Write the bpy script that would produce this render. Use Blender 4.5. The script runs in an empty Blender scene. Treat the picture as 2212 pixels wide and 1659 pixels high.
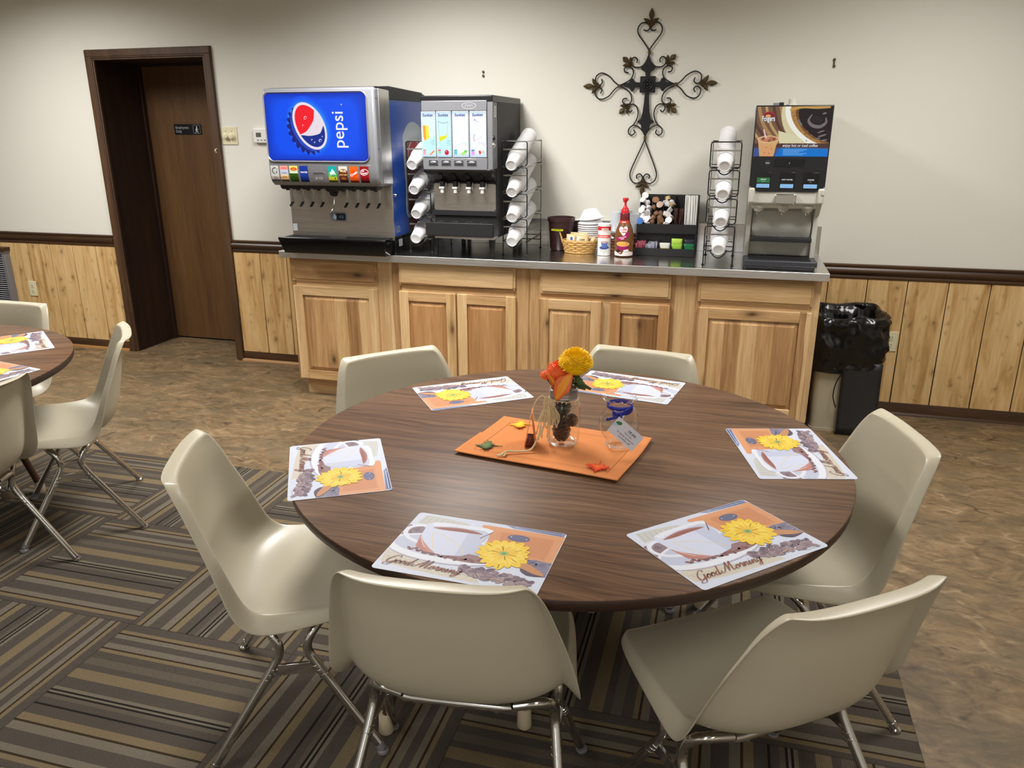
import bpy, bmesh, math, random
from math import sin, cos, pi, radians, sqrt, atan2, hypot
from mathutils import Vector, Matrix

random.seed(7)
S = bpy.context.scene
COL = S.collection

# ---------------------------------------------------------------- camera, light, exposure
cam_d = bpy.data.cameras.new('camera')
cam = bpy.data.objects.new('camera', cam_d)
COL.objects.link(cam)
YAW, PITCH, ROLL, FPX = -0.27145, 0.3155, -0.00264, 1692.64
cf = Vector((sin(YAW) * cos(PITCH), cos(YAW) * cos(PITCH), -sin(PITCH)))
cr0 = Vector((cos(YAW), -sin(YAW), 0))
cu0 = cr0.cross(cf)
cr = cos(ROLL) * cr0 + sin(ROLL) * cu0
cu = -sin(ROLL) * cr0 + cos(ROLL) * cu0
m = Matrix((cr, cu, -cf)).transposed().to_4x4()
m.translation = Vector((1.05298, -4.78113, 1.60337))
cam.matrix_world = m
cam_d.sensor_fit = 'HORIZONTAL'
cam_d.sensor_width = 36.0
cam_d.lens = 36.0 * FPX / 2212.0
cam_d.clip_start = 0.05
S.camera = cam

S.view_settings.view_transform = 'Standard'
S.view_settings.look = 'None'
S.view_settings.gamma = 1.0
S.view_settings.use_curve_mapping = False
S.view_settings.exposure = 0.16

world = bpy.data.worlds.new('world')
S.world = world
world.use_nodes = True
world.node_tree.nodes['Background'].inputs[0].default_value = (1.0, 0.93, 0.84, 1)
world.node_tree.nodes['Background'].inputs[1].default_value = 0.02

CEIL = 2.74
def troffer(x, y, power, sx=0.6, sy=1.2, spread=152):
    l = bpy.data.lights.new('ceiling_lamp', 'AREA')
    l.shape = 'RECTANGLE'; l.size = sx; l.size_y = sy
    l.energy = power; l.color = (1.0, 0.975, 0.94); l.spread = radians(spread)
    o = bpy.data.objects.new('ceiling_lamp', l); COL.objects.link(o)
    o.location = (x, y, CEIL - 0.03)
    return o
for lx, ly, lp in ((-0.6, -1.5, 66), (-3.3, -1.5, 56), (2.0, -1.5, 36), (-0.6, -4.5, 10), (-3.3, -4.5, 15), (2.0, -4.5, 10), (0.6, -6.7, 28), (-2.2, -6.7, 24), (3.2, -6.7, 24)):
    troffer(lx, ly, lp)

# ---------------------------------------------------------------- helpers
def lin(c):
    return c / 12.92 if c <= 0.04045 else ((c + 0.055) / 1.055) ** 2.4
def rgb(r, g, b):
    return (lin(r / 255.0), lin(g / 255.0), lin(b / 255.0), 1.0)

class MB:
    """collects vertices and faces of one mesh"""
    def __init__(s):
        s.v = []; s.f = []; s.m = []
    def add(s, vs, fs, mi=0):
        o = len(s.v)
        s.v += [tuple(p) for p in vs]
        s.f += [tuple(i + o for i in f) for f in fs]
        s.m += [mi] * len(fs)
        return s
    def box(s, x0, x1, y0, y1, z0, z1, mi=0):
        vs = [(x, y, z) for z in (z0, z1) for y in (y0, y1) for x in (x0, x1)]
        fs = [(0, 2, 3, 1), (4, 5, 7, 6), (0, 1, 5, 4), (2, 6, 7, 3), (0, 4, 6, 2), (1, 3, 7, 5)]
        return s.add(vs, fs, mi)
    def tube(s, path, r, n=8, closed=False, mi=0, caps=True):
        P = [Vector(p) for p in path]; k = len(P)
        R = r if isinstance(r, (list, tuple)) else [r] * k
        T = []
        for i in range(k):
            if closed: t = P[(i + 1) % k] - P[i - 1]
            else: t = P[min(i + 1, k - 1)] - P[max(i - 1, 0)]
            if t.length < 1e-9: t = Vector((0, 0, 1))
            T.append(t.normalized())
        a = Vector((0, 0, 1)) if abs(T[0].z) < 0.9 else Vector((1, 0, 0))
        N = T[0].cross(a).normalized()
        vs = []
        for i in range(k):
            N = (N - T[i] * N.dot(T[i])).normalized(); B = T[i].cross(N)
            for j in range(n):
                w = 2 * pi * j / n
                vs.append(P[i] + (N * cos(w) + B * sin(w)) * R[i])
        fs = []
        for i in range(k if closed else k - 1):
            i2 = (i + 1) % k
            for j in range(n):
                j2 = (j + 1) % n
                fs.append((i * n + j, i * n + j2, i2 * n + j2, i2 * n + j))
        if caps and not closed:
            fs.append(tuple(range(n - 1, -1, -1))); fs.append(tuple((k - 1) * n + j for j in range(n)))
        return s.add(vs, fs, mi)
    def cyl(s, p0, p1, r0, r1=None, n=20, mi=0, caps=True):
        return s.tube([p0, p1], [r0, r0 if r1 is None else r1], n, mi=mi, caps=caps)
    def lathe(s, prof, c=(0, 0, 0), n=32, mi=0, M=None, wob=None):
        """prof: (radius, height) list about z through c"""
        vs = []; k = len(prof)
        for i, (r, z) in enumerate(prof):
            for j in range(n):
                w = 2 * pi * j / n; rr = r; zz = z
                if wob: rr, zz = wob(i, w, r, z)
                p = Vector((rr * cos(w), rr * sin(w), zz))
                if M: p = M @ p
                vs.append(p + Vector(c))
        fs = [(i * n + j, i * n + (j + 1) % n, (i + 1) * n + (j + 1) % n, (i + 1) * n + j) for i in range(k - 1) for j in range(n)]
        if prof[0][0] > 1e-6: fs.append(tuple(range(n - 1, -1, -1)))
        if prof[-1][0] > 1e-6: fs.append(tuple((k - 1) * n + j for j in range(n)))
        return s.add(vs, fs, mi)
    def shell(s, prof, c=(0, 0, 0), n=32, mi=0, M=None, wob=None):
        """as lathe but left open at both ends"""
        k0 = len(s.f); s.lathe(prof, c, n, mi, M, wob)
        while len(s.f) > k0 and len(s.f[-1]) == n and n > 4: s.f.pop(); s.m.pop()
        return s
    def prism(s, pts, f0, f1, mi=0):
        """pts 2d; f0/f1 map a 2d point to the two ends"""
        n = len(pts)
        vs = [f0(*p) for p in pts] + [f1(*p) for p in pts]
        fs = [tuple(range(n - 1, -1, -1)), tuple(range(n, 2 * n))] + [(i, (i + 1) % n, n + (i + 1) % n, n + i) for i in range(n)]
        return s.add(vs, fs, mi)
    def grid(s, fn, nu, nv, mi=0):
        vs = [fn(i / nu, j / nv) for j in range(nv + 1) for i in range(nu + 1)]
        fs = [(j * (nu + 1) + i, j * (nu + 1) + i + 1, (j + 1) * (nu + 1) + i + 1, (j + 1) * (nu + 1) + i) for j in range(nv) for i in range(nu)]
        return s.add(vs, fs, mi)
    def ball(s, c, rx, ry=None, rz=None, n=12, k=8, mi=0, M=None):
        ry = rx if ry is None else ry; rz = rx if rz is None else rz
        vs = []
        for i in range(k + 1):
            a = -pi / 2 + pi * i / k
            for j in range(n):
                w = 2 * pi * j / n
                p = Vector((rx * cos(a) * cos(w), ry * cos(a) * sin(w), rz * sin(a)))
                if M: p = M @ p
                vs.append(p + Vector(c))
        fs = [(i * n + j, i * n + (j + 1) % n, (i + 1) * n + (j + 1) % n, (i + 1) * n + j) for i in range(k) for j in range(n)]
        return s.add(vs, fs, mi)

def smooth_path(pts, k=5, closed=False):
    """Catmull-Rom through the points (2d or 3d)"""
    P = [Vector(p) for p in pts]; n = len(P); out = []
    for i in range(n if closed else n - 1):
        p0 = P[i - 1] if (closed or i > 0) else P[0]
        p1 = P[i]; p2 = P[(i + 1) % n]
        p3 = P[(i + 2) % n] if (closed or i + 2 < n) else P[-1]
        for j in range(k):
            t = j / k
            out.append(0.5 * ((2 * p1) + (p2 - p0) * t + (2 * p0 - 5 * p1 + 4 * p2 - p3) * t * t + (3 * p1 - p0 - 3 * p2 + p3) * t ** 3))
    if not closed: out.append(P[-1])
    return out

def rrect(x0, x1, y0, y1, r, k=5):
    out = []
    for cx, cy, a in ((x1 - r, y1 - r, 0), (x0 + r, y1 - r, 90), (x0 + r, y0 + r, 180), (x1 - r, y0 + r, 270)):
        for j in range(k + 1):
            w = radians(a + 90 * j / k); out.append((cx + r * cos(w), cy + r * sin(w)))
    return out

def tag(o, label=None, cat=None, group=None, kind=None):
    if label: o['label'] = label
    if cat: o['category'] = cat
    if group: o['group'] = group
    if kind: o['kind'] = kind
    return o

def wloc(o):
    v = Vector((0, 0, 0))
    while o: v += o.location; o = o.parent
    return v

def mesh_of(name, mb, mats, sharp=35, smooth=True):
    me = bpy.data.meshes.new(name)
    me.from_pydata(mb.v, [], mb.f)
    if not isinstance(mats, (list, tuple)): mats = [mats]
    for mt in mats: me.materials.append(mt)
    if len(mats) > 1: me.polygons.foreach_set('material_index', mb.m)
    me.validate()
    bm = bmesh.new(); bm.from_mesh(me); bmesh.ops.recalc_face_normals(bm, faces=bm.faces[:]); bm.to_mesh(me); bm.free()
    if smooth:
        me.polygons.foreach_set('use_smooth', [True] * len(me.polygons))
        me.set_sharp_from_angle(angle=radians(sharp))
    me.update()
    return me

def obj(name, mb, mats, parent=None, loc=None, world=True, bevel=0, seg=2, sub=0, solid=0, sharp=35, label=None, soff=0):
    """one mesh object. world=True: the vertices are world coordinates and get shifted to the parent / loc"""
    base = wloc(parent) if parent else Vector((0, 0, 0))
    if loc is not None and not parent: base = Vector(loc)
    if world and base.length > 0:
        mb.v = [(p[0] - base[0], p[1] - base[1], p[2] - base[2]) for p in mb.v]
    me = mesh_of(name, mb, mats, sharp)
    o = bpy.data.objects.new(name, me); COL.objects.link(o)
    if parent: o.parent = parent
    elif loc is not None: o.location = loc
    if solid:
        md = o.modifiers.new('thickness', 'SOLIDIFY'); md.thickness = solid; md.offset = soff
    if bevel:
        md = o.modifiers.new('bevel', 'BEVEL'); md.width = bevel; md.segments = seg; md.limit_method = 'ANGLE'; md.angle_limit = radians(40)
    if sub:
        md = o.modifiers.new('subdivision', 'SUBSURF'); md.levels = sub; md.render_levels = sub
    if label: o['label'] = label
    return o

def thing(name, label, cat, loc=(0, 0, 0), rz=0, group=None):
    o = bpy.data.objects.new(name, None); COL.objects.link(o)
    o.empty_display_size = 0.1
    o.location = loc; o.rotation_euler = (0, 0, rz)
    return tag(o, label, cat, group)

def dup(src, parent=None):
    """copy of a thing with copies of its parts and sub-parts (mesh data shared)"""
    c = src.copy(); COL.objects.link(c)
    if parent: c.parent = parent
    for ch in KIDS.get(src.name, ()): dup(ch, c)
    return c
KIDS = {}
def kids_index():
    KIDS.clear()
    for o in COL.objects:
        if o.parent: KIDS.setdefault(o.parent.name, []).append(o)

# ---------------------------------------------------------------- materials
def newmat(name):
    mt = bpy.data.materials.new(name); mt.use_nodes = True
    nt = mt.node_tree; b = nt.nodes['Principled BSDF']
    return mt, nt, b
def plain(name, c, rough=0.5, metal=0.0, spec=0.5, bump=0.0, bscale=200, coat=0.0, emit=None, es=0, sss=0):
    mt, nt, b = newmat(name)
    b.inputs['Base Color'].default_value = c
    b.inputs['Roughness'].default_value = rough
    b.inputs['Metallic'].default_value = metal
    b.inputs['Specular IOR Level'].default_value = spec
    b.inputs['Coat Weight'].default_value = coat
    if emit: b.inputs['Emission Color'].default_value = emit; b.inputs['Emission Strength'].default_value = es
    if sss:
        b.inputs['Subsurface Weight'].default_value = sss; b.inputs['Subsurface Radius'].default_value = (0.01, 0.01, 0.01)
    if bump:
        t = nt.nodes.new('ShaderNodeTexCoord'); n = nt.nodes.new('ShaderNodeTexNoise'); n.inputs['Scale'].default_value = bscale
        n.inputs['Detail'].default_value = 3
        p = nt.nodes.new('ShaderNodeBump'); p.inputs['Strength'].default_value = bump; p.inputs['Distance'].default_value = 0.002
        nt.links.new(t.outputs['Object'], n.inputs['Vector']); nt.links.new(n.outputs['Fac'], p.inputs['Height']); nt.links.new(p.outputs['Normal'], b.inputs['Normal'])
    return mt

class NT:
    """tiny node-building helper"""
    def __init__(s, nt): s.nt = nt
    def n(s, typ, **kw):
        nd = s.nt.nodes.new(typ)
        for k, v in kw.items():
            if k.startswith('i_'): nd.inputs[k[2:].replace('_', ' ')].default_value = v
            else: setattr(nd, k, v)
        return nd
    def l(s, a, b): s.nt.links.new(a, b)
    def math(s, op, a, b=None, c=None):
        nd = s.nt.nodes.new('ShaderNodeMath'); nd.operation = op
        for i, x in enumerate((a, b, c)):
            if x is None: continue
            if isinstance(x, (int, float)): nd.inputs[i].default_value = x
            else: s.l(x, nd.inputs[i])
        return nd.outputs[0]
    def mix(s, fac, a, b, blend='MIX'):
        nd = s.nt.nodes.new('ShaderNodeMix'); nd.data_type = 'RGBA'; nd.blend_type = blend
        for sock, x in ((nd.inputs[0], fac), (nd.inputs[6], a), (nd.inputs[7], b)):
            if isinstance(x, (int, float)): sock.default_value = x
            elif isinstance(x, tuple): sock.default_value = x
            else: s.l(x, sock)
        return nd.outputs[2]
    def ramp(s, fac, stops, interp='LINEAR'):
        nd = s.nt.nodes.new('ShaderNodeValToRGB'); cr = nd.color_ramp; cr.interpolation = interp
        while len(cr.elements) < len(stops): cr.elements.new(0.5)
        for e, (p, c) in zip(cr.elements, stops):
            e.position = p; e.color = c if isinstance(c, tuple) else (c, c, c, 1)
        s.l(fac, nd.inputs[0])
        return nd.outputs[0]
    def noise(s, vec, scale, detail=4, rough=0.55, dist=0.0):
        nd = s.n('ShaderNodeTexNoise'); s.l(vec, nd.inputs['Vector'])
        nd.inputs['Scale'].default_value = scale; nd.inputs['Detail'].default_value = detail
        nd.inputs['Roughness'].default_value = rough; nd.inputs['Distortion'].default_value = dist
        return nd.outputs['Fac']
    def mapping(s, vec, scale=(1, 1, 1), loc=(0, 0, 0), rot=(0, 0, 0)):
        nd = s.n('ShaderNodeMapping'); s.l(vec, nd.inputs['Vector'])
        nd.inputs['Scale'].default_value = scale; nd.inputs['Location'].default_value = loc; nd.inputs['Rotation'].default_value = rot
        return nd.outputs[0]
    def bump(s, h, strength, dist, b):
        p = s.n('ShaderNodeBump'); p.inputs['Strength'].default_value = strength; p.inputs['Distance'].default_value = dist
        s.l(h, p.inputs['Height']); s.l(p.outputs[0], b.inputs['Normal'])

def wood(name, light, mid, dark, axis='z', stave=0.0, streak=1.0, knots=0.0, rough=0.45, grain=1.0, seed=0.0, sap=0.5, vary=0.35, wcoord=False):
    """procedural wood; the grain runs along axis"""
    mt, nt, b = newmat(name); N = NT(nt)
    tc = N.n('ShaderNodeTexCoord'); oi = N.n('ShaderNodeObjectInfo')
    vec = tc.outputs['Object']
    off = N.n('ShaderNodeVectorMath', operation='MULTIPLY_ADD')
    N.l(oi.outputs['Color'], off.inputs[0]); off.inputs[1].default_value = (7, 7, 7); N.l(vec, off.inputs[2])
    v0 = N.mapping(off.outputs[0], loc=(seed, seed * 1.7, seed * 0.3))
    L = 0.06
    sc = {'z': (1, 1, L), 'x': (L, 1, 1), 'y': (1, L, 1)}[axis]
    vs = N.mapping(v0, scale=sc)
    n1 = N.noise(vs, 9 * streak, 3, 0.5, 0.6)
    fine = N.noise(vs, 110 * grain, 4, 0.6, 0.3)
    fine2 = N.noise(vs, 35 * grain, 4, 0.6, 0.8)
    if stave:
        sep = N.n('ShaderNodeSeparateXYZ'); N.l(v0, sep.inputs[0])
        wv = N.noise(N.mapping(v0, scale=tuple(0.8 if q == L else 0.3 for q in sc)), 2.0, 2)
        a = N.math('ADD', sep.outputs[{'z': 0, 'x': 2, 'y': 0}[axis]], N.math('MULTIPLY', wv, 0.05))
        ix = N.math('FLOOR', N.math('DIVIDE', a, stave))
        wn = N.n('ShaderNodeTexWhiteNoise', noise_dimensions='1D'); N.l(ix, wn.inputs['W'])
        tone = N.math('ADD', N.math('MULTIPLY', wn.outputs['Value'], 0.62), N.math('MULTIPLY', n1, 0.5))
        tone = N.math('SUBTRACT', tone, 0.06)
    else:
        tone = n1
    tone = N.math('ADD', tone, N.math('MULTIPLY', N.math('SUBTRACT', fine2, 0.5), 0.6))
    c = N.ramp(tone, [(max(0, sap - vary), light), (sap + 0.03, mid), (min(1, sap + vary), dark)])
    g = N.ramp(fine, [(0.3, (0.80, 0.76, 0.70, 1)), (0.62, (1.05, 1.05, 1.05, 1))])
    c = N.mix(0.8, c, g, 'MULTIPLY')
    if knots:
        kv = N.mapping(v0, scale={'z': (1, 1, 0.45), 'x': (0.45, 1, 1), 'y': (1, 0.45, 1)}[axis])
        kd = N.n('ShaderNodeTexNoise'); kd.inputs['Scale'].default_value = 14; N.l(kv, kd.inputs['Vector'])
        kv2 = N.n('ShaderNodeVectorMath', operation='MULTIPLY_ADD'); N.l(kd.outputs['Color'], kv2.inputs[0]); kv2.inputs[1].default_value = (0.03, 0.03, 0.03); N.l(kv, kv2.inputs[2])
        sk = N.n('ShaderNodeSeparateXYZ'); N.l(kv2.outputs[0], sk.inputs[0]); ck = N.n('ShaderNodeCombineXYZ'); N.l(sk.outputs[0], ck.inputs[0]); N.l(sk.outputs[2], ck.inputs[1])
        vo = N.n('ShaderNodeTexVoronoi', voronoi_dimensions='2D'); vo.inputs['Scale'].default_value = knots; N.l(ck.outputs[0], vo.inputs['Vector'])
        sepc = N.n('ShaderNodeSeparateColor'); N.l(vo.outputs['Color'], sepc.inputs[0])
        gate = N.math('GREATER_THAN', sepc.outputs[0], 0.68)
        kr = N.ramp(vo.outputs['Distance'], [(0.02, 1.0), (0.05, 0.7), (0.10, 0.3), (0.24, 0.0)])
        c = N.mix(N.math('MULTIPLY', kr, gate), c, tuple(x * 0.36 for x in dark[:3]) + (1,))
    N.l(c, b.inputs['Base Color'])
    b.inputs['Roughness'].default_value = rough
    N.bump(fine, 0.08, 0.001, b)
    return mt

M_HICK = wood('hickory_vertical', rgb(226, 196, 150), rgb(204, 166, 118), rgb(146, 106, 68), 'z', stave=0.066, knots=6.5, rough=0.42, sap=0.5, vary=0.36)
M_HICKP = wood('hickory_panel', rgb(224, 192, 144), rgb(196, 156, 108), rgb(144, 104, 66), 'z', stave=0.083, knots=5.0, rough=0.42, seed=3.3, sap=0.46, vary=0.36)
M_HICKX = wood('hickory_horizontal', rgb(224, 192, 146), rgb(200, 162, 114), rgb(142, 102, 66), 'x', stave=0.058, knots=6.0, rough=0.42, seed=1.9, sap=0.55, vary=0.4)
M_HEART = wood('hickory_heartwood', rgb(206, 162, 112), rgb(184, 138, 90), rgb(154, 110, 68), 'z', knots=4.0, rough=0.42, seed=6.1)
M_SAP = wood('hickory_sapwood', rgb(230, 202, 156), rgb(218, 184, 134), rgb(178, 136, 88), 'z', knots=4.5, rough=0.42, seed=2.7)
M_DARKX = wood('dark_trim_horizontal', rgb(90, 61, 34), rgb(63, 40, 20), rgb(36, 21, 10), 'x', rough=0.4, streak=1.6)
M_DARKZ = wood('dark_trim_vertical', rgb(98, 70, 46), rgb(76, 53, 34), rgb(50, 33, 20), 'z', rough=0.5, streak=1.6)
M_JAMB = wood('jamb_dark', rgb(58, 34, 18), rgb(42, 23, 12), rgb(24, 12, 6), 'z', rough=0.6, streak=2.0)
M_DOOR = wood('door_veneer', rgb(112, 80, 48), rgb(94, 66, 38), rgb(72, 48, 26), 'z', rough=0.45, streak=0.7)
M_OAKEDGE = wood('quarter_round', rgb(170, 128, 74), rgb(146, 104, 58), rgb(110, 74, 38), 'x', rough=0.45)

def knotty_pine():
    mt, nt, b = newmat('knotty_pine_paneling'); N = NT(nt)
    tc = N.n('ShaderNodeTexCoord'); v = tc.outputs['Object']
    sep = N.n('ShaderNodeSeparateXYZ'); N.l(v, sep.inputs[0])
    ix = N.math('FLOOR', N.math('DIVIDE', sep.outputs[0], 0.2085))
    wn = N.n('ShaderNodeTexWhiteNoise', noise_dimensions='1D'); N.l(ix, wn.inputs['W'])
    wn2 = N.math('MULTIPLY', wn.outputs['Value'], 5.0)
    comb = N.n('ShaderNodeCombineXYZ'); N.l(sep.outputs[0], comb.inputs[0]); N.l(N.math('ADD', sep.outputs[2], wn2), comb.inputs[2]); N.l(wn2, comb.inputs[1])
    v0 = comb.outputs[0]
    vs = N.mapping(v0, scale=(1, 1, 0.09))
    n1 = N.noise(vs, 20, 4, 0.55, 1.2)
    n2 = N.noise(vs, 6, 2, 0.5, 0.5)
    fine = N.noise(vs, 150, 3)
    tone = N.math('ADD', N.math('MULTIPLY', n1, 0.75), N.math('MULTIPLY', n2, 0.25))
    c = N.ramp(tone, [(0.30, rgb(228, 196, 144)), (0.5, rgb(214, 178, 122)), (0.62, rgb(190, 150, 94)), (0.74, rgb(152, 114, 68))])
    c = N.mix(0.35, c, N.ramp(fine, [(0.35, (0.8, 0.76, 0.7, 1)), (0.6, (1.04, 1.04, 1.04, 1))]), 'MULTIPLY')
    kd = N.n('ShaderNodeTexNoise'); kd.inputs['Scale'].default_value = 16; N.l(v0, kd.inputs['Vector'])
    kv = N.n('ShaderNodeVectorMath', operation='MULTIPLY_ADD'); N.l(kd.outputs['Color'], kv.inputs[0]); kv.inputs[1].default_value = (0.05, 0.05, 0.05)
    N.l(N.mapping(v0, scale=(1, 1, 0.7)), kv.inputs[2])
    for scl, w, amt in ((8.0, 0.55, 0.75), (17.0, 0.72, 0.5)):
        sk = N.n('ShaderNodeSeparateXYZ'); N.l(kv.outputs[0], sk.inputs[0]); ck = N.n('ShaderNodeCombineXYZ'); N.l(sk.outputs[0], ck.inputs[0]); N.l(sk.outputs[2], ck.inputs[1])
        vo = N.n('ShaderNodeTexVoronoi', voronoi_dimensions='2D'); vo.inputs['Scale'].default_value = scl; N.l(ck.outputs[0], vo.inputs['Vector'])
        sc = N.n('ShaderNodeSeparateColor'); N.l(vo.outputs['Color'], sc.inputs[0])
        kr = N.ramp(vo.outputs['Distance'], [(0.02, 1.0), (0.06, 0.6), (0.14, 0.22), (0.28, 0.0)])
        c = N.mix(N.math('MULTIPLY', N.math('MULTIPLY', kr, N.math('GREATER_THAN', sc.outputs[0], w)), amt), c, rgb(112, 72, 34))
    N.l(c, b.inputs['Base Color']); b.inputs['Roughness'].default_value = 0.42
    return mt
M_PINE = knotty_pine()

def laminate():
    mt, nt, b = newmat('walnut_laminate'); N = NT(nt)
    tc = N.n('ShaderNodeTexCoord'); v = tc.outputs['Object']
    w = N.noise(N.mapping(v, scale=(0.5, 1, 1)), 3.0, 3)
    wv = N.n('ShaderNodeVectorMath', operation='MULTIPLY_ADD')
    cb = N.n('ShaderNodeCombineXYZ'); N.l(w, cb.inputs[1]); N.l(cb.outputs[0], wv.inputs[0]); wv.inputs[1].default_value = (0, 0.10, 0); N.l(v, wv.inputs[2])
    vs = N.mapping(wv.outputs[0], scale=(0.045, 1, 1))
    n1 = N.noise(vs, 60, 4, 0.6, 0.8)
    n2 = N.noise(vs, 210, 3, 0.6)
    n3 = N.noise(vs, 12, 3, 0.5, 0.4)
    tone = N.math('ADD', N.math('ADD', N.math('MULTIPLY', n1, 0.5), N.math('MULTIPLY', n2, 0.25)), N.math('MULTIPLY', n3, 0.25))
    c = N.ramp(tone, [(0.34, rgb(60, 41, 28)), (0.45, rgb(86, 61, 42)), (0.53, rgb(105, 76, 53)), (0.66, rgb(126, 95, 69))])
    N.l(c, b.inputs['Base Color']); b.inputs['Roughness'].default_value = 0.46
    b.inputs['Specular IOR Level'].default_value = 0.32
    N.bump(n2, 0.04, 0.0005, b)
    return mt
M_LAM = laminate()

def vinyl():
    mt, nt, b = newmat('slate_vinyl_floor'); N = NT(nt)
    tc = N.n('ShaderNodeTexCoord'); v = tc.outputs['Object']
    d = N.n('ShaderNodeTexNoise'); d.inputs['Scale'].default_value = 5; d.inputs['Detail'].default_value = 5; N.l(v, d.inputs['Vector'])
    dv = N.n('ShaderNodeVectorMath', operation='MULTIPLY_ADD'); N.l(d.outputs['Color'], dv.inputs[0]); dv.inputs[1].default_value = (0.14, 0.14, 0); N.l(v, dv.inputs[2])
    vr = N.mapping(dv.outputs[0], rot=(0, 0, radians(25)), scale=(0.55, 1.25, 1))
    n1 = N.noise(vr, 3.2, 6, 0.62, 0.4)
    n2 = N.noise(vr, 16, 6, 0.65, 0.8)
    n3 = N.noise(vr, 55, 4, 0.6, 0.3)
    tone = N.math('ADD', N.math('ADD', N.math('MULTIPLY', n1, 0.34), N.math('MULTIPLY', n2, 0.48)), N.math('MULTIPLY', n3, 0.18))
    c = N.ramp(tone, [(0.33, rgb(64, 50, 34)), (0.43, rgb(94, 77, 54)), (0.52, rgb(118, 97, 69)), (0.60, rgb(136, 114, 84)), (0.72, rgb(162, 139, 107))])
    hue = N.noise(v, 4.5, 4, 0.6)
    c = N.mix(N.math('MULTIPLY', N.ramp(hue, [(0.48, 0.0), (0.6, 1.0)]), 0.42), c, rgb(92, 84, 66))
    vo = N.n('ShaderNodeTexVoronoi', feature='DISTANCE_TO_EDGE'); vo.inputs['Scale'].default_value = 7; N.l(vr, vo.inputs['Vector'])
    crack = N.ramp(vo.outputs['Distance'], [(0.0, 1.0), (0.05, 0.0)])
    gate = N.ramp(N.noise(v, 7, 3), [(0.52, 0.0), (0.62, 1.0)])
    c = N.mix(N.math('MULTIPLY', N.math('MULTIPLY', crack, gate), 0.8), c, rgb(52, 38, 25))
    gate2 = N.ramp(N.noise(v, 9, 3), [(0.4, 1.0), (0.48, 0.0)])
    c = N.mix(N.math('MULTIPLY', N.math('MULTIPLY', crack, gate2), 0.4), c, rgb(176, 152, 120))
    N.l(c, b.inputs['Base Color']); b.inputs['Roughness'].default_value = 0.5
    N.bump(n2, 0.15, 0.002, b)
    return mt
M_VINYL = vinyl()

TILE_X0, TILE_Y0, TILE = 1.657, -1.70, 0.6165
def carpet_mat():
    mt, nt, b = newmat('striped_carpet_tiles'); N = NT(nt)
    tc = N.n('ShaderNodeTexCoord'); sep = N.n('ShaderNodeSeparateXYZ'); N.l(tc.outputs['Object'], sep.inputs[0])
    X = N.math('DIVIDE', N.math('SUBTRACT', sep.outputs[0], TILE_X0 - 20 * TILE), TILE)
    Y = N.math('DIVIDE', N.math('SUBTRACT', sep.outputs[1], TILE_Y0 - 20 * TILE), TILE)
    fx, fy = N.math('FLOOR', X), N.math('FLOOR', Y)
    ux, uy = N.math('SUBTRACT', X, fx), N.math('SUBTRACT', Y, fy)
    par = N.math('MODULO', N.math('ADD', fx, fy), 2.0)
    # across-stripe coordinate
    def pick(a, bb): return N.math('ADD', N.math('MULTIPLY', a, par), N.math('MULTIPLY', bb, N.math('SUBTRACT', 1.0, par)))
    t = pick(uy, ux); along = pick(X, Y)
    BASE, TAN, GRE, DK, BLK, MID = rgb(80, 73, 66), rgb(118, 104, 80), rgb(112, 104, 91), rgb(58, 46, 34), rgb(38, 34, 31), rgb(94, 86, 75)
    stops = [(0, BASE), (.035, TAN), (.06, DK), (.072, GRE), (.112, BASE), (.19, GRE), (.235, DK), (.25, TAN), (.29, BASE), (.35, BLK), (.362, BASE), (.40, MID), (.425, BLK), (.437, GRE), (.447, BLK),
             (.459, GRE), (.48, BASE), (.55, TAN), (.615, BASE), (.655, MID), (.705, BASE), (.755, TAN), (.778, DK), (.79, GRE), (.83, BASE), (.875, GRE), (.905, DK), (.915, TAN), (.94, BASE)]
    c = N.ramp(t, stops, 'CONSTANT')
    # ribbed loop pile
    rib = N.math('SINE', N.math('MULTIPLY', t, 2 * pi * 130))
    v2 = N.n('ShaderNodeCombineXYZ'); N.l(N.math('MULTIPLY', along, 60), v2.inputs[0]); N.l(N.math('MULTIPLY', t, 260), v2.inputs[1])
    nz = N.noise(v2.outputs[0], 1.6, 2)
    ribm = N.ramp(N.math('ADD', N.math('MULTIPLY', rib, 0.5), 0.5), [(0.0, 0.62), (0.6, 1.08)])
    c = N.mix(0.75, c, ribm, 'MULTIPLY')
    c = N.mix(0.5, c, N.ramp(nz, [(0.3, 0.6), (0.7, 1.35)]), 'MULTIPLY')
    edge = N.math('MINIMUM', N.math('MINIMUM', ux, N.math('SUBTRACT', 1.0, ux)), N.math('MINIMUM', uy, N.math('SUBTRACT', 1.0, uy)))
    c = N.mix(N.ramp(edge, [(0.0, 0.55), (0.006, 0.0)]), c, rgb(40, 34, 30))
    N.l(c, b.inputs['Base Color']); b.inputs['Roughness'].default_value = 0.95; b.inputs['Specular IOR Level'].default_value = 0.1
    N.bump(N.math('ADD', N.math('MULTIPLY', rib, 0.4), nz), 0.5, 0.003, b)
    return mt
M_CARPET = carpet_mat()

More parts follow.
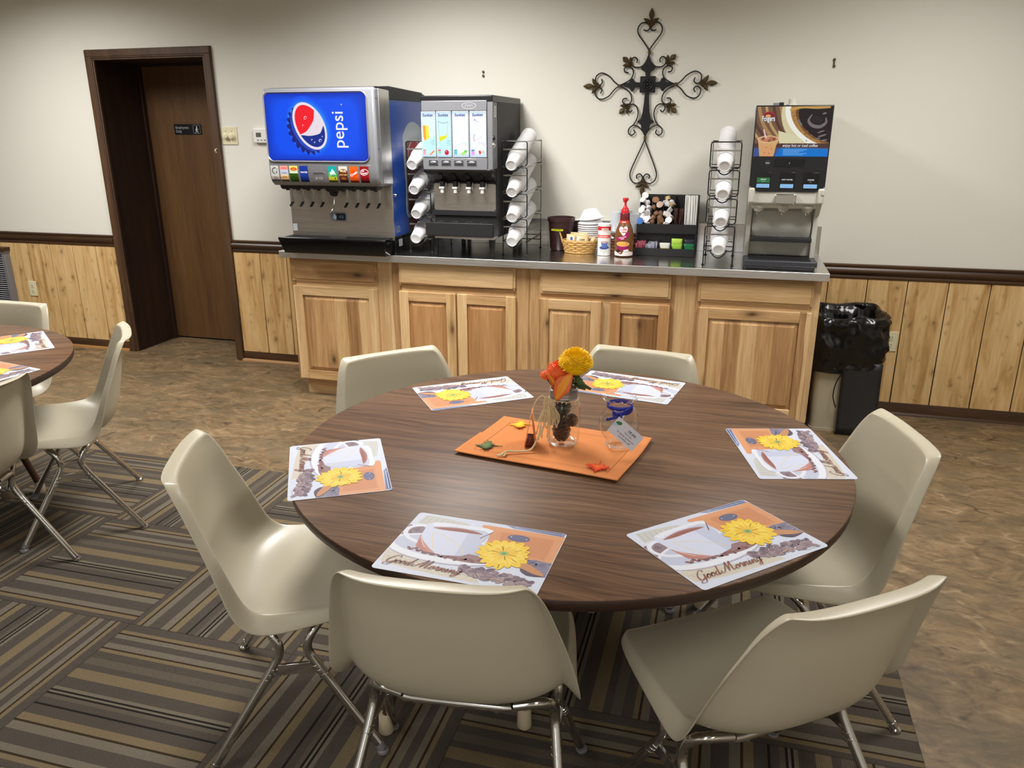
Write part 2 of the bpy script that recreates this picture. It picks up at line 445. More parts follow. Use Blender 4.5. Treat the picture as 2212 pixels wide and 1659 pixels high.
def steel(name, c, rough, axis='z', aniso=0.5):
    mt, nt, b = newmat(name); N = NT(nt)
    tc = N.n('ShaderNodeTexCoord')
    v = N.mapping(tc.outputs['Object'], scale={'z': (1, 1, 0.01), 'x': (0.01, 1, 1), 'y': (1, .01, 1)}[axis])
    n = N.noise(v, 400, 3)
    N.l(N.ramp(n, [(0.3, rough * 0.75), (0.7, rough * 1.3)]), b.inputs['Roughness'])
    b.inputs['Base Color'].default_value = c; b.inputs['Metallic'].default_value = 1.0
    N.bump(n, 0.03, 0.0003, b)
    return mt
M_COUNTER = steel('counter_stainless', (0.66, 0.65, 0.63, 1), 0.2, 'x')
M_EDGE = steel('counter_edge_stainless', (0.72, 0.71, 0.69, 1), 0.42, 'x')
M_STEELX = steel('brushed_stainless', (0.60, 0.57, 0.53, 1), 0.36, 'x')
M_STEELZ = steel('brushed_stainless_vertical', (0.58, 0.57, 0.56, 1), 0.33, 'z')
M_CHROME = plain('chrome_tube', (0.66, 0.66, 0.66, 1), 0.1, 1.0)
M_SILVER = plain('silver_plastic', rgb(142, 144, 150), 0.38, 0.35)
M_SILVER2 = plain('grey_plastic', rgb(122, 122, 126), 0.42, 0.1)
M_LGREY = plain('warm_light_grey_plastic', rgb(204, 202, 192), 0.42, 0.1)
M_BLACK = plain('black_plastic', rgb(24, 24, 26), 0.38)
M_BLACKG = plain('gloss_black_plastic', rgb(12, 12, 14), 0.14)
M_BLACKM = plain('matte_black_plastic', rgb(30, 30, 32), 0.6, bump=0.15, bscale=600)
M_CHARCOAL = plain('charcoal_plastic', rgb(50, 52, 58), 0.45)
M_WIRE = plain('black_wire', rgb(18, 18, 18), 0.4)
M_WIREG = plain('grey_wire', rgb(150, 148, 140), 0.35, 0.6)
M_FOAM = plain('white_foam', rgb(238, 238, 240), 0.6, sss=0.1)
M_SHELL = plain('putty_chair_plastic', rgb(188, 180, 158), 0.33, bump=0.05, bscale=900)
M_WALL = plain('cream_wall_paint', rgb(224, 222, 212), 0.75, bump=0.08, bscale=250)
M_DAY = plain('window_daylight', (0.8, 0.8, 0.8, 1), .3, emit=(0.93, 0.96, 1.0, 1), es=1.9)
M_CEIL = plain('white_ceiling', rgb(225, 222, 214), 0.9, bump=0.2, bscale=90)
M_IVORY = plain('ivory_plastic', rgb(222, 214, 180), 0.35)
M_WHITEP = plain('white_plastic', rgb(232, 230, 226), 0.4)
M_DARKHOLE = plain('dark_slot', rgb(16, 14, 12), 0.7)
M_TBAND = plain('table_edge_band', rgb(52, 34, 26), 0.4)
M_TLEG = plain('brown_leg_enamel', rgb(74, 50, 36), 0.4)
M_BEIGECAP = plain('beige_rubber', rgb(196, 182, 152), 0.6)
M_PAPER = plain('paper', rgb(206, 210, 222), 0.5)
M_IRON = plain('wrought_iron', rgb(26, 26, 28), 0.55, 0.3, bump=0.3, bscale=120)
M_BRONZE = plain('aged_bronze', rgb(84, 68, 40), 0.5, 0.4, bump=0.5, bscale=90)
M_TAN = plain('beige_bin_plastic', rgb(182, 172, 148), 0.5)
M_BAG = plain('black_bag_film', rgb(12, 12, 13), 0.22, bump=0.2, bscale=40)
M_BAGM = plain('black_panel', rgb(30, 30, 31), 0.55, bump=0.2, bscale=200)
M_BROWNTUB = plain('dark_brown_plastic', rgb(58, 32, 32), 0.35)
M_BLUEP = plain('blue_print_vinyl', rgb(20, 66, 150), 0.3)
M_REDP = plain('red_plastic', rgb(206, 30, 40), 0.35)
M_GREENLEAF = plain('green_fabric_leaf', rgb(66, 84, 40), 0.7)

def colmat(name, rough=0.45, emit=0.0, spec=0.4, gain=1.0):
    """printed colours come from the mesh's own colour attribute"""
    mt, nt, b = newmat(name); N = NT(nt)
    a = N.n('ShaderNodeVertexColor', layer_name='Col')
    if emit:
        b.inputs['Base Color'].default_value = (0.01, 0.01, 0.01, 1); b.inputs['Specular IOR Level'].default_value = 0.06
        N.l(a.outputs[0], b.inputs['Emission Color']); b.inputs['Emission Strength'].default_value = emit
        b.inputs['Roughness'].default_value = 0.3
    else:
        N.l(N.mix(1.0, a.outputs[0], (gain, gain, gain, 1), 'MULTIPLY') if gain != 1.0 else a.outputs[0], b.inputs['Base Color']); b.inputs['Roughness'].default_value = rough; b.inputs['Specular IOR Level'].default_value = spec
    return mt
M_PRINT = colmat('printed_ink', 0.42)
M_PRINTM = colmat('printed_ink_matte', 0.6, spec=0.25)
M_PRINTP = colmat('placemat_ink', 0.5, spec=.25, gain=.74)
M_PRINTG = colmat('printed_ink_gloss', 0.22)
M_LITBLUE = colmat('backlit_cola_sign', emit=0.88)
M_LITWHITE = colmat('backlit_juice_sign', emit=0.92)
M_LITBTN = colmat('backlit_button', emit=0.75)
M_POSTER = colmat('backlit_coffee_poster', emit=0.74)

def clear_glass(name, tint=(0.97, 0.98, 0.97, 1), rough=0.0, ior=1.45, haze=0.0, hazec=(0.9, 0.9, 0.9, 1)):
    mt = bpy.data.materials.new(name); mt.use_nodes = True; nt = mt.node_tree; nt.nodes.clear(); N = NT(nt)
    out = N.n('ShaderNodeOutputMaterial'); tr = N.n('ShaderNodeBsdfTransparent'); tr.inputs[0].default_value = tint
    gl = N.n('ShaderNodeBsdfGlossy'); gl.inputs['Roughness'].default_value = max(rough, 0.03)
    lw = N.n('ShaderNodeLayerWeight'); lw.inputs[0].default_value = 0.5
    k = N.math('MULTIPLY_ADD', N.math('POWER', lw.outputs['Facing'], 2.6), 0.8, 0.05)
    mx = N.n('ShaderNodeMixShader'); N.l(k, mx.inputs[0]); N.l(tr.outputs[0], mx.inputs[1]); N.l(gl.outputs[0], mx.inputs[2])
    res = mx
    if haze:
        df = N.n('ShaderNodeBsdfDiffuse'); df.inputs[0].default_value = hazec
        m2 = N.n('ShaderNodeMixShader'); m2.inputs[0].default_value = haze; N.l(mx.outputs[0], m2.inputs[1]); N.l(df.outputs[0], m2.inputs[2]); res = m2
    N.l(res.outputs[0], out.inputs[0])
    return mt
M_GLASS = clear_glass('clear_glass')
M_GRIM = clear_glass('glass_rim', haze=0.14, hazec=(0.95, 0.95, 0.93, 1))
M_CLEARP = clear_glass('frosted_clear_plastic', haze=0.55, hazec=rgb(225, 230, 238))
# ---------------------------------------------------------------- flat printed artwork
_txt = {}
def text_mesh(s, bold=0.0):
    key = (s, bold)
    if key not in _txt:
        cd = bpy.data.curves.new('lettering', 'FONT'); cd.body = s; cd.size = 1.0; cd.offset = bold; cd.resolution_u = 4
        o = bpy.data.objects.new('lettering', cd)
        me = bpy.data.meshes.new_from_object(o)
        vs = [(v.co.x, v.co.y) for v in me.vertices]; fs = [tuple(p.vertices) for p in me.polygons]
        bpy.data.objects.remove(o); bpy.data.curves.remove(cd); bpy.data.meshes.remove(me)
        _txt[key] = (vs, fs)
    return _txt[key]

class Art:
    """coloured flat shapes, each a hair above the one before, in (u, v) metres"""
    def __init__(s, clip=None, dh=0.00004, cell=None):
        s.cell = cell; s.v = []; s.f = []; s.c = []; s.h = 0.0; s.dh = dh; s.clip = clip
    def _clip(s, pts):
        if not s.clip: return pts
        x0, x1, y0, y1 = s.clip
        for ax, val, sg in ((0, x0, 1), (0, x1, -1), (1, y0, 1), (1, y1, -1)):
            out = []
            for i in range(len(pts)):
                a, b = pts[i - 1], pts[i]
                ia = (a[ax] - val) * sg >= -1e-9; ib = (b[ax] - val) * sg >= -1e-9
                if ia != ib:
                    t = (val - a[ax]) / (b[ax] - a[ax]); out.append((a[0] + (b[0] - a[0]) * t, a[1] + (b[1] - a[1]) * t))
                if ib: out.append(b)
            pts = out
            if len(pts) < 3: return []
        return pts
    def up(s): s.h += s.dh
    def raw(s, vs, fs, col):
        o = len(s.v); s.v += [(x, y, s.h) for x, y in vs]
        for f in fs: s.f.append(tuple(i + o for i in f)); s.c.append(col)
    def poly(s, pts, col, up=True):
        if up: s.up()
        pts = s._clip([(p[0], p[1]) for p in pts])
        if len(pts) < 3: return
        if not s.cell: s.raw(pts, [tuple(range(len(pts)))], col); return
        # cut into small cells so that the print follows a curved surface
        cu, cv = s.cell; keep = s.clip
        for i in range(int(math.floor(min(p[0] for p in pts) / cu)), int(math.floor(max(p[0] for p in pts) / cu)) + 1):
            s.clip = (i * cu, (i + 1) * cu, -9, 9); strip = s._clip(pts)
            if len(strip) < 3: continue
            for j in range(int(math.floor(min(p[1] for p in strip) / cv)), int(math.floor(max(p[1] for p in strip) / cv)) + 1):
                s.clip = (-9, 9, j * cv, (j + 1) * cv); q = s._clip(strip)
                if len(q) >= 3 and abs(sum(q[k - 1][0] * q[k][1] - q[k][0] * q[k - 1][1] for k in range(len(q)))) > 1e-10: s.raw(q, [tuple(range(len(q)))], col)
        s.clip = keep
    def rect(s, x0, x1, y0, y1, col, r=0.0, up=True):
        s.poly(rrect(x0, x1, y0, y1, r) if r else [(x0, y0), (x1, y0), (x1, y1), (x0, y1)], col, up)
    def ell(s, cx, cy, rx, ry, col, rot=0.0, n=28, a0=0, a1=360, up=True, wob=None):
        pts = []
        full = abs(a1 - a0) >= 360
        for i in range(n if full else n + 1):
            w = radians(a0 + (a1 - a0) * i / n); k = wob(w) if wob else 1.0
            x, y = rx * k * cos(w), ry * k * sin(w)
            pts.append((cx + x * cos(rot) - y * sin(rot), cy + x * sin(rot) + y * cos(rot)))
        s.poly(pts, col, up)
    def line(s, pts, w, col, k=0, up=True, closed=False):
        """ribbon along pts; w a width or a function of the heading"""
        if up: s.up()
        P = smooth_path([(p[0], p[1], 0) for p in pts], k, closed) if k else [Vector((p[0], p[1], 0)) for p in pts]
        if closed: P = P + [P[0]]
        L = []; R = []
        for i, p in enumerate(P):
            t = P[min(i + 1, len(P) - 1)] - P[max(i - 1, 0)]
            if closed and i in (0, len(P) - 1): t = P[1] - P[-2]
            if t.length < 1e-9: t = Vector((1, 0, 0))
            t.normalize(); n = Vector((-t.y, t.x, 0)); ww = (w(t, i / max(1, len(P) - 1)) if callable(w) else w) * 0.5
            L.append(p + n * ww); R.append(p - n * ww)
        for i in range(len(P) - 1):
            q = s._clip([(R[i].x, R[i].y), (R[i + 1].x, R[i + 1].y), (L[i + 1].x, L[i + 1].y), (L[i].x, L[i].y)])
            if len(q) >= 3: s.raw(q, [tuple(range(len(q)))], col)
    def text(s, t, x, y, size, col, align='l', rot=0.0, shear=0.0, sx=1.0, bold=0.0):
        s.up(); vs, fs = text_mesh(t, bold)
        if not vs: return
        w = max(v[0] for v in vs)
        dx = {'l': 0, 'c': -w / 2, 'r': -w}[align]
        out = []
        for a, b in vs:
            px = ((a + dx) * sx + b * shear) * size; py = b * size
            out.append((x + px * cos(rot) - py * sin(rot), y + px * sin(rot) + py * cos(rot)))
        s.raw(out, fs, col)
    def build(s, name, frame, mat, parent=None, loc=None, world=True, label=None):
        mb = MB(); mb.v = [tuple(frame(*p)) for p in s.v]; mb.f = list(s.f); mb.m = [0] * len(s.f)
        base = wloc(parent) if parent else Vector(loc or (0, 0, 0))
        if world: mb.v = [(p[0] - base[0], p[1] - base[1], p[2] - base[2]) for p in mb.v]
        me = bpy.data.meshes.new(name); me.from_pydata(mb.v, [], mb.f); me.materials.append(mat)
        ca = me.color_attributes.new('Col', 'FLOAT_COLOR', 'CORNER'); data = []
        for p, c in zip(me.polygons, s.c): data += list(c) * p.loop_total
        ca.data.foreach_set('color', data)
        me.update()
        o = bpy.data.objects.new(name, me); COL.objects.link(o)
        if parent: o.parent = parent
        elif loc is not None and world: o.location = loc
        if label: o['label'] = label
        return o
def onwall(x0, y, z0):   # u along x, v along z, h towards the viewer (-y)
    return lambda u, v, h: (x0 + u, y - h, z0 + v)
def flat(z):             # lying on a level surface, local coordinates
    return lambda u, v, h: (u, v, z + h)

WHITE, BLK_ = rgb(245, 246, 250), rgb(20, 20, 22)

# script lettering: centre lines in a unit em
_o = [(.02, .12), (.06, .28), (.17, .40), (.05, .30), (.04, .1), (.14, 0), (.27, .12), (.28, .3), (.19, .4), (.22, .32), (.40, .30)]
SCRIPT = {
    'G': (.72, [[(.62, .78), (.56, .95), (.38, .98), (.16, .74), (.06, .36), (.16, .04), (.38, .04), (.56, .24), (.60, .46), (.50, .44)], [(.60, .46), (.58, .0), (.46, -.30), (.22, -.34), (.10, -.2), (.26, -.06), (.72, .14)]]),
    'o': (.36, [_o]),
    'd': (.40, [[(.02, .12), (.1, .3), (.24, .4), (.08, .32), (.04, .1), (.14, 0), (.28, .2), (.36, .95), (.30, .12), (.34, .0), (.44, .12)]]),
    'M': (1.05, [[(-.16, .30), (-.2, .12), (-.04, .0), (.12, .2), (.30, .62), (.44, 1.0), (.45, .5), (.44, .02)], [(.44, .02), (.58, .5), (.78, 1.0), (.78, .5), (.78, .1), (.86, .0), (1.02, .14)]]),
    'r': (.34, [[(0, .12), (.1, .40), (.14, .46), (.17, .36), (.27, .36), (.23, .1), (.28, .0), (.38, .14)]]),
    'n': (.46, [[(0, .14), (.10, .40), (.10, .0)], [(.10, .0), (.16, .26), (.27, .40), (.33, .30), (.31, .08), (.37, .0), (.48, .14)]]),
    'i': (.24, [[(0, .12), (.10, .40), (.08, .08), (.14, 0), (.26, .14)], [(.15, .58), (.18, .62)]]),
    'g': (.42, [[(.26, .38), (.12, .40), (.04, .2), (.08, .02), (.2, .04), (.30, .26), (.32, .40), (.27, -.2), (.14, -.38), (.03, -.26), (.2, -.06), (.44, .14)]]),
}
def script(art, s, x, y, size, col, w=0.055, shear=0.38, slope=0.0):
    cx = 0.0
    for ch in s:
        if ch == ' ': cx += .32; continue
        adv, strokes = SCRIPT[ch]
        for st in strokes:
            pts = []
            for a, b in st:
                u = (cx + a + b * shear) * size; v = b * size
                pts.append((x + u, y + v + slope * u))
            wd = lambda t, k: size * w * (0.45 + 1.1 * max(0.0, abs(t.y)))
            art.line(pts, wd, col, k=5)
        cx += adv
    return cx * size

# ---------------------------------------------------------------- the room
X0, X1, Y0, YB = -6.2, 4.4, -7.6, 0.0
DX0, DX1, DZ, DEPTH = -3.215, -2.362, 2.048, 0.43
def struct(o): o['kind'] = 'structure'; return o

f = MB().box(X0, X1, Y0, 0.6, -0.06, 0.0)
struct(obj('floor', f, M_VINYL))
struct(obj('carpet', MB().box(-6.1, TILE_X0, Y0 + 0.1, TILE_Y0, 0.0, 0.006), M_CARPET, bevel=0.002))
struct(obj('ceiling', MB().box(X0, X1, Y0, 0.1, CEIL, CEIL + 0.06), M_CEIL))
bw = MB()
bw.box(X0, DX0 - 0.02, 0.0, 0.12, 0, CEIL).box(DX1 + 0.02, X1, 0.0, 0.12, 0, CEIL).box(DX0 - 0.02, DX1 + 0.02, 0.0, 0.12, DZ + 0.02, CEIL)
struct(obj('wall_back', bw, M_WALL))
struct(obj('wall_left', MB().box(X0 - 0.1, X0, Y0, 0.1, 0, CEIL), M_WALL))
struct(obj('wall_right', MB().box(X1, X1 + 0.1, Y0, 0.1, 0, CEIL), M_WALL))
struct(obj('wall_front', MB().box(X0, X1, Y0 - 0.1, Y0, 0, CEIL), M_WALL))

win = thing('window_1', None, None, (0.75, Y0, 1.0)); win['kind'] = 'structure'
obj('window_frame', MB().box(.36, 1.14, Y0, Y0 + .05, .84, .90).box(.36, 1.14, Y0, Y0 + .05, 2.2, 2.26).box(.36, .42, Y0, Y0 + .05, .90, 2.2).box(1.08, 1.14, Y0, Y0 + .05, .90, 2.2), M_DARKZ, win, bevel=.004)
obj('window_pane', MB().box(.42, 1.08, Y0 + .01, Y0 + .02, .90, 2.2), M_DAY, win)

# wainscot planks, chair rail, baseboard left / between / right of door and cabinets
def planks(name, xa, xb, phase):
    mb = MB(); mb.box(xa, xb, -0.004, 0.0, 0.06, 0.80, 1)
    x = phase - 0.2085 * math.ceil((phase - xa) / 0.2085)
    while x < xb:
        a, b_ = max(x + 0.0025, xa), min(x + 0.2085 - 0.0025, xb)
        if b_ - a > 0.01: mb.box(a, b_, -0.011, -0.003, 0.065, 0.80, 0)
        x += 0.2085
    struct(obj(name, mb, [M_PINE, M_DARKHOLE], bevel=0.0015, seg=1))
WX = ((X0, DX0 - 0.07, -3.464), (DX1 + 0.06, -1.50, -2.298), (1.50, X1, 2.024))
for i, (a, b_, ph) in enumerate(WX):
    planks('trim_%d' % (i + 1), a, b_, ph)
rail_prof = [(0.0, 0.785), (-0.014, 0.787), (-0.017, 0.796), (-0.013, 0.806), (-0.020, 0.815), (-0.026, 0.830), (-0.022, 0.842), (-0.016, 0.850), (-0.022, 0.858), (-0.020, 0.868), (0.0, 0.870)]
for i, (a, b_, ph) in enumerate(WX):
    mb = MB(); mb.prism(rail_prof, lambda y, z, a=a: (a, y, z), lambda y, z, b_=b_: (b_, y, z))
    struct(obj('trim_%d' % (i + 4), mb, M_DARKX, sharp=50))
base_prof = [(0.0, 0.0), (-0.016, 0.0), (-0.016, 0.050), (-0.012, 0.064), (-0.010, 0.078), (0.0, 0.080)]
q_prof = [(-0.016, 0.0), (-0.034, 0.0), (-0.032, 0.008), (-0.026, 0.015), (-0.016, 0.018)]
for i, (a, b_, ph) in enumerate(WX):
    bb = MB(); bb.prism(base_prof, lambda y, z, a=a: (a, y, z), lambda y, z, b_=b_: (b_, y, z))
    bb.prism(q_prof, lambda y, z, a=a: (a, y, z), lambda y, z, b_=b_: (b_, y, z), 1)
    struct(obj('baseboard_%s' % ('left', 'middle', 'right')[i], bb, [M_DARKX, M_OAKEDGE if i < 2 else M_DARKX], sharp=50))

# door: deep dark jamb, casing and a flush slab
door = thing('door_1', None, None, (-2.79, 0, 0)); door['kind'] = 'structure'
jb = MB()
jb.box(DX0 - 0.02, DX0, 0.0, DEPTH + 0.06, 0, DZ).box(DX1, DX1 + 0.02, 0.0, DEPTH + 0.06, 0, DZ).box(DX0 - 0.02, DX1 + 0.02, 0.0, DEPTH + 0.06, DZ, DZ + 0.02)
jb.box(DX0, DX0 + 0.014, DEPTH - 0.035, DEPTH - 0.002, 0, DZ).box(DX1 - 0.014, DX1, DEPTH - 0.035, DEPTH - 0.002, 0, DZ).box(DX0, DX1, DEPTH - 0.035, DEPTH - 0.002, DZ - 0.014, DZ)
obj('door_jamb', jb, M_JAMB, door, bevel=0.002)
obj('door_slab', MB().box(DX0 + 0.003, DX1 - 0.003, DEPTH, DEPTH + 0.045, 0.012, DZ - 0.004), M_DOOR, door, bevel=0.002)
cs = MB()
W_ = 0.068
def casing(x, z): return x, z
for k, (inner, outer, d) in enumerate(((0.0, W_, 0.014), (0.012, 0.052, 0.020), (0.022, W_ - 0.004, 0.024))):
    cs.box(DX0 - outer, DX0 - inner, -d, 0.0, 0, DZ + inner).box(DX1 + inner, DX1 + outer, -d, 0.0, 0, DZ + inner)
    cs.box(DX0 - outer, DX1 + outer, -d, 0.0, DZ + inner, DZ + outer)
obj('door_casing', cs, M_DARKZ, door, bevel=0.003)

# small chips in the casing paint, bright wood showing
for i in range(1):
    mb = MB()
    for (cx, cz, r) in ((-2.335, 1.47, .006), (-2.330, 1.455, .004), (-2.326, 1.478, .004), (-2.338, 1.462, .003)):
        mb.cyl((cx, -0.0238, cz), (cx, -0.0247, cz), r, n=7)
    obj('chipped_spot', mb, M_IVORY, door)

# sign on the door
sg = thing('door_sign', 'small black Employees Only sign with walking figure on the brown door', 'sign', (-2.878, DEPTH, 1.600))
sx0, sz0, sw, sh = -2.985, 1.565, 0.232, 0.073
sb = MB(); sb.prism(rrect(sx0, sx0 + sw, sz0, sz0 + sh, 0.006), lambda x, z: (x, DEPTH, z), lambda x, z: (x, DEPTH - 0.004, z))
obj('sign_plate', sb, plain('sign_black', rgb(22, 24, 30), 0.3), sg)
a = Art()
LG = rgb(150, 150, 148)
a.text('Employees', .012, .041, .026, LG, bold=.015); a.build('sign_lettering', onwall(sx0, DEPTH - 0.0042, sz0), M_PRINT, sg); a = Art(); a.text('Only', .012, .014, .026, LG, bold=.015)
a.build('sign_lettering', onwall(sx0, DEPTH - 0.0042, sz0), M_PRINT, sg)
a = Art()
a.line(rrect(.162, .222, .008, .066, .008), .0022, LG, closed=True)
a.ell(.194, .053, .0045, .0045, WHITE)
a.line([(.193, .047), (.191, .030)], .006, WHITE); a.line([(.191, .031), (.199, .022), (.202, .012)], .0035, WHITE); a.line([(.191, .031), (.188, .021), (.180, .014)], .0035, WHITE)
a.line([(.193, .044), (.200, .037), (.206, .036)], .003, WHITE); a.line([(.192, .044), (.185, .037), (.184, .030)], .003, WHITE)
a.build('sign_pictogram', onwall(sx0, DEPTH - 0.0044, sz0), M_PRINT, sg)

# dimmer plate, thermostat, outlets, bolts, heater
sw_ = thing('dimmer_switch', 'ivory double dimmer plate with two round knobs beside the dark door frame', 'switch', (-2.225, 0, 1.56))
obj('wall_plate', MB().box(-2.285, -2.168, -0.006, 0.0, 1.503, 1.617), M_IVORY, sw_, bevel=0.003)
for kx in (-2.252, -2.207):
    mb = MB(); mb.lathe([(0.0215, 0.0), (0.0215, 0.004), (0.019, 0.006), (0.0175, 0.020), (0.012, 0.0225), (0.0, 0.0225)], (kx, -0.006, 1.558), 28, M=Matrix.Rotation(pi / 2, 3, 'X'))
    obj('dimmer_knob', mb, M_IVORY, sw_)
    for dz in (0.03, -0.03):
        mb = MB(); mb.cyl((kx, -0.006, 1.558 + dz), (kx, -0.0075, 1.558 + dz), 0.0028, n=10); obj('screw', mb, M_SILVER2, sw_)
th = thing('thermostat', 'white thermostat with small grey screen half hidden behind the soda machine', 'thermostat', (-1.985, 0, 1.56))
obj('thermostat_case', MB().box(-2.036, -1.925, -0.026, 0.0, 1.515, 1.607), M_WHITEP, th, bevel=0.006, seg=3)
obj('screen', MB().box(-2.012, -1.975, -0.0275, -0.024, 1.553, 1.580), plain('lcd_grey', rgb(96, 100, 92), 0.3), th)
for bx in (-2.006, -1.980, -1.955):
    obj('button', MB().box(bx, bx + 0.012, -0.028, -0.024, 1.530, 1.537), M_SILVER2, th, bevel=0.001)

def outlet(x, z, label):
    o = thing('wall_outlet', label, 'outlet', (x, -0.011, z))
    obj('cover_plate', MB().box(x - 0.036, x + 0.036, -0.017, -0.011, z - 0.058, z + 0.058), M_IVORY, o, bevel=0.003)
    for dz in (0.022, -0.022):
        mb = MB(); mb.lathe([(0.0165, 0), (0.0165, 0.002), (0.0, 0.002)], (x, -0.017, z + dz), 20, M=Matrix.Rotation(pi / 2, 3, 'X'))
        for ddx in (-0.006, 0.006): mb.box(x + ddx - 0.0014, x + ddx + 0.0014, -0.0196, -0.0185, z + dz - 0.001, z + dz + 0.008, 1)
        mb.cyl((x, -0.0185, z + dz - 0.008), (x, -0.0196, z + dz - 0.008), 0.0026, n=10, mi=1)
        obj('socket', mb, [M_IVORY, M_DARKHOLE], o)
outlet(-4.105, 0.438, 'ivory wall outlet in the pine paneling left of the dark door')
outlet(1.978, 0.436, 'ivory wall outlet half hidden behind the black trash bag')
def bolts(x, z0, z1, label, slant):
    mb = MB()
    for z, dx in ((z0, 0), (z1, slant)):
        mb.lathe([(0.006, 0.0), (0.0075, 0.004), (0.0065, 0.009), (0.0, 0.010)], (x + dx, 0, z), 12, M=Matrix.Rotation(pi / 2, 3, 'X'))
    if slant: mb.box(x - 0.004, x + 0.004, -0.005, 0.0, z1, z0)
    tag(obj('wall_anchor', mb, M_BRONZE, loc=(x, 0, (z0 + z1) / 2)), label, 'anchor')
bolts(-0.449, 1.923, 1.901, 'pair of small dark wall anchors above the juice machine', 0)
bolts(1.503, 1.945, 1.913, 'small dark wall anchor clip above the coffee machine', 0.002)

ht = thing('wall_heater', 'grey louvered wall heater grille with wooden top at left photo edge', 'heater', (-4.6, 0, 0.1))
obj('heater_frame', MB().box(-5.0, -4.268, -0.06, -0.011, 0.10, 0.135).box(-5.0, -4.268, -0.06, -0.011, 0.70, 0.728).box(-5.0, -4.97, -0.06, -0.011, 0.135, 0.70).box(-4.300, -4.268, -0.06, -0.011, 0.135, 0.70), M_SILVER2, ht, bevel=0.003)
mb = MB()
for k in range(34): mb.add([(-4.97, -0.052, 0.14 + k * .0165), (-4.30, -0.052, 0.14 + k * .0165), (-4.30, -0.030, 0.150 + k * .0165), (-4.97, -0.030, 0.150 + k * .0165)], [(0, 1, 2, 3)])
mb.box(-4.97, -4.30, -0.02, -0.011, .135, .70, 1)
for gx in (-4.80, -4.63, -4.46): mb.box(gx, gx + .006, -.056, -.05, .135, .70)
obj('grille', mb, [M_SILVER2, M_DARKHOLE], ht, solid=0.0012)
obj('heater_top', MB().box(-5.02, -4.255, -0.075, -0.011, 0.728, 0.752), M_DARKX, ht, bevel=0.003)
# ---------------------------------------------------------------- tables
TZ, TR = 0.737, 0.767
T1, T2 = (0.6445, -2.7426), (-2.125, -2.7435)
def make_table():
    t = thing('round_table', 'x', 'table', (T1[0], T1[1], 0))
    mb = MB(); mb.lathe([(0.0, TZ - .031), (TR - .008, TZ - .031), (TR - .003, TZ - .026), (TR - .001, TZ - .002), (TR - .003, TZ), (0.0, TZ)], n=128)
    mb.m = [1 if i // 128 < 3 else 0 for i in range(len(mb.f))]
    obj('tabletop', mb, [M_LAM, M_TBAND], t, world=False, sharp=50)
    ap = MB(); ap.box(-.36, .36, -.36, -.34, TZ - .075, TZ - .031).box(-.36, .36, .34, .36, TZ - .075, TZ - .031).box(-.36, -.34, -.36, .36, TZ - .075, TZ - .031).box(.34, .36, -.36, .36, TZ - .075, TZ - .031)
    obj('apron', ap, M_TLEG, t, world=False, bevel=.002)
    for ang, rf_ in ((226, .583), (262, .30), (46, .583), (82, .30)):
        a_ = radians(ang); c_, s_ = cos(a_), sin(a_)
        lg = MB(); lg.tube([(rf_ * .69 * c_, rf_ * .69 * s_, TZ - .04), (rf_ * .81 * c_, rf_ * .81 * s_, .45), (rf_ * c_, rf_ * s_, .055)], [.0165, .0165, .0145], 14)
        L = obj('leg', lg, M_TLEG, t, world=False)
        cp = MB(); cp.lathe([(.0185, 0), (.021, .004), (.019, .055), (.0155, .062)], ((rf_ + .003) * c_, (rf_ + .003) * s_, .0065), 16)
        obj('leg_cap', cp, M_BEIGECAP, L, world=False)
    return t
tab = make_table()
tag(tab, 'round walnut laminate table in the middle, with orange cloth and flower jar', 'table', 'round dining tables')

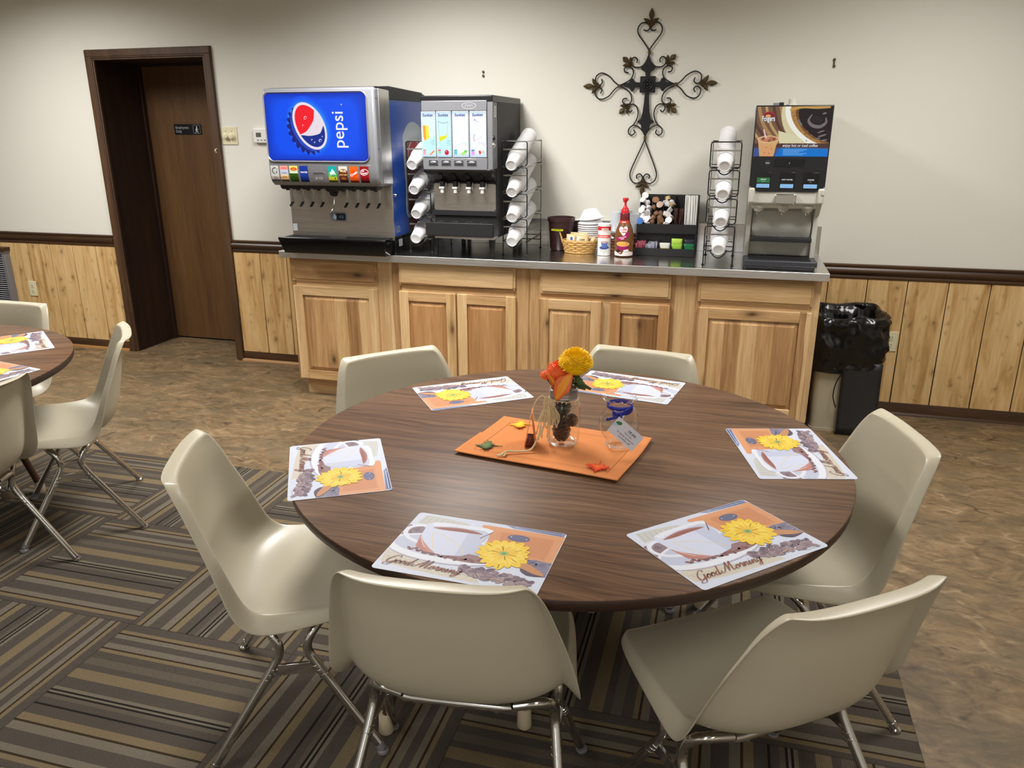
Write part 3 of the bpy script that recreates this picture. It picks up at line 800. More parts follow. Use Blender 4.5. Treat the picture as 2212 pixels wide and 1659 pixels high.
# ---------------------------------------------------------------- shell chairs
def make_chair():
    t = thing('shell_chair', 'x', 'chair')
    C = [(.262, .432), (.235, .447), (.16, .441), (.08, .430), (.0, .421), (-.065, .417), (-.115, .422), (-.157, .442), (-.183, .48), (-.200, .535), (-.214, .60), (-.227, .665), (-.232, .725), (-.243, .775), (-.247, .790)]
    E = [(.258, .440), (.235, .452), (.16, .450), (.08, .447), (.02, .445), (-.03, .445), (-.065, .450), (-.093, .470), (-.113, .510), (-.133, .562), (-.155, .618), (-.180, .675), (-.200, .730), (-.221, .773), (-.227, .785)]
    W = [.190, .213, .228, .232, .234, .236, .237, .236, .232, .226, .218, .208, .198, .186, .168]
    n = len(C); us = [-1, -.975, -.90, -.80, -.64, -.42, -.2, 0, .2, .42, .64, .80, .90, .975, 1]
    nu = len(us); G = []
    for i in range(n):
        row = []
        for u in us:
            b = abs(u) ** 3.4
            # the top edge rises to a soft crown and its corners are rounded
            row.append(Vector((W[i] * u, C[i][0] * (1 - b) + E[i][0] * b, C[i][1] * (1 - b) + E[i][1] * b)))
        G.append(row)
    loop = [(0, k) for k in range(nu)] + [(i, nu - 1) for i in range(1, n)] + [(n - 1, k) for k in range(nu - 2, -1, -1)] + [(i, 0) for i in range(n - 2, 0, -1)]
    def nrm(i, k):
        i0, i1, k0, k1 = max(0, i - 1), min(n - 1, i + 1), max(0, k - 1), min(nu - 1, k + 1)
        v = (G[i][k1] - G[i][k0]).cross(G[i0][k] - G[i1][k]); return v.normalized()
    def depth(i, k):
        if i == 0: return .022
        if i == n - 1: return .036
        return (.018, .022, .028, .036, .044, .050, .054, .052, .046, .040, .034, .029, .026, .024, .024)[i]
    r1, r2 = [], []; m_ = len(loop); Pl = [G[i][k] for i, k in loop]
    for q, (i, k) in enumerate(loop):
        N0 = nrm(i, k)
        if N0.z < 0 and i < 6 or (N0.y < 0 and i >= 6): N0 = -N0
        T0 = (Pl[(q + 1) % m_] - Pl[q - 1]).normalized(); O0 = T0.cross(N0).normalized()
        if O0.dot(Pl[q] - Vector((0, .0, .5)) if i < 3 else Vector((Pl[q].x, 0, Pl[q].z - .6 if i > 12 else 0))) < 0: O0 = -O0
        r1.append(Pl[q] + O0 * .0045 - N0 * .005); r2.append(Pl[q] + O0 * .013 - N0 * depth(i, k))
    mb = MB(); mb.add([p for row in G for p in row], [(j * nu + i, j * nu + i + 1, (j + 1) * nu + i + 1, (j + 1) * nu + i) for j in range(n - 1) for i in range(nu - 1)])
    o1 = len(mb.v); mb.v += [tuple(p) for p in r1]; o2 = len(mb.v); mb.v += [tuple(p) for p in r2]
    for q in range(m_):
        q2 = (q + 1) % m_; a0, a1 = loop[q][0] * nu + loop[q][1], loop[q2][0] * nu + loop[q2][1]
        mb.f += [(a0, a1, o1 + q2, o1 + q), (o1 + q, o1 + q2, o2 + q2, o2 + q)]; mb.m += [0, 0]
    mb.v = [tuple(p) for p in mb.v]
    obj('seat_shell', mb, M_SHELL, t, world=False, solid=.0055, sub=2, sharp=180)
    R = .0122
    for s in (-1, 1):
        for fr in (1, -1):
            # foot, straight shank, bend at the brace, then curve in under the seat
            yb = .066 if fr > 0 else -.052
            p = [(s * .262, fr * .215, .022), (s * .222, yb, .272), (s * .216, yb - fr * .022, .315), (s * .214, yb - fr * .020, .348), (s * .204, yb - fr * .002, .376), (s * .178, yb + fr * .018, .390), (s * .128, yb + fr * .026, .383 if fr < 0 else .392)]
            path = [p[0], tuple(Vector(p[0]).lerp(Vector(p[1]), .5))] + [tuple(q) for q in smooth_path(p[1:], 5)]
            L = obj('leg', MB().tube(path, R, 12), M_CHROME, t, world=False)
            d = (Vector(p[0]) - Vector(p[1])).normalized()
            g = MB(); g.cyl(Vector(p[0]) - d * .014, Vector(p[0]) + d * .004, .0128, n=14); g.lathe([(.015, 0), (.0165, .003), (.0155, .009), (.011, .013)], (s * .264, fr * .2195, .0065), 16)
            obj('foot_glide', g, M_CHROME if fr < 0 else M_SILVER2, L, world=False)
    for fr in (1, -1):
        y = .092 if fr > 0 else -.078; z = .392 if fr > 0 else .383
        sp = MB(); sp.tube(smooth_path([(-.128, y, z), (-.105, y, z - .007), (.105, y, z - .007), (.128, y, z)], 4), R, 12)
        for bx in (-.09, .09): sp.cyl((bx, y, z - .02), (bx, y, z + .028), .008, n=10)
        obj('seat_support', sp, M_CHROME, t, world=False)
    for s in (-1, 1):
        b = MB(); q = [(-.052, .283), (.066, .283), (.066 + .012, .250), (-.052 - .012, .250)]
        q = [(-.048, .288), (.062, .288), (.074, .256), (-.060, .256)]
        b.prism(q, lambda y, z: (s * .219, y, z), lambda y, z: (s * .227, y, z))
        for yb, fr in ((.066, 1), (-.052, -1)):
            for k in range(3): b.cyl((s * (.220 + .002 * k), yb + fr * .009 * k - fr * .006, .278 - .013 * k), (s * (.2215 + .002 * k), yb + fr * .009 * k - fr * .003, .270 - .013 * k), .0135, n=14)
        obj('side_brace', b, M_CHROME, t, world=False, bevel=.001)
    return t
CG = 'putty plastic shell chairs'
chair0 = make_chair()
kids_index()
CH = [
    ((-0.050, -3.090), 25, 'putty shell chair turned sideways at left of the near table, beside the purple-striped carpet'),
    ((0.535, -3.335), 96, 'putty shell chair nearest the camera with its back to it, front middle'),
    ((1.195, -3.226), 127, 'putty shell chair at the lower right, its back turned to the camera at an angle'),
    ((1.324, -2.584), 194, 'putty shell chair on the right side of the table, before the slate floor'),
    ((0.018, -2.327), -45, 'putty shell chair behind the table at left, in front of the first cabinet'),
    ((0.724, -2.121), 261, 'putty shell chair behind the table, right of the flowers'),
    ((-2.310, -2.040), -90, 'putty shell chair behind the left table, under the wall outlet'),
    ((-1.571, -2.300), 222, 'putty shell chair standing alone right of the left table, seen from the side'),
    ((-1.535, -2.895), 178, 'putty shell chair cut off by the left photo edge, in front of the left table'),
]
CH[0] = (CH[0][0], CH[0][1], 'putty shell chair facing right at the left side of the middle table, on striped carpet')
for i, ((x, y), ang, lab) in enumerate(CH):
    o = chair0 if i == 0 else dup(chair0)
    onc = .006 if y < TILE_Y0 - .2 else 0
    o.location = (x, y, onc - .0065 + .0005); o.rotation_euler = (0, 0, radians(ang - 90))
    tag(o, lab, 'chair', CG)
t2 = dup(tab); t2.location = (T2[0], T2[1], 0); t2.rotation_euler = (0, 0, radians(25))
tag(t2, 'round walnut laminate table cut off by the left photo edge', 'table', 'round dining tables')

# ---------------------------------------------------------------- placemats
PW, PH = .358, .256
def make_mat():
    t = thing('paper_placemat', 'x', 'placemat')
    mb = MB(); pts = rrect(-PW / 2, PW / 2, -PH / 2, PH / 2, .009)
    mb.prism(pts, lambda x, y: (x, y, 0), lambda x, y: (x, y, .0006))
    obj('paper_sheet', mb, M_PAPER, t, world=False)
    a = Art(clip=(0, PW, 0, PH), dh=.000006)
    P = lambda u, v: (u * PW, v * PH)
    rnd = random.Random(5)
    a.poly([(p[0] + PW / 2, p[1] + PH / 2) for p in rrect(-PW / 2 + .001, PW / 2 - .001, -PH / 2 + .001, PH / 2 - .001, .008)], rgb(222, 229, 246))
    a.clip = (.0012, PW - .0012, .0012, PH - .0012)
    # burlap bands
    a.poly([P(.04, .80), P(.06, .965), P(.2, .955), P(.36, .92), P(.42, .83), P(.28, .80)], rgb(212, 212, 208))
    for k in range(9): a.line([P(.06 + k * .038, .82 + .002 * k), P(.075 + k * .038, .95 - .008 * k)], .0022, rgb(188, 190, 188), up=(k == 0))
    a.poly([P(.0, .30), P(.12, .26), P(.4, .16), P(.62, .12), P(.66, .03), P(.4, .05), P(.2, .07), P(.02, .12)], rgb(218, 210, 196))
    for k in range(14): a.line([P(.03 + k * .04, .22 - .006 * k), P(.07 + k * .042, .17 - .006 * k)], .0016, rgb(190, 178, 156), up=(k == 0))
    # grinder
    a.poly([P(.53, .885), P(.56, .56), P(.60, .47), P(1, .44), P(1, .90), P(.8, .895)], rgb(224, 160, 118))
    a.poly([P(.60, .86), P(.64, .55), P(.94, .52), P(.95, .86)], rgb(214, 148, 106))
    a.poly([P(.455, .925), P(.47, .945), P(1, .935), P(1, .875), P(.5, .875), P(.46, .90)], rgb(230, 166, 122))
    a.poly([P(.94, .87), P(1, .87), P(1, .40), P(.955, .42)], rgb(226, 164, 122))
    a.poly([P(.60, .995), P(.66, .955), P(.99, .935), P(.99, .995)], rgb(140, 150, 184))
    a.poly([P(.68, .992), P(.74, .963), P(.97, .948), P(.97, .992)], rgb(82, 92, 134))
    a.line([P(.66, .975), P(.8, .972), P(.97, .968)], .003, rgb(190, 200, 232))
    a.ell(.725 * PW, .80 * PH, .072 * PW, .056 * PH, rgb(104, 106, 136)); a.ell(.725 * PW, .80 * PH, .06 * PW, .044 * PH, rgb(114, 116, 146))
    a.ell(.675 * PW, .81 * PH, .0016, .0016, WHITE); a.ell(.775 * PW, .80 * PH, .0016, .0016, WHITE)
    # beans behind the handle and on the right
    def beans(n, fn, cols, r=.0075):
        for k in range(n):
            u, v = fn(k); w = rnd.uniform(-1, 1)
            c0 = cols[k % len(cols)]; rr = r * rnd.uniform(.8, 1.2)
            a.ell(u * PW, v * PH, rr * 1.3, rr * .85, c0, w, 10, up=(k % 3 == 0))
            a.line([(u * PW - rr * .9 * cos(w), v * PH - rr * .9 * sin(w)), (u * PW + rr * .9 * cos(w), v * PH + rr * .9 * sin(w))], .0011, tuple(x * .62 for x in c0[:3]) + (1,), up=(k % 3 == 0))
    BR = (rgb(158, 138, 148), rgb(142, 122, 134), rgb(172, 152, 158), rgb(130, 114, 128))
    a.poly([P(0, .48), P(0, .72), P(.05, .76), P(.14, .72), P(.14, .48)], rgb(150, 130, 138))
    beans(26, lambda k: (rnd.uniform(.0, .14), rnd.uniform(.48, .74)), BR, .0065)
    a.poly([P(.82, .44), P(.88, .50), P(1, .48), P(1, .26), P(.9, .30)], rgb(140, 134, 158))
    beans(26, lambda k: (rnd.uniform(.86, .99), rnd.uniform(.32, .47)), (rgb(140, 134, 156), rgb(124, 120, 144), rgb(156, 148, 168)), .007)
    # saucer
    a.ell(.34 * PW, .435 * PH, .39 * PW, .225 * PH, rgb(196, 192, 210)); a.ell(.335 * PW, .45 * PH, .388 * PW, .222 * PH, rgb(240, 243, 253))
    a.ell(.33 * PW, .475 * PH, .34 * PW, .172 * PH, rgb(204, 210, 232))
    a.ell(.50 * PW, .36 * PH, .16 * PW, .065 * PH, rgb(158, 128, 130))
    beans(34, lambda k: (lambda s: (.12 + .56 * s, .40 - .085 * sin(pi * (s * .9 + .05)) + rnd.uniform(-.02, .02)))(k / 33), (rgb(150, 104, 104), rgb(128, 94, 100), rgb(168, 124, 120)), .0052)
    # cup
    a.line([P(.17, .74), P(.10, .77), P(.03, .72), P(.02, .62), P(.07, .53), P(.165, .47)], .0105, rgb(238, 241, 253), k=6)
    cupo = [P(.115, .80), P(.14, .85), P(.22, .875), P(.50, .885), P(.55, .86), P(.53, .70), P(.505, .44), P(.46, .375), P(.36, .345), P(.22, .36), P(.15, .42), P(.13, .60)]
    a.poly(cupo, rgb(222, 228, 250)); a.poly([P(.40, .87), P(.55, .86), P(.53, .70), P(.505, .44), P(.46, .375), P(.42, .36)], rgb(206, 212, 236)); a.poly([P(.14, .85), P(.22, .875), P(.50, .885), P(.55, .86), P(.535, .80), P(.50, .83), P(.30, .84), P(.16, .79)], rgb(238, 242, 254))
    a.poly([P(.125, .62), P(.15, .42), P(.22, .36), P(.30, .352), P(.24, .42), P(.17, .52)], rgb(206, 150, 142))
    a.poly([P(.135, .56), P(.15, .42), P(.21, .37), P(.25, .37), P(.19, .44)], rgb(196, 134, 124))
    a.poly(smooth_path([P(.165, .765), P(.30, .815), P(.42, .81), P(.495, .765), P(.36, .755), P(.24, .745)], 5, True), rgb(178, 126, 118))
    a.poly(smooth_path([P(.20, .762), P(.32, .795), P(.42, .79), P(.47, .768), P(.36, .762), P(.26, .757)], 5, True), rgb(158, 104, 96))
    a.line([P(.264, .42), P(.22, .56), P(.195, .66), P(.22, .685), P(.30, .63), P(.40, .53), P(.465, .41)], .0020, rgb(240, 222, 180), k=6)
    a.line([P(.14, .58), P(.17, .50), P(.21, .42)], .0016, rgb(240, 220, 200), k=5)
    a.line([P(.495, .70), P(.545, .82)], .0024, rgb(140, 70, 74))
    # beans front right
    beans(110, lambda k: (lambda s: (.50 + .44 * s, .20 - .085 * s + rnd.uniform(-.075, .085) * min(1, .35 + 2 * s) * (1 - .25 * s)))(rnd.random()), BR, .0068)
    # scoop and flower
    a.poly(smooth_path([P(.78, .44), P(.86, .42), P(.95, .34), P(.985, .27), P(.92, .27), P(.84, .33)], 5, True), rgb(206, 150, 106))
    a.poly(smooth_path([P(.84, .335), P(.92, .285), P(.985, .268), P(.90, .25), P(.85, .29)], 5, True), rgb(98, 84, 104))
    fc = P(.695, .515)
    a.line([P(.53, .58), P(.66, .54)], .004, rgb(150, 196, 150))
    for ring, (n, r0, c, c2) in enumerate(((17, .060, rgb(252, 214, 70), rgb(238, 176, 40)), (15, .047, rgb(255, 224, 96), rgb(242, 190, 56)), (12, .030, rgb(250, 208, 80), rgb(232, 176, 60)))):
        for k in range(n):
            w = 2 * pi * k / n + ring * .2; rr = r0 * rnd.uniform(.88, 1.06)
            cx, cy = fc[0] + rr * .6 * cos(w), fc[1] + rr * .6 * sin(w)
            a.ell(cx, cy, rr * .44, rr * .19, c, w, 12, up=(k % 2 == 0))
            a.line([(fc[0] + rr * .35 * cos(w), fc[1] + rr * .35 * sin(w)), (fc[0] + rr * .95 * cos(w), fc[1] + rr * .95 * sin(w))], .0012, c2, up=(k % 2 == 0))
    a.ell(fc[0], fc[1], .0125, .0115, rgb(226, 190, 90)); a.ell(fc[0], fc[1], .009, .008, rgb(160, 190, 110)); a.ell(fc[0], fc[1], .004, .004, rgb(110, 160, 110))
    a.clip = None
    script(a, 'Good Morning', .016, .030, .031, rgb(150, 94, 82), w=.052, slope=-.02)
    a.line([(.235, .026), (.262, .030), (.285, .026)], .0016, rgb(222, 190, 150), k=4)
    a.rect(.30, .345, .010, .0112, rgb(190, 192, 205))
    a.build('printed_picture', lambda u, v, h: (u - PW / 2, v - PH / 2, .00065 + h), M_PRINTP, t, world=False)
    return t
mat0 = make_mat()
kids_index()
Zt = TZ + .0008
# centre x, y and heading of the text direction
MATS = [
    ((0.569, -3.3625), -2, 'paper coffee-cup placemat at the front left of the table, behind the front middle chair'),
    ((1.0945, -3.175), 44.5, 'paper coffee-cup placemat at the lower right, set at an angle before the angled chair'),
    ((1.2505, -2.619), 105, 'paper coffee-cup placemat at the right end of the table, before the right-hand chair'),
    ((0.082, -3.0415), 299.5, 'paper coffee-cup placemat at the left end of the table, beside the sideways chair'),
    ((0.2345, -2.354), 217, 'paper coffee-cup placemat at the back left of the table, pointing at the first cabinet'),
    ((0.7395, -2.1485), 170, 'paper coffee-cup placemat at the back of the table, behind the flower jar'),
    ((-1.846, -2.246), 142, 'paper coffee-cup placemat on the left table, nearest the lone side chair'),
    ((-1.588, -2.672), 80, 'paper coffee-cup placemat on the left table, partly hidden by the cut-off chair'),
]
for i, ((x, y), ang, lab) in enumerate(MATS):
    o = mat0 if i == 0 else dup(mat0)
    o.location = (x, y, Zt); o.rotation_euler = (0, 0, radians(ang))
    tag(o, lab, 'placemat', 'coffee picture placemats')

# ---------------------------------------------------------------- table centre
# orange cloth
Mc = Matrix.Rotation(radians(-9.6), 4, 'Z')
CC = (0.6165, -2.7535)
def cw(u, v, z=0.0):
    p = Mc @ Vector((u, v, 0)); return (CC[0] + p.x, CC[1] + p.y, TZ + z)
CWX, CWY = .475, .318
def cloth_h(u, v):
    e = max(abs(u) / (CWX / 2), abs(v) / (CWY / 2))
    return .0022 + .0012 * sin(9 * u + 4) * cos(11 * v) + (.0045 * max(0, e - .86) / .14 if v < 0 or u > .1 else 0) + (.002 if e > .72 and e < .75 else 0)
def make_cloth():
    mb = MB(); nu, nv = 60, 42
    def fn(a, b):
        u, v = (a - .5) * CWX, (b - .5) * CWY
        u2 = u + .003 * sin(14 * v + 1); v2 = v + .003 * sin(10 * u)
        return cw(u2, v2, cloth_h(u, v) + .0022)
    mb.grid(fn, nu, nv)
    return mb
M_ORANGE = plain('orange_cotton', rgb(216, 138, 84), 0.85, spec=.15, bump=.5, bscale=1500)
cl = obj('fabric_table_mat', make_cloth(), M_ORANGE, loc=(CC[0], CC[1], TZ), solid=.003, sharp=180)
tag(cl, 'orange hemmed cloth mat under the flower jar in the table middle', 'table mat')
a = Art()
HX, HY = CWX / 2 - .042, CWY / 2 - .042
for (p, q) in (((-HX, -HY), (HX, -HY)), ((HX, -HY), (HX, HY)), ((HX, HY), (-HX, HY)), ((-HX, HY), (-HX, -HY))):
    L = hypot(q[0] - p[0], q[1] - p[1]); n = int(L / .006)
    for k in range(n):
        t = k / n; x, y = p[0] + (q[0] - p[0]) * t, p[1] + (q[1] - p[1]) * t
        a.rect(x - .0012, x + .0012, y - .0012, y + .0012, rgb(116, 62, 24), up=False)
hs = a.build('hemstitch', lambda u, v, h: cw(u + .003 * sin(14 * v + 1), v + .003 * sin(10 * u), cloth_h(u, v) + .0042), M_PRINTM, cl)

MAPLE = [(0, -1.0), (.06, -.5), (.45, -.62), (.38, -.42), (.9, -.25), (.75, -.1), (1.0, .12), (.62, .1), (.68, .36), (.36, .22), (.34, .5), (.2, .45), (.0, 1.0)]
def fabric_leaf(x, y, r, rot, cols, label):
    t = thing('fabric_leaf', label, 'leaf', (x, y, TZ), 0, 'fabric maple leaves on the orange cloth')
    pts = MAPLE + [(-px, py) for px, py in reversed(MAPLE[1:-1])]
    mb = MB(); c, s = cos(rot), sin(rot)
    def at(px, py, z): return (x + r * (px * c - py * s), y + r * (px * s + py * c), TZ + .0095 + z + .004 * (px * px))
    k = len(pts)
    mb.add([at(0, 0, .003)] + [at(px * .5, py * .5, .002) for px, py in pts] + [at(px, py, 0) for px, py in pts], [(0, 1 + i, 1 + (i + 1) % k) for i in range(k)] + [(1 + i, 1 + k + i, 1 + k + (i + 1) % k, 1 + (i + 1) % k) for i in range(k)])
    mb.m = [0] * k + [1] * k
    obj('blade', mb, [plain('leaf_a', cols[0], .7), plain('leaf_b', cols[1], .7)], t, solid=.0012)
    st = MB(); st.tube([at(0, -.4, .003), at(.03, -1.0, .001), at(.1, -1.35, 0)], .0011, 6); obj('leaf_stem', st, plain('leaf_s', cols[1], .7), t)
fabric_leaf(.478, -2.632, .034, radians(100), (rgb(246, 196, 14), rgb(240, 176, 6)), 'yellow fabric maple leaf on the orange cloth, behind the tent card')
fabric_leaf(.430, -2.815, .034, radians(95), (rgb(96, 112, 46), rgb(74, 92, 52)), 'green fabric maple leaf on the left corner of the orange cloth')
fabric_leaf(.760, -2.880, .034, radians(175), (rgb(240, 108, 30), rgb(232, 70, 24)), 'orange-red fabric maple leaf on the near right corner of the cloth')

# folded orange tent card, seen nearly edge-on
M_CARDO = plain('orange_card', rgb(220, 138, 82), .55); M_CARDB = plain('brown_card', rgb(92, 34, 16), .5)
tc_ = thing('tent_card', 'small folded orange tent card standing left of the flower jar', 'card', (.549, -2.765, TZ))
A1, A2 = Vector((.540, -2.792, TZ + .0085)), Vector((.5545, -2.792, TZ + .0085)); dirv = Vector((-.19, .98, 0)) * .062
def sheet(p, q, w0): return [tuple(p), tuple(p + dirv), tuple(q + dirv), tuple(q)]
top = Vector((.553, -2.783, TZ + .104))
for nm, b_ in (('card_face', Vector((.5365, -2.798, TZ + .0088))), ('card_back', Vector((.567, -2.795, TZ + .0088)))):
    mb = MB(); mb.add(sheet(b_, top, 0), [(0, 1, 2, 3)]); obj(nm, mb, M_CARDO, tc_, solid=.0012)
mb = MB(); lo1, lo2 = Vector((.5385, -2.7955, TZ + .0092)), Vector((.5655, -2.7925, TZ + .0092))
mb.add([lo1, lo2, lo2.lerp(top, .42), lo1.lerp(top, .42)], [(0, 1, 2, 3)]); obj('card_insert', mb, M_CARDB, tc_, solid=.001)

# mason jar with ring, raffia, pine cones and flowers
JX, JY, JZ = .634, -2.735, TZ + .0075
jar = thing('mason_jar', 'clear glass mason jar with metal ring and raffia bow holding flowers', 'jar', (JX, JY, JZ))
prof = [(.0, .003), (.036, .003), (.042, .005), (.0455, .013), (.0472, .034), (.0478, .106), (.046, .122), (.040, .137), (.037, .144), (.0365, .165)]
obj('glass_body', MB().shell(prof, (JX, JY, JZ), 40), M_GLASS, jar, sharp=80)
gb_ = MB(); gb_.tube([(JX + .037 * cos(2 * pi * k / 36), JY + .037 * sin(2 * pi * k / 36), JZ + .006) for k in range(36)], .0035, 8, closed=True); obj('glass_foot', gb_, M_GRIM, jar)
rg = MB(); rg.shell([(.0375, .142), (.0405, .1425), (.0405, .146), (.0396, .148), (.0405, .150), (.0405, .153), (.0396, .155), (.0405, .157), (.0405, .166), (.039, .168), (.0355, .168), (.0355, .164)], (JX, JY, JZ), 40)
obj('metal_ring', rg, plain('zinc_ring', rgb(164, 166, 168), .32, .9), jar)
M_RAFFIA = plain('raffia', rgb(212, 194, 152), .75)
rf = MB(); rr = random.Random(3)
rf.tube([(JX + .0415 * cos(w), JY + .0415 * sin(w), JZ + .138 + .002 * sin(3 * w)) for w in [2 * pi * k / 24 for k in range(24)]], .0017, 6, closed=True)
K0 = Vector((JX - .036, JY - .030, JZ + .136))
for k in range(11):
    L = rr.uniform(.055, .085); sx = rr.uniform(-.036, .022)
    rf.tube(smooth_path([K0, K0 + Vector((sx * .4 - .004, -.006, .010 + rr.uniform(-.004, .006))), K0 + Vector((sx - .004, -.010, -.01)), K0 + Vector((sx * 1.2, -.008, -L * .7)), K0 + Vector((sx * 1.1 + .006, -.006, -L)), K0 + Vector((sx * .9 + .012, -.006, -L * .6)), K0 + Vector((sx * .3 + .004, -.006, -.008))], 4), .0016, 5)
for k in range(5):
    sx = rr.uniform(-.032, .014); L = rr.uniform(.095, .115)
    rf.tube(smooth_path([K0, K0 + Vector((sx * .6, -.012, -.04)), K0 + Vector((sx - .004, -.014, -L))], 4), [.0017] * 8 + [.0035], 5)
rf.tube(smooth_path([K0 + Vector((-.006, -.012, -.06)), (.575, -2.80, TZ + .040), (.560, -2.822, TZ + .014), (.525, -2.838, TZ + .012), (.500, -2.850, TZ + .014), (.492, -2.872, TZ + .0115)], 5), .0028, 6)
for k in range(7):
    q = rr.uniform(-.006, .006)
    rf.tube([(.500, -2.850, TZ + .013), (.494 + q, -2.864 + q * .3, TZ + .013), (.486 + q * 2.4, -2.880 + rr.uniform(-.004, .004), TZ + .0112)], .0013, 5)
obj('raffia_bow', rf, M_RAFFIA, jar)
M_CONE = plain('pine_cone_brown', rgb(70, 46, 32), .8); M_CONE2 = plain('pine_cone_tip', rgb(120, 90, 66), .8)
def pine_cone(c, h, r, tilt, label):
    mb = MB(); Mr = Matrix.Rotation(tilt, 3, 'X')
    rows = 9
    for i in range(rows):
        z = (i / (rows - 1) - .5) * h; rad = r * sqrt(max(.05, 1 - (2 * i / (rows - 1) - .92) ** 2 * .9)); n = 9
        for j in range(n):
            w = 2 * pi * (j + .5 * (i % 2)) / n
            d = Vector((cos(w), sin(w), 0)); s_ = Vector((-sin(w), cos(w), 0))
            q = [d * rad * .25 + Vector((0, 0, z)), d * rad * .85 + s_ * rad * .28 + Vector((0, 0, z + .004)), d * rad * 1.05 + Vector((0, 0, z + .006)), d * rad * .85 - s_ * rad * .28 + Vector((0, 0, z + .004))]
            mb.add([Mr @ p + Vector(c) for p in q], [(0, 1, 2, 3)], 1 if j % 4 == 0 else 0)
    mb.ball(c, r * .5, r * .5, h * .48, 10, 6, M=Mr)
    tag(obj('pine_cone', mb, [M_CONE, M_CONE2], loc=c, solid=.001), label, 'pine cone', 'pine cones in the mason jar')
pine_cone((JX - .004, JY - .002, JZ + .042), .074, .027, .1, 'lower pine cone standing inside the mason jar')
pine_cone((JX - .002, JY + .008, JZ + .108), .058, .023, .3, 'upper pine cone in the mason jar, under the ring')
pine_cone((JX + .0265, JY - .006, JZ + .074), .042, .018, .9, 'small pine cone at the right side of the mason jar')

M_YEL = plain('yellow_petals', rgb(255, 212, 12), .6, sss=.35); M_ORA = plain('orange_petals', rgb(248, 112, 50), .6); M_STEM = plain('green_stem', rgb(74, 88, 40), .7)
def blossom(c, R, n, mat, flatk, seed):
    mb = MB(); q = random.Random(seed)
    for k in range(n):
        z = 1 - 1.35 * (k + .5) / n; w = k * 2.39996
        d = Vector((sqrt(max(0, 1 - z * z)) * cos(w), sqrt(max(0, 1 - z * z)) * sin(w), z * flatk)).normalized()
        L = R * q.uniform(.88, 1.05) * (1 - .12 * max(0, z)); side = d.cross(Vector((0, 0, 1))); side = side.normalized() if side.length > .05 else Vector((1, 0, 0)); upv = side.cross(d)
        wd = R * .10; p0 = Vector(c) + d * R * .70; p1 = Vector(c) + d * L * .78 + upv * R * .03; p2 = Vector(c) + d * L + upv * R * .07
        mb.add([p0 - side * wd * .5, p0 + side * wd * .5, p1 + side * wd, p1 - side * wd, p2 + side * wd * .5, p2 - side * wd * .5, p1 + upv * wd * .7], [(0, 1, 6), (0, 6, 3), (1, 2, 6), (3, 6, 5), (6, 2, 4), (6, 4, 5)])
    mb.ball(c, R * .84, R * .84, R * .80 * flatk, 18, 12)
    return mb
fy = thing('yellow_mum', 'yellow silk mum, the tallest flower in the mason jar', 'flower', (JX, JY, JZ + .14), 0, 'silk flowers in the jar')
obj('blossom', blossom((.668, -2.745, JZ + .246), .049, 420, M_YEL, .9, 1), M_YEL, fy)
obj('stem', MB().tube([(.668, -2.745, JZ + .235), (.652, -2.74, JZ + .17), (JX + .006, JY, JZ + .07)], .0028, 8), M_STEM, fy)
lf = MB()
for (bx, by, bz, dx, dy, dz, L) in ((.668, -2.75, JZ + .215, .6, -.6, -.45, .05), (.665, -2.74, JZ + .20, .9, -.1, -.5, .055), (.655, -2.75, JZ + .21, .2, -.9, -.3, .045), (.66, -2.742, JZ + .19, .8, -.5, -.2, .05), (.64, -2.73, JZ + .20, -.3, .8, .1, .04)):
    d = Vector((dx, dy, dz)).normalized(); s_ = d.cross(Vector((0, 0, 1))).normalized(); b0 = Vector((bx, by, bz)); n_ = s_.cross(d)
    pr = [(0, .1), (.2, .34), (.3, .26), (.45, .46), (.55, .34), (.72, .40), (.8, .24), (1, 0)]
    vs = [b0]
    for t, ww in pr: vs += [b0 + d * L * t + s_ * ww * L * .6 - n_ * .004 * t, b0 + d * L * t + n_ * .003, b0 + d * L * t - s_ * ww * L * .6 - n_ * .004 * t]
    fs = []
    for i in range(len(pr) - 1):
        a0, b_ = 1 + i * 3, 4 + i * 3; fs += [(a0, a0 + 1, b_ + 1, b_), (a0 + 1, a0 + 2, b_ + 2, b_ + 1)]
    lf.add(vs, fs)
obj('leaf', lf, M_GREENLEAF, fy, solid=.0008)
fo = thing('orange_mum', 'orange-red silk mum beside the yellow one in the mason jar', 'flower', (JX, JY, JZ + .14), 0, 'silk flowers in the jar')
obj('blossom', blossom((.620, -2.752, JZ + .218), .036, 170, M_ORA, .85, 2), M_ORA, fo)
obj('blossom', blossom((.637, -2.768, JZ + .196), .022, 90, M_ORA, .9, 4), M_ORA, fo)
obj('blossom', blossom((.585, -2.752, JZ + .205), .017, 80, M_ORA, .9, 5), M_ORA, fo)
obj('stem', MB().tube([(.622, -2.752, JZ + .20), (JX - .006, JY - .01, JZ + .15), (JX - .008, JY, JZ + .07)], .0026, 8).tube([(.585, -2.752, JZ + .20), (.612, -2.75, JZ + .165), (JX - .008, JY, JZ + .12)], .002, 8), M_STEM, fo)
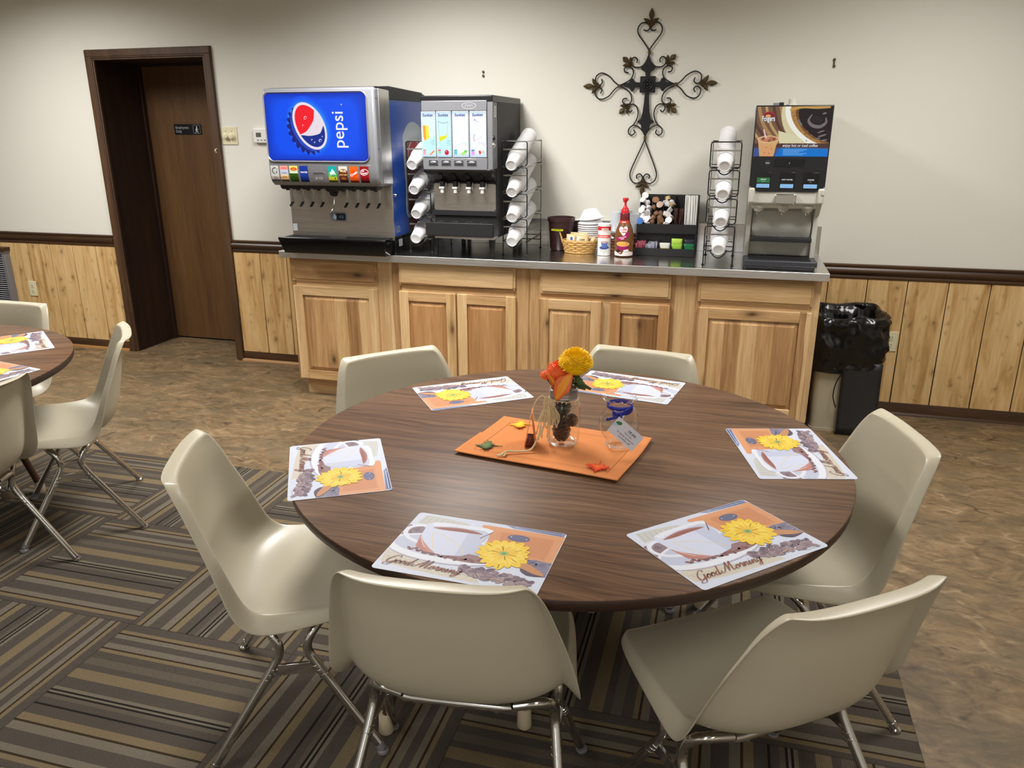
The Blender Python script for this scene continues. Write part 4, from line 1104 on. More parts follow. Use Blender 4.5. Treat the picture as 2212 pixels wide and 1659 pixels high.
# autumn leaves, folded, in the jar mouth
def autumn_leaf(base, tip, width, nrm, label, fold):
    b0, t0 = Vector(base), Vector(tip); d = t0 - b0; s_ = d.cross(Vector(nrm)).normalized(); n_ = s_.cross(d).normalized()
    mb = MB(); prof = [(0, .05), (.12, .35), (.25, .62), (.4, .85), (.52, 1.0), (.62, .82), (.74, .88), (.86, .5), (1, .04)]
    vs = []
    for t, w in prof:
        for k in (-1, -.5, 0, .5, 1):
            j = .12 * sin(37 * t + 9 * k) if abs(k) == 1 else 0
            vs.append(b0 + d * (t + j * .2) + s_ * k * (w + j) * width * cos(fold) + n_ * abs(k) * w * width * sin(fold) + n_ * .012 * sin(pi * t))
    fs = []; mi = []
    for i in range(len(prof) - 1):
        for k in range(4): fs.append((i * 5 + k, i * 5 + k + 1, i * 5 + k + 6, i * 5 + k + 5)); mi.append(1 if k in (0, 3) else 0)
    mb.v = vs and [tuple(v) for v in vs]; mb.f = fs; mb.m = mi
    tag(obj('autumn_leaf', mb, [plain('leaf_gold', rgb(240, 160, 50), .6), plain('leaf_red', rgb(236, 112, 56), .6)], loc=base, solid=.0008), label, 'leaf', 'silk autumn leaves in the jar')
autumn_leaf((.618, -2.772, JZ + .150), (.588, -2.775, JZ + .226), .014, (.75, -.55, .3), 'folded orange silk leaf at the left of the jar mouth', .5)
autumn_leaf((.622, -2.782, JZ + .144), (.664, -2.772, JZ + .226), .026, (-.15, -1, .1), 'orange and gold silk leaf hanging over the front of the jar ring', .35)

# tip jar
VX, VY, VZ = .790, -2.712, TZ + .0075
vase = thing('tip_jar', 'round clear glass vase with ruffled rim and blue ribbon, the tip jar', 'tip jar', (VX, VY, VZ))
gp = [(.0, .003), (.030, .003), (.036, .005), (.037, .012), (.034, .018), (.040, .026), (.050, .042), (.056, .060), (.057, .074), (.053, .092), (.045, .107), (.037, .117), (.0335, .123), (.0335, .129), (.038, .137), (.046, .143)]
def ruff(i, w, r, z):
    k = max(0, (i - 12) / 3.0); return r * (1 + .035 * k * sin(14 * w)), z + .0035 * k * cos(14 * w)
obj('glass_bowl', MB().shell(gp, (VX, VY, VZ), 84, wob=ruff), M_GLASS, vase, sharp=80)
rm = MB(); rm.tube([(VX + .0462 * (1 + .0357 * sin(14 * w) * 1) * cos(w), VY + .0462 * (1 + .0357 * sin(14 * w)) * sin(w), VZ + .1432 + .0035 * cos(14 * w)) for w in [2 * pi * k / 112 for k in range(112)]], .0011, 6, closed=True); obj('ruffled_rim', rm, M_GRIM, vase)
rm = MB(); rm.tube([(VX + .034 * cos(2 * pi * k / 40), VY + .034 * sin(2 * pi * k / 40), VZ + .0055) for k in range(40)], .0032, 8, closed=True); obj('glass_foot', rm, M_GRIM, vase)
M_RIB = plain('blue_satin_ribbon', rgb(26, 40, 150), .35)
rb = MB(); rb.shell([(.0352, .116), (.0365, .120), (.0358, .128)], (VX, VY, VZ), 40)
def band(pts, w, z=(0, 0, 1)):
    P = smooth_path(pts, 5); zv = Vector(z); vs = []
    for p in P: vs += [p - zv * w / 2, p + zv * w / 2]
    rb.add(vs, [(2 * i, 2 * i + 1, 2 * i + 3, 2 * i + 2) for i in range(len(P) - 1)])
kx, ky, kz = VX + .010, VY - .0415, VZ + .111
rb.ball((kx, ky, kz), .006, .005, .006, 10, 8)
band([(kx, ky, kz), (kx + .012, ky - .006, kz + .010), (kx + .030, ky + .010, kz + .019), (kx + .022, ky + .004, kz + .006), (kx, ky, kz)], .011)
band([(kx, ky, kz), (kx - .012, ky - .006, kz + .001), (kx - .024, ky - .002, kz + .004), (kx - .016, ky - .006, kz - .008), (kx, ky, kz)], .011)
band([(kx, ky, kz), (kx - .018, ky - .008, kz - .010), (kx - .040, ky - .004, kz - .018)], .008)
band([(kx, ky - .004, kz), (kx - .001, ky - .014, kz - .02), (kx - .006, ky - .024, kz - .050)], .009, (1, 0, .1))
obj('ribbon', rb, M_RIB, vase, solid=.0008)
# card tag leaning on the bowl
TU = Vector((.0745, -.012, -.0535)).normalized(); TVv = Vector((.043, .018, .062)); TVv = (TVv - TU * TVv.dot(TU)).normalized(); TN = TU.cross(TVv).normalized()
if TN.y > 0: TN = -TN
TO = Vector((VX - .016, VY - .0650, VZ + .080))
tg = MB(); tw, thh = .088, .050
fr_ = lambda u, v, h: TO + TU * u + TVv * v + TN * h
tg.prism([(0, 0), (tw, 0), (tw, thh), (0, thh)], lambda u, v: fr_(u, v - .012, 0), lambda u, v: fr_(u, v - .012, .0006))
tgo = obj('paper_tag', tg, M_PAPER, vase)
a = Art()
a.ell(.012, .030, .009, .005, rgb(60, 120, 60), .5); a.ell(.006, .022, .006, .004, rgb(170, 200, 240), .2)
a.text('TIP JAR', .058, .0275, .0085, BLK_, 'c', bold=.02); a.rect(.042, .074, .0262, .0266, BLK_)
a.text('Thank you', .052, .0185, .0062, BLK_, 'c'); a.text('for leaving a gratuity for', .050, .0095, .0060, BLK_, 'c'); a.text('our kitchen staff', .052, .0015, .0060, BLK_, 'c')
a.build('tag_lettering', lambda u, v, h: fr_(u, v - .006, .0008 + h), M_PRINTM, tgo)
# ---------------------------------------------------------------- base cabinets and counter
FY = -0.595                      # face-frame plane; doors and drawer fronts stand 20 mm proud
def frame_door(mb, x0, x1, z0, z1, w=.057):
    y0, y1 = FY - .020, FY
    mb.box(x0, x0 + w, y0, y1, z0, z1, 0).box(x1 - w, x1, y0, y1, z0, z1, 0)
    mb.box(x0 + w, x1 - w, y0, y1, z0, z0 + w, 1).box(x0 + w, x1 - w, y0, y1, z1 - w, z1, 1)
def raised_panel(x0, x1, z0, z1):
    mb = MB(); b = .026; yb, yf, ym = FY - .006, FY - .019, FY - .010
    o = [(x0, z0), (x1, z0), (x1, z1), (x0, z1)]; i = [(x0 + b, z0 + b), (x1 - b, z0 + b), (x1 - b, z1 - b), (x0 + b, z1 - b)]
    vs = [(x, yb, z) for x, z in o] + [(x, yf + .003, z) for x, z in i] + [(x, yf, z) for x, z in i]
    fs = [(k, (k + 1) % 4, 4 + (k + 1) % 4, 4 + k) for k in range(4)] + [(4 + k, 4 + (k + 1) % 4, 8 + (k + 1) % 4, 8 + k) for k in range(4)] + [(8, 9, 10, 11)]
    return mb.add(vs, fs)
seedc = random.Random(21)
def tint(o): o.color = (seedc.random(), seedc.random(), seedc.random(), 1); return o
CABS = [
    (-1.502, -.858, (-1.482, -.928), [(-1.480, -.928)], 'leftmost hickory base cabinet, one drawer over one wide door, under the soda machine'),
    (-.858, -.017, (-.788, -.087), [(-.790, -.4425), (-.432, -.086)], 'hickory base cabinet with two tan-panel doors, second from the left'),
    (-.017, .838, (.053, .767), [(.047, .399), (.447, .766)], 'hickory base cabinet with two striped doors and gap between them, third from the left'),
    (.838, 1.512, (.908, 1.478), [(.912, 1.480)], 'rightmost hickory base cabinet with one wide door, under the coffee machine'),
]
for ci, (xa, xb, dr, drs, lab) in enumerate(CABS):
    c = thing('base_cabinet', lab, 'cabinet', ((xa + xb) / 2, FY, 0), 0, 'hickory base cabinets')
    body = MB()
    body.box(xa, xa + .016, FY + .02, -.012, .105, .874, 0).box(xb - .016, xb, FY + .02, -.012, .105, .874, 0).box(xa, xb, FY + .03, -.012, .105, .12, 0).box(xa + .016, xb - .016, -.02, -.012, .12, .874, 0)
    for (p, q) in ((xa, drs[0][0] + .012), (drs[-1][1] - .012, xb)): body.box(p, q, FY, FY + .02, .105, .874, 0)
    if len(drs) == 2: body.box(drs[0][1] - .012, drs[1][0] + .012, FY, FY + .02, .13, .69, 0)
    p, q = drs[0][0] + .012, drs[-1][1] - .012
    body.box(p, q, FY, FY + .02, .105, .13, 1).box(p, q, FY, FY + .02, .69, .745, 1).box(p, q, FY, FY + .02, .855, .874, 1)
    tint(obj('cabinet_box', body, [M_HICK, M_HICKX], c, bevel=.0012, seg=1))
    tint(obj('toe_kick', MB().box(xa + (.03 if ci == 0 else 0), xb, -.548, -.53, 0, .105), M_HICKX, c))
    d = MB(); d.box(dr[0], dr[1], FY - .014, FY, .734, .866); d.box(dr[0] + .012, dr[1] - .012, FY - .020, FY - .013, .746, .854)
    tint(obj('drawer_front', d, M_HICKX, c, bevel=.003))
    for (x0, x1) in drs:
        fd = MB(); frame_door(fd, x0, x1, .117, .704); D = tint(obj('door', fd, [(M_HICK, M_SAP, M_HICK, M_HICK)[ci] if not (ci == 2 and x0 > .4) else M_HEART, M_HICKX], c, bevel=.0025))
        tint(obj('raised_panel', raised_panel(x0 + .055, x1 - .055, .172, .649), M_HEART if ci == 1 else M_HICKP, D, sharp=20))

ct = thing('counter', 'stainless steel countertop with low backsplash along the cabinets', 'countertop', (0, -.3, .874))
CXL, CXR = -1.537, 1.538
ctm = MB(); ctm.box(CXL, CXR, -.640, -.002, .884, .914)
obj('front_edge', MB().box(CXL, CXR, -.647, -.6405, .874, .9142), M_EDGE, ct, bevel=.002)
obj('worktop', ctm, M_COUNTER, ct, bevel=.003)
obj('backsplash', MB().box(CXL, CXR, -.016, -.001, .912, 1.074), M_COUNTER, ct, bevel=.003)
CT = .9145

# ---------------------------------------------------------------- wrought-iron wall cross
def cx_(px, py): return (.530 + (px - (660 - (py - 75) * .0383)) * .000654, 2.224 - (py - 75) * .000626)
cross = thing('wall_cross', 'black wrought-iron scrollwork cross with bronze leaf tips on the cream wall', 'cross', (.530, 0, 1.853))
def scroll(pts, r=.0036, y=-.012):
    mb = MB(); P = [Vector((cx_(*p)[0], y, cx_(*p)[1])) for p in pts]
    mb.tube(smooth_path(P, 6), r, 8); return mb
def mir(pts):  # mirror left/right about the slightly leaning axis in the drawing frame
    out = []
    for px, py in pts:
        ax = 652 - (py - 75) * .0383; out.append((2 * ax - px, py))
    return out
SC = [
    # heart at the top
    [(645, 425), (625, 385), (580, 320), (548, 270), (545, 225), (575, 185), (620, 185), (640, 205), (640, 235), (615, 248), (592, 238)],
    # heart at the left arm
    [(385, 700), (340, 665), (300, 620), (240, 590), (195, 605), (176, 640), (185, 680), (215, 692), (236, 670), (230, 640)],
    [(385, 702), (340, 735), (290, 790), (225, 815), (185, 795), (172, 755), (185, 725), (212, 715), (232, 735), (218, 765)],
    # upper-left bracket between top and left arms
    [(640, 440), (620, 495), (580, 540), (535, 548), (500, 535), (487, 500), (500, 470), (525, 465), (540, 485), (535, 510)],
    [(395, 695), (450, 670), (490, 640), (507, 590), (490, 550), (455, 540), (430, 555), (435, 585), (465, 592)],
    # lower-left bracket
    [(395, 705), (450, 735), (485, 775), (492, 830), (470, 858), (435, 860), (414, 838), (425, 812), (455, 812)],
    [(500, 1050), (535, 1000), (550, 940), (535, 880), (500, 860), (468, 872), (460, 905), (480, 928), (500, 910)],
    # lower curl and the bottom loop
    [(612, 1140), (590, 1095), (550, 1055), (505, 1045), (470, 1075), (468, 1115), (495, 1130), (520, 1110), (512, 1080)],
    [(612, 1165), (580, 1240), (520, 1370), (482, 1470), (490, 1530), (530, 1560), (575, 1545), (592, 1505), (570, 1475), (540, 1490), (545, 1520)],
]
for pts in SC:
    for q in (pts, mir(pts)): obj('scroll', scroll(q), M_IRON, cross)
# hammered flat centre
HALF = [(0, 450), (20, 490), (34, 530), (62, 560), (52, 580), (22, 590), (20, 625), (74, 622), (76, 640)]
def plate(pts2, y0, y1): 
    mb = MB(); mb.prism(pts2, lambda x, z: (x, y0, z), lambda x, z: (x, y1, z)); return mb
def sym(h):
    L = [(652 - (py - 75) * .0383 - dx, py) for dx, py in h]; R = [(652 - (py - 75) * .0383 + dx, py) for dx, py in h]
    return [cx_(*p) for p in L + R[::-1]]
obj('cross_plate', plate(sym([(2, 440), (18, 485), (36, 525), (64, 548), (50, 575), (24, 585), (17, 630)]), -.008, -.018), M_IRON, cross, bevel=.003)
obj('cross_plate', plate(sym([(18, 760), (22, 850), (30, 930), (46, 990), (76, 1010), (52, 1030), (40, 1035), (34, 1080), (4, 1135)]), -.008, -.018), M_IRON, cross, bevel=.003)
def arm(sg):
    h = [(232, 0), (190, 14), (160, 22), (135, 60), (118, 48), (108, 24), (60, 18)]
    c0 = (628, 695)
    up = [(c0[0] + sg * dx, c0[1] - dy) for dx, dy in h]; dn = [(c0[0] + sg * dx, c0[1] + dy) for dx, dy in h[::-1]]
    return [cx_(*p) for p in up + dn]
for sg in (-1, 1): obj('cross_plate', plate(arm(sg), -.008, -.018), M_IRON, cross, bevel=.003)
mb = MB()
for k in range(2):
    pts = []
    for i in range(16):
        w = 2 * pi * i / 16 + pi / 4; r = (.062 if i % 4 == 0 else (.050 if i % 2 == 0 else .046)); pts.append((.5265 + r * cos(w), 1.835 + .002 + r * sin(w)))
mb.prism(pts, lambda x, z: (x, -.006, z), lambda x, z: (x, -.020, z)); obj('rosette_plate', mb, M_IRON, cross, bevel=.004)
mb = MB(); mb.tube([(.5265 + .029 * cos(2 * pi * k / 24), -.022, 1.837 + .029 * sin(2 * pi * k / 24)) for k in range(24)], .005, 8, closed=True)
for k in range(8): mb.ball((.5265 + .018 * cos(k * pi / 4), -.022, 1.837 + .018 * sin(k * pi / 4)), .008, .006, .008, 8, 6)
mb.ball((.5265, -.024, 1.837), .008, .007, .008, 10, 6); obj('rosette', mb, M_IRON, cross)
def finial(px, py, ang, size, kind):
    """bronze leaf tip pointing along ang (degrees, 90 = up)"""
    X, Z = cx_(px, py); a_ = radians(ang); mb = MB()
    def at(u, v, h): return (X + size * (u * cos(a_) - v * sin(a_)), -.010 - h, Z + size * (u * sin(a_) + v * cos(a_)))
    def leaf(cu, cv, ln, w, rot):
        pr = [(-.5, .05), (-.3, .55), (-.05, .95), (.15, .8), (.35, .4), (.5, .02)]; vs = []
        for t, ww in pr:
            for k, hh in ((-1, 0), (-.5, .004), (0, .007), (.5, .004), (1, 0)):
                u, v = t * ln, ww * w * k; uu, vv = cu + u * cos(rot) - v * sin(rot), cv + u * sin(rot) + v * cos(rot); vs.append(at(uu, vv, hh))
        mb.add(vs, [(i * 5 + k, i * 5 + k + 1, i * 5 + k + 6, i * 5 + k + 5) for i in range(5) for k in range(4)])
    if kind == 0:
        leaf(.95, 0, 1.1, .26, 0)
        for sg in (-1, 1): leaf(.38, sg * .34, .85, .2, sg * 1.0); leaf(.12, sg * .22, .6, .12, sg * .7)
        leaf(.1, 0, .8, .14, 0)
    else:
        leaf(.75, 0, .75, .30, 0)
        for sg in (-1, 1): leaf(.30, sg * .36, .62, .17, sg * .8); leaf(-.05, sg * .2, .5, .12, sg * .4)
        leaf(.15, 0, .7, .10, 0)
    obj('leaf_finial', mb, M_BRONZE, cross, solid=.003)
finial(655, 205, 90, .058, 0); finial(200, 700, 180, .058, 0); finial(1085, 690, 0, .058, 0); finial(593, 1545, -90, .056, 0)
for px, py, ang in ((478, 525, 135), (800, 515, 45), (455, 880, -140), (815, 875, -42)): finial(px, py, ang, .052, 1)
mb = MB()
for (px, py, ang) in ((643, 425, 0), (385, 700, 1), (873, 693, 1), (612, 1155, 0)):
    X, Z = cx_(px, py); w, h = ((.009, .012), (.012, .009))[ang]; mb.box(X - w / 1.2, X + w / 1.2, -.019, -.002, Z - h / 1.2, Z + h / 1.2)
obj('scroll_clamp', mb, M_BRONZE, cross, bevel=.002)

# ---------------------------------------------------------------- waste bin
bn = thing('waste_bin', 'beige waste bin lined with a black plastic bag, right of the cabinets', 'waste bin', (1.70, -.22, 0))
def rr_ring(x0, x1, y0, y1, r, z): return [(x, y, z) for x, y in rrect(x0, x1, y0, y1, r, 4)]
mb = MB(); R0 = rr_ring(1.556, 1.850, -.40, -.06, .03, .002); R1 = rr_ring(1.556, 1.848, -.402, -.062, .05, .60)
n = len(R0); mb.add(R0 + R1, [(i, (i + 1) % n, n + (i + 1) % n, n + i) for i in range(n)] + [tuple(range(n - 1, -1, -1))])
mb.prism(rrect(1.552, 1.854, -.404, -.056, .03, 4), lambda x, y: (x, y, 0.0), lambda x, y: (x, y, .016))
obj('bin_body', mb, M_TAN, bn)
from mathutils import noise as mnoise
def perim(pts, n):
    seg = [hypot(pts[k][0] - pts[k - 1][0], pts[k][1] - pts[k - 1][1]) for k in range(len(pts))]; tot = sum(seg); out = []; k = 0; acc = 0.0
    for q in range(n):
        d = tot * q / n
        while acc + seg[k] < d: acc += seg[k]; k += 1
        t = (d - acc) / max(seg[k], 1e-9); a, b = pts[k - 1], pts[k]; out.append((a[0] + (b[0] - a[0]) * t, a[1] + (b[1] - a[1]) * t))
    return out
bg = MB(); N_ = 150; base_ = perim(rrect(1.550, 1.858, -.410, -.055, .05, 8), N_); cxb, cyb = 1.711, -.232
RD = [(.42, -.05, 0), (.56, -.035, .6), (.625, -.012, .8), (.648, .006, 1), (.652, .016, 1), (.640, .030, 1), (.615, .040, 1), (.55, .046, 1), (.48, .042, 1), (.41, .034, .9), (.380, .028, .6), (.352, .022, .4), (.342, .016, .3)]
ringdef = [tuple(v) for v in smooth_path(RD, 3)]
for zi, (z, out, wr) in enumerate(ringdef):
    for k, (x, y) in enumerate(base_):
        dx, dy = x - cxb, y - cyb; l = hypot(dx, dy)
        q = Vector((x * 8, y * 8, z * 13)); n1 = mnoise.noise(q); n2 = 1 - abs(mnoise.noise(q * 2.1 + Vector((3, 1, 2)))) * 2; n4 = 1 - abs(mnoise.noise(q * 4.6 + Vector((5, 4, 1)))) * 2; n3 = mnoise.noise(Vector((x * 7, y * 7, 4)))
        d = out + wr * (.022 * n1 + .018 * (n2 - .5) + .009 * (n4 - .5)) + .008 * max(0, dx / l) * wr
        bg.v.append((max(x + dx / l * d, 1.5165), y + dy / l * d, z + wr * (.022 * n3 + .008 * n1) * (1 if 3 < zi < 36 else .3)))
nr = len(ringdef)
bg.f = [(j * N_ + i, j * N_ + (i + 1) % N_, (j + 1) * N_ + (i + 1) % N_, (j + 1) * N_ + i) for j in range(nr - 1) for i in range(N_)]; bg.m = [0] * len(bg.f)
obj('bag_liner', bg, M_BAG, bn, sharp=180)
mb = MB(); mb.grid(lambda u, v: (1.683 + u * .198 + .004 * v, -.452 + .006 * sin(3 * v) + .004 * sin(9 * u) * v + .020 * (1 - v) , .405 - v * .40 + .006 * u), 8, 10)
obj('bag_flap', mb, M_BAGM, bn, solid=.004)
mb = MB(); mb.tube(smooth_path([(1.690, -.445, .36), (1.660, -.448, .30), (1.652, -.446, .22), (1.672, -.444, .155)], 6), .003, 8)
obj('drawstring', mb, M_BAG, bn)
# ---------------------------------------------------------------- soda machine
XL, XR, YH, YBY = -1.460, -.800, -.790, -.610
soda = thing('soda_machine', 'large soda fountain with glowing blue cola sign and eight spouts, left on counter', 'soda machine', (-1.13, -.35, CT))
obj('cabinet_body', MB().box(XL + .012, XR, YBY, -.03, CT + .012, 1.755), M_BLUEP, soda, bevel=.003)
lid = MB(); lid.prism([(-.775, 1.812), (-.60, 1.822), (-.12, 1.806), (-.105, 1.796), (-.08, 1.796), (-.075, 1.784), (-.03, 1.784), (-.03, 1.752), (-.612, 1.752), (-.612, 1.80)], lambda y, z: (XL + .03, y, z), lambda y, z: (XR + .002, y, z))
obj('lid', lid, M_BLACKM, soda, bevel=.003)
obj('lower_base', MB().box(XL + .014, XR + .004, YBY - .002, -.028, CT, 1.015), M_BLACKG, soda, bevel=.004)
# head: rounded silver surround whose lower edge tucks back
def head_prof(y_off=0):
    return [(YBY + .01, 1.300), (YH + .035, 1.303), (YH + .012, 1.322), (YH + .002, 1.352), (YH, 1.40), (YH, 1.795), (YH + .010, 1.812), (YBY + .01, 1.812)]
hd = MB(); hp = head_prof()
hd.prism(hp, lambda y, z: (XL, y, z), lambda y, z: (XR + .001, y, z)); obj('head_housing', hd, M_SILVER, soda, bevel=.014, seg=4)
obj('side_panel', MB().prism([(YBY + .004, 1.308), (YH + .062, 1.318), (YH + .05, 1.40), (YH + .05, 1.806), (YBY + .004, 1.800)], lambda y, z: (XR - .004, y, z), lambda y, z: (XR + .0035, y, z)), M_STEELZ, soda, bevel=.002)
mb = MB()
for z in (1.755, 1.50): mb.cyl((XR + .001, YH + .022, z), (XR + .0035, YH + .022, z), .003, n=10)
obj('screw', mb, M_DARKHOLE, soda)
# sign, printed on a slightly bulging panel
SX0, SX1, SZ0, SZ1 = -1.449, -.846, 1.437, 1.786
fr = MB(); o_ = rrect(SX0 - .008, SX1 + .008, SZ0 - .008, SZ1 + .008, .04, 6); i_ = rrect(SX0, SX1, SZ0, SZ1, .034, 6); n = len(o_)
fr.add([(x, YH - .002, z) for x, z in o_] + [(x, YH - .009, z) for x, z in [(a[0] * .5 + b[0] * .5, a[1] * .5 + b[1] * .5) for a, b in zip(o_, i_)]] + [(x, YH - .003, z) for x, z in i_], [(k, (k + 1) % n, n + (k + 1) % n, n + k) for k in range(n)] + [(n + k, n + (k + 1) % n, 2 * n + (k + 1) % n, 2 * n + k) for k in range(n)])
obj('sign_bezel', fr, M_SILVER, soda)
SW, SH = SX1 - SX0, SZ1 - SZ0
a = Art(clip=(.003, SW - .003, .003, SH - .003), dh=.00002); SW, SH = SX1 - SX0, SZ1 - SZ0
a.poly([(x - SX0, z - SZ0) for x, z in rrect(SX0, SX1, SZ0, SZ1, .034, 6)], rgb(0, 44, 196))
lc = (.262, .178)
for k in range(7):  # soft blue vignette of the backlight print
    t = k / 6.0; a.poly([(x, z) for x, z in rrect(.006 + .05 * t, SW - .006 - .05 * t, .008 + .03 * t, SH - .008 - .03 * t, .03 + .05 * t, 6)], tuple(lin(q / 255) for q in (0, 56 + 24 * t, 196 + 48 * t)) + (1,))
for k in range(30):
    t = k / 29.0; r = .80 - .34 * t
    cc = (0 + 190 * t ** 2.2, 80 + 144 * t ** 1.5, 244 + 10 * t)
    a.ell(lc[0] - .010 * t, lc[1] - .004 * t, .205 * r, .165 * r, tuple(lin(q / 255) for q in cc) + (1,), radians(-58), 40)
# crown skirt
rot = radians(-60); sk = []
for k in range(80):
    w = 2 * pi * k / 80; rr_ = 1 + .07 * (1 if (k // 2) % 2 == 0 else -.6)
    x, y = .126 * rr_ * cos(w), .096 * rr_ * sin(w); sk.append((lc[0] - .022 + x * cos(rot) - y * sin(rot), lc[1] - .020 + x * sin(rot) + y * cos(rot)))
a.poly(sk, rgb(12, 30, 128)); a.ell(lc[0] - .010, lc[1] - .008, .129, .088, rgb(40, 70, 190), rot, 40)
for k in range(24):
    w = pi + pi * (k / 23.0) * 1.1 - .2
    x, y = .118 * cos(w), .088 * sin(w); x2, y2 = .134 * cos(w), .104 * sin(w)
    f_ = lambda x, y: (lc[0] - .020 + x * cos(rot) - y * sin(rot), lc[1] - .018 + x * sin(rot) + y * cos(rot))
    a.line([f_(x, y), f_(x2, y2)], .003, rgb(70, 110, 220) if k % 2 else rgb(4, 12, 80), up=(k == 0))
a.ell(lc[0] + .004, lc[1] + .002, .131, .087, rgb(232, 226, 240), rot, 44); a.ell(lc[0] + .005, lc[1] + .002, .117, .075, rgb(236, 222, 232), rot, 44)
def inl(u, v, k=1.0):  # point in the tilted disc frame
    x, y = .117 * u * k, .075 * v * k; return (lc[0] + .005 + x * cos(rot) - y * sin(rot), lc[1] + .002 + x * sin(rot) + y * cos(rot))
def arc(a0, a1, n=16): return [inl(cos(radians(a0 + (a1 - a0) * i / n)), sin(radians(a0 + (a1 - a0) * i / n))) for i in range(n + 1)]
a.poly(arc(117, 274, 24) + [inl(*p) for p in [(q.x, q.y) for q in smooth_path([(.06, -.97, 0), (.10, -.5, 0), (.03, -.07, 0), (-.14, .5, 0), (-.45, .89, 0)], 6)]], rgb(246, 20, 40))
a.poly(arc(-84, 72, 24) + [inl(*p) for p in [(q.x, q.y) for q in smooth_path([(.31, .95, 0), (.46, .62, 0), (.515, .32, 0), (.37, -.33, 0), (.17, -.8, 0), (.10, -.98, 0)], 6)]], rgb(10, 40, 140))
for (u, v, r) in ((-.42, .0, .010), (-.2, -.45, .005), (.78, .15, .009), (.55, -.4, .005), (.72, -.3, .005), (.7, .45, .004), (.20, .45, .007)):
    x, y = inl(u, v); a.ell(x, y, r, r * .8, (.75, .8, .95, 1) if u > .2 else (.95, .55, .55, 1), .6, 14); a.ell(x + .001, y - .001, r * .7, r * .55, rgb(20, 60, 170) if u > .2 else (rgb(246, 30, 50) if u < .05 else rgb(226, 214, 228)), .6, 14)
a.text('pepsi', .466, .065, .098, WHITE, 'l', rot=radians(90), bold=.004, sx=.94)
a.text('®', .466, .283, .012, WHITE, 'l', rot=radians(90))
a.build('sign_panel', lambda u, v, h: (SX0 + u, YH - .0035 - h - .003 * (1 - (2 * u / SW - 1) ** 2) * (1 - (2 * v / SH - 1) ** 2) * 0, SZ0 + v), M_LITBLUE, soda)
# flavour strip
st = MB(); st.prism([(YH - .003, 1.418), (YH - .003, 1.40), (YH, 1.352), (YH + .010, 1.324), (YH + .03, 1.312), (YH + .03, 1.418)], lambda y, z: (SX0 - .004, y, z), lambda y, z: (SX1 + .004, y, z))
obj('label_strip', st, M_SILVER2, soda, bevel=.002)
def strip_y(z):  # the strip curls back towards its lower edge
    P_ = [(1.418, YH - .003), (1.40, YH - .003), (1.352, YH), (1.324, YH + .010), (1.312, YH + .028)]
    for (z1, y1), (z0, y0) in zip(P_, P_[1:]):
        if z >= z0: return y1 + (y0 - y1) * (z1 - z) / (z1 - z0)
    return P_[-1][1]
def slabel(x, draw, label):
    a = Art(); W, H = .051, .074
    # base split in bands so that it follows the curl
    draw(a, W, H)
    segs = Art(); segs.v = a.v; 
    return a.build('flavor_label', lambda u, v, h: (x + u, strip_y(1.336 + v) - .0012 - h * 3, 1.336 + v), M_PRINTG, soda, label=label)
def bands(a, W, cs):  # [(v0, v1, colour)] split in thin rows
    a.up()
    for v0, v1, c in cs:
        k = max(1, int((v1 - v0) / .006))
        for i in range(k):
            p, q = v0 + (v1 - v0) * i / k, v0 + (v1 - v0) * (i + 1) / k; a.raw([(0, p), (W, p), (W, q), (0, q)], [(0, 1, 2, 3)], c)
def L1(a, W, H):
    bands(a, W, [(-.012, 0, rgb(70, 70, 72)), (0, H, rgb(205, 208, 206))]); a.line([(.040, .054), (.030, .062), (.016, .058), (.011, .046), (.017, .034), (.030, .032), (.038, .042), (.027, .043)], .006, rgb(90, 92, 94), k=5); a.line([(.038, .066), (.030, .045), (.034, .045), (.026, .028)], .0035, WHITE); a.text('Fruit', .026, .010, .010, rgb(200, 30, 40), 'c', shear=.2); a.rect(.012, .042, .003, .006, rgb(190, 60, 60))
def L2(a, W, H):
    bands(a, W, [(-.012, 0, rgb(70, 66, 60)), (0, .026, rgb(240, 206, 150)), (.026, .052, rgb(196, 208, 230)), (.052, H, rgb(246, 160, 150))]); a.text('Tropicana', .0255, .033, .0088, rgb(24, 60, 60), 'c', bold=.02); a.rect(.010, .042, .060, .063, rgb(220, 80, 90)); a.ell(.034, .014, .005, .004, rgb(190, 120, 30)); a.ell(.018, .014, .009, .004, rgb(240, 160, 60))
def L3(a, W, H):
    bands(a, W, [(-.012, 0, rgb(30, 50, 20)), (0, .034, rgb(46, 84, 22)), (.034, .040, rgb(236, 240, 220)), (.040, .060, rgb(206, 226, 190)), (.060, H, rgb(240, 226, 120))]); a.ell(.027, .057, .021, .009, rgb(240, 120, 30)); a.ell(.027, .057, .018, .0065, rgb(230, 50, 30)); a.text('Lipton', .027, .0545, .0085, rgb(250, 225, 90), 'c', bold=.02)
def L4(a, W, H):
    bands(a, W, [(-.012, 0, rgb(16, 24, 70)), (0, H, rgb(26, 56, 150))]); a.text('WATER', .0255, .036, .0125, WHITE, 'c', bold=.02)
def L5(a, W, H):
    bands(a, W, [(-.012, 0, rgb(60, 60, 24)), (0, .018, rgb(232, 226, 60)), (.018, .04, rgb(70, 180, 80)), (.04, H, rgb(20, 160, 160))]); a.poly([(.006, .02), (.018, .050), (.026, .060), (.034, .052), (.046, .030)], rgb(190, 236, 210)); a.text('MIST', .026, .034, .015, WHITE, 'c', bold=.03, rot=.2); a.text('TWST', .026, .022, .012, rgb(10, 110, 70), 'c', bold=.03, rot=.2); a.rect(.036, .042, .004, .016, rgb(60, 120, 30))
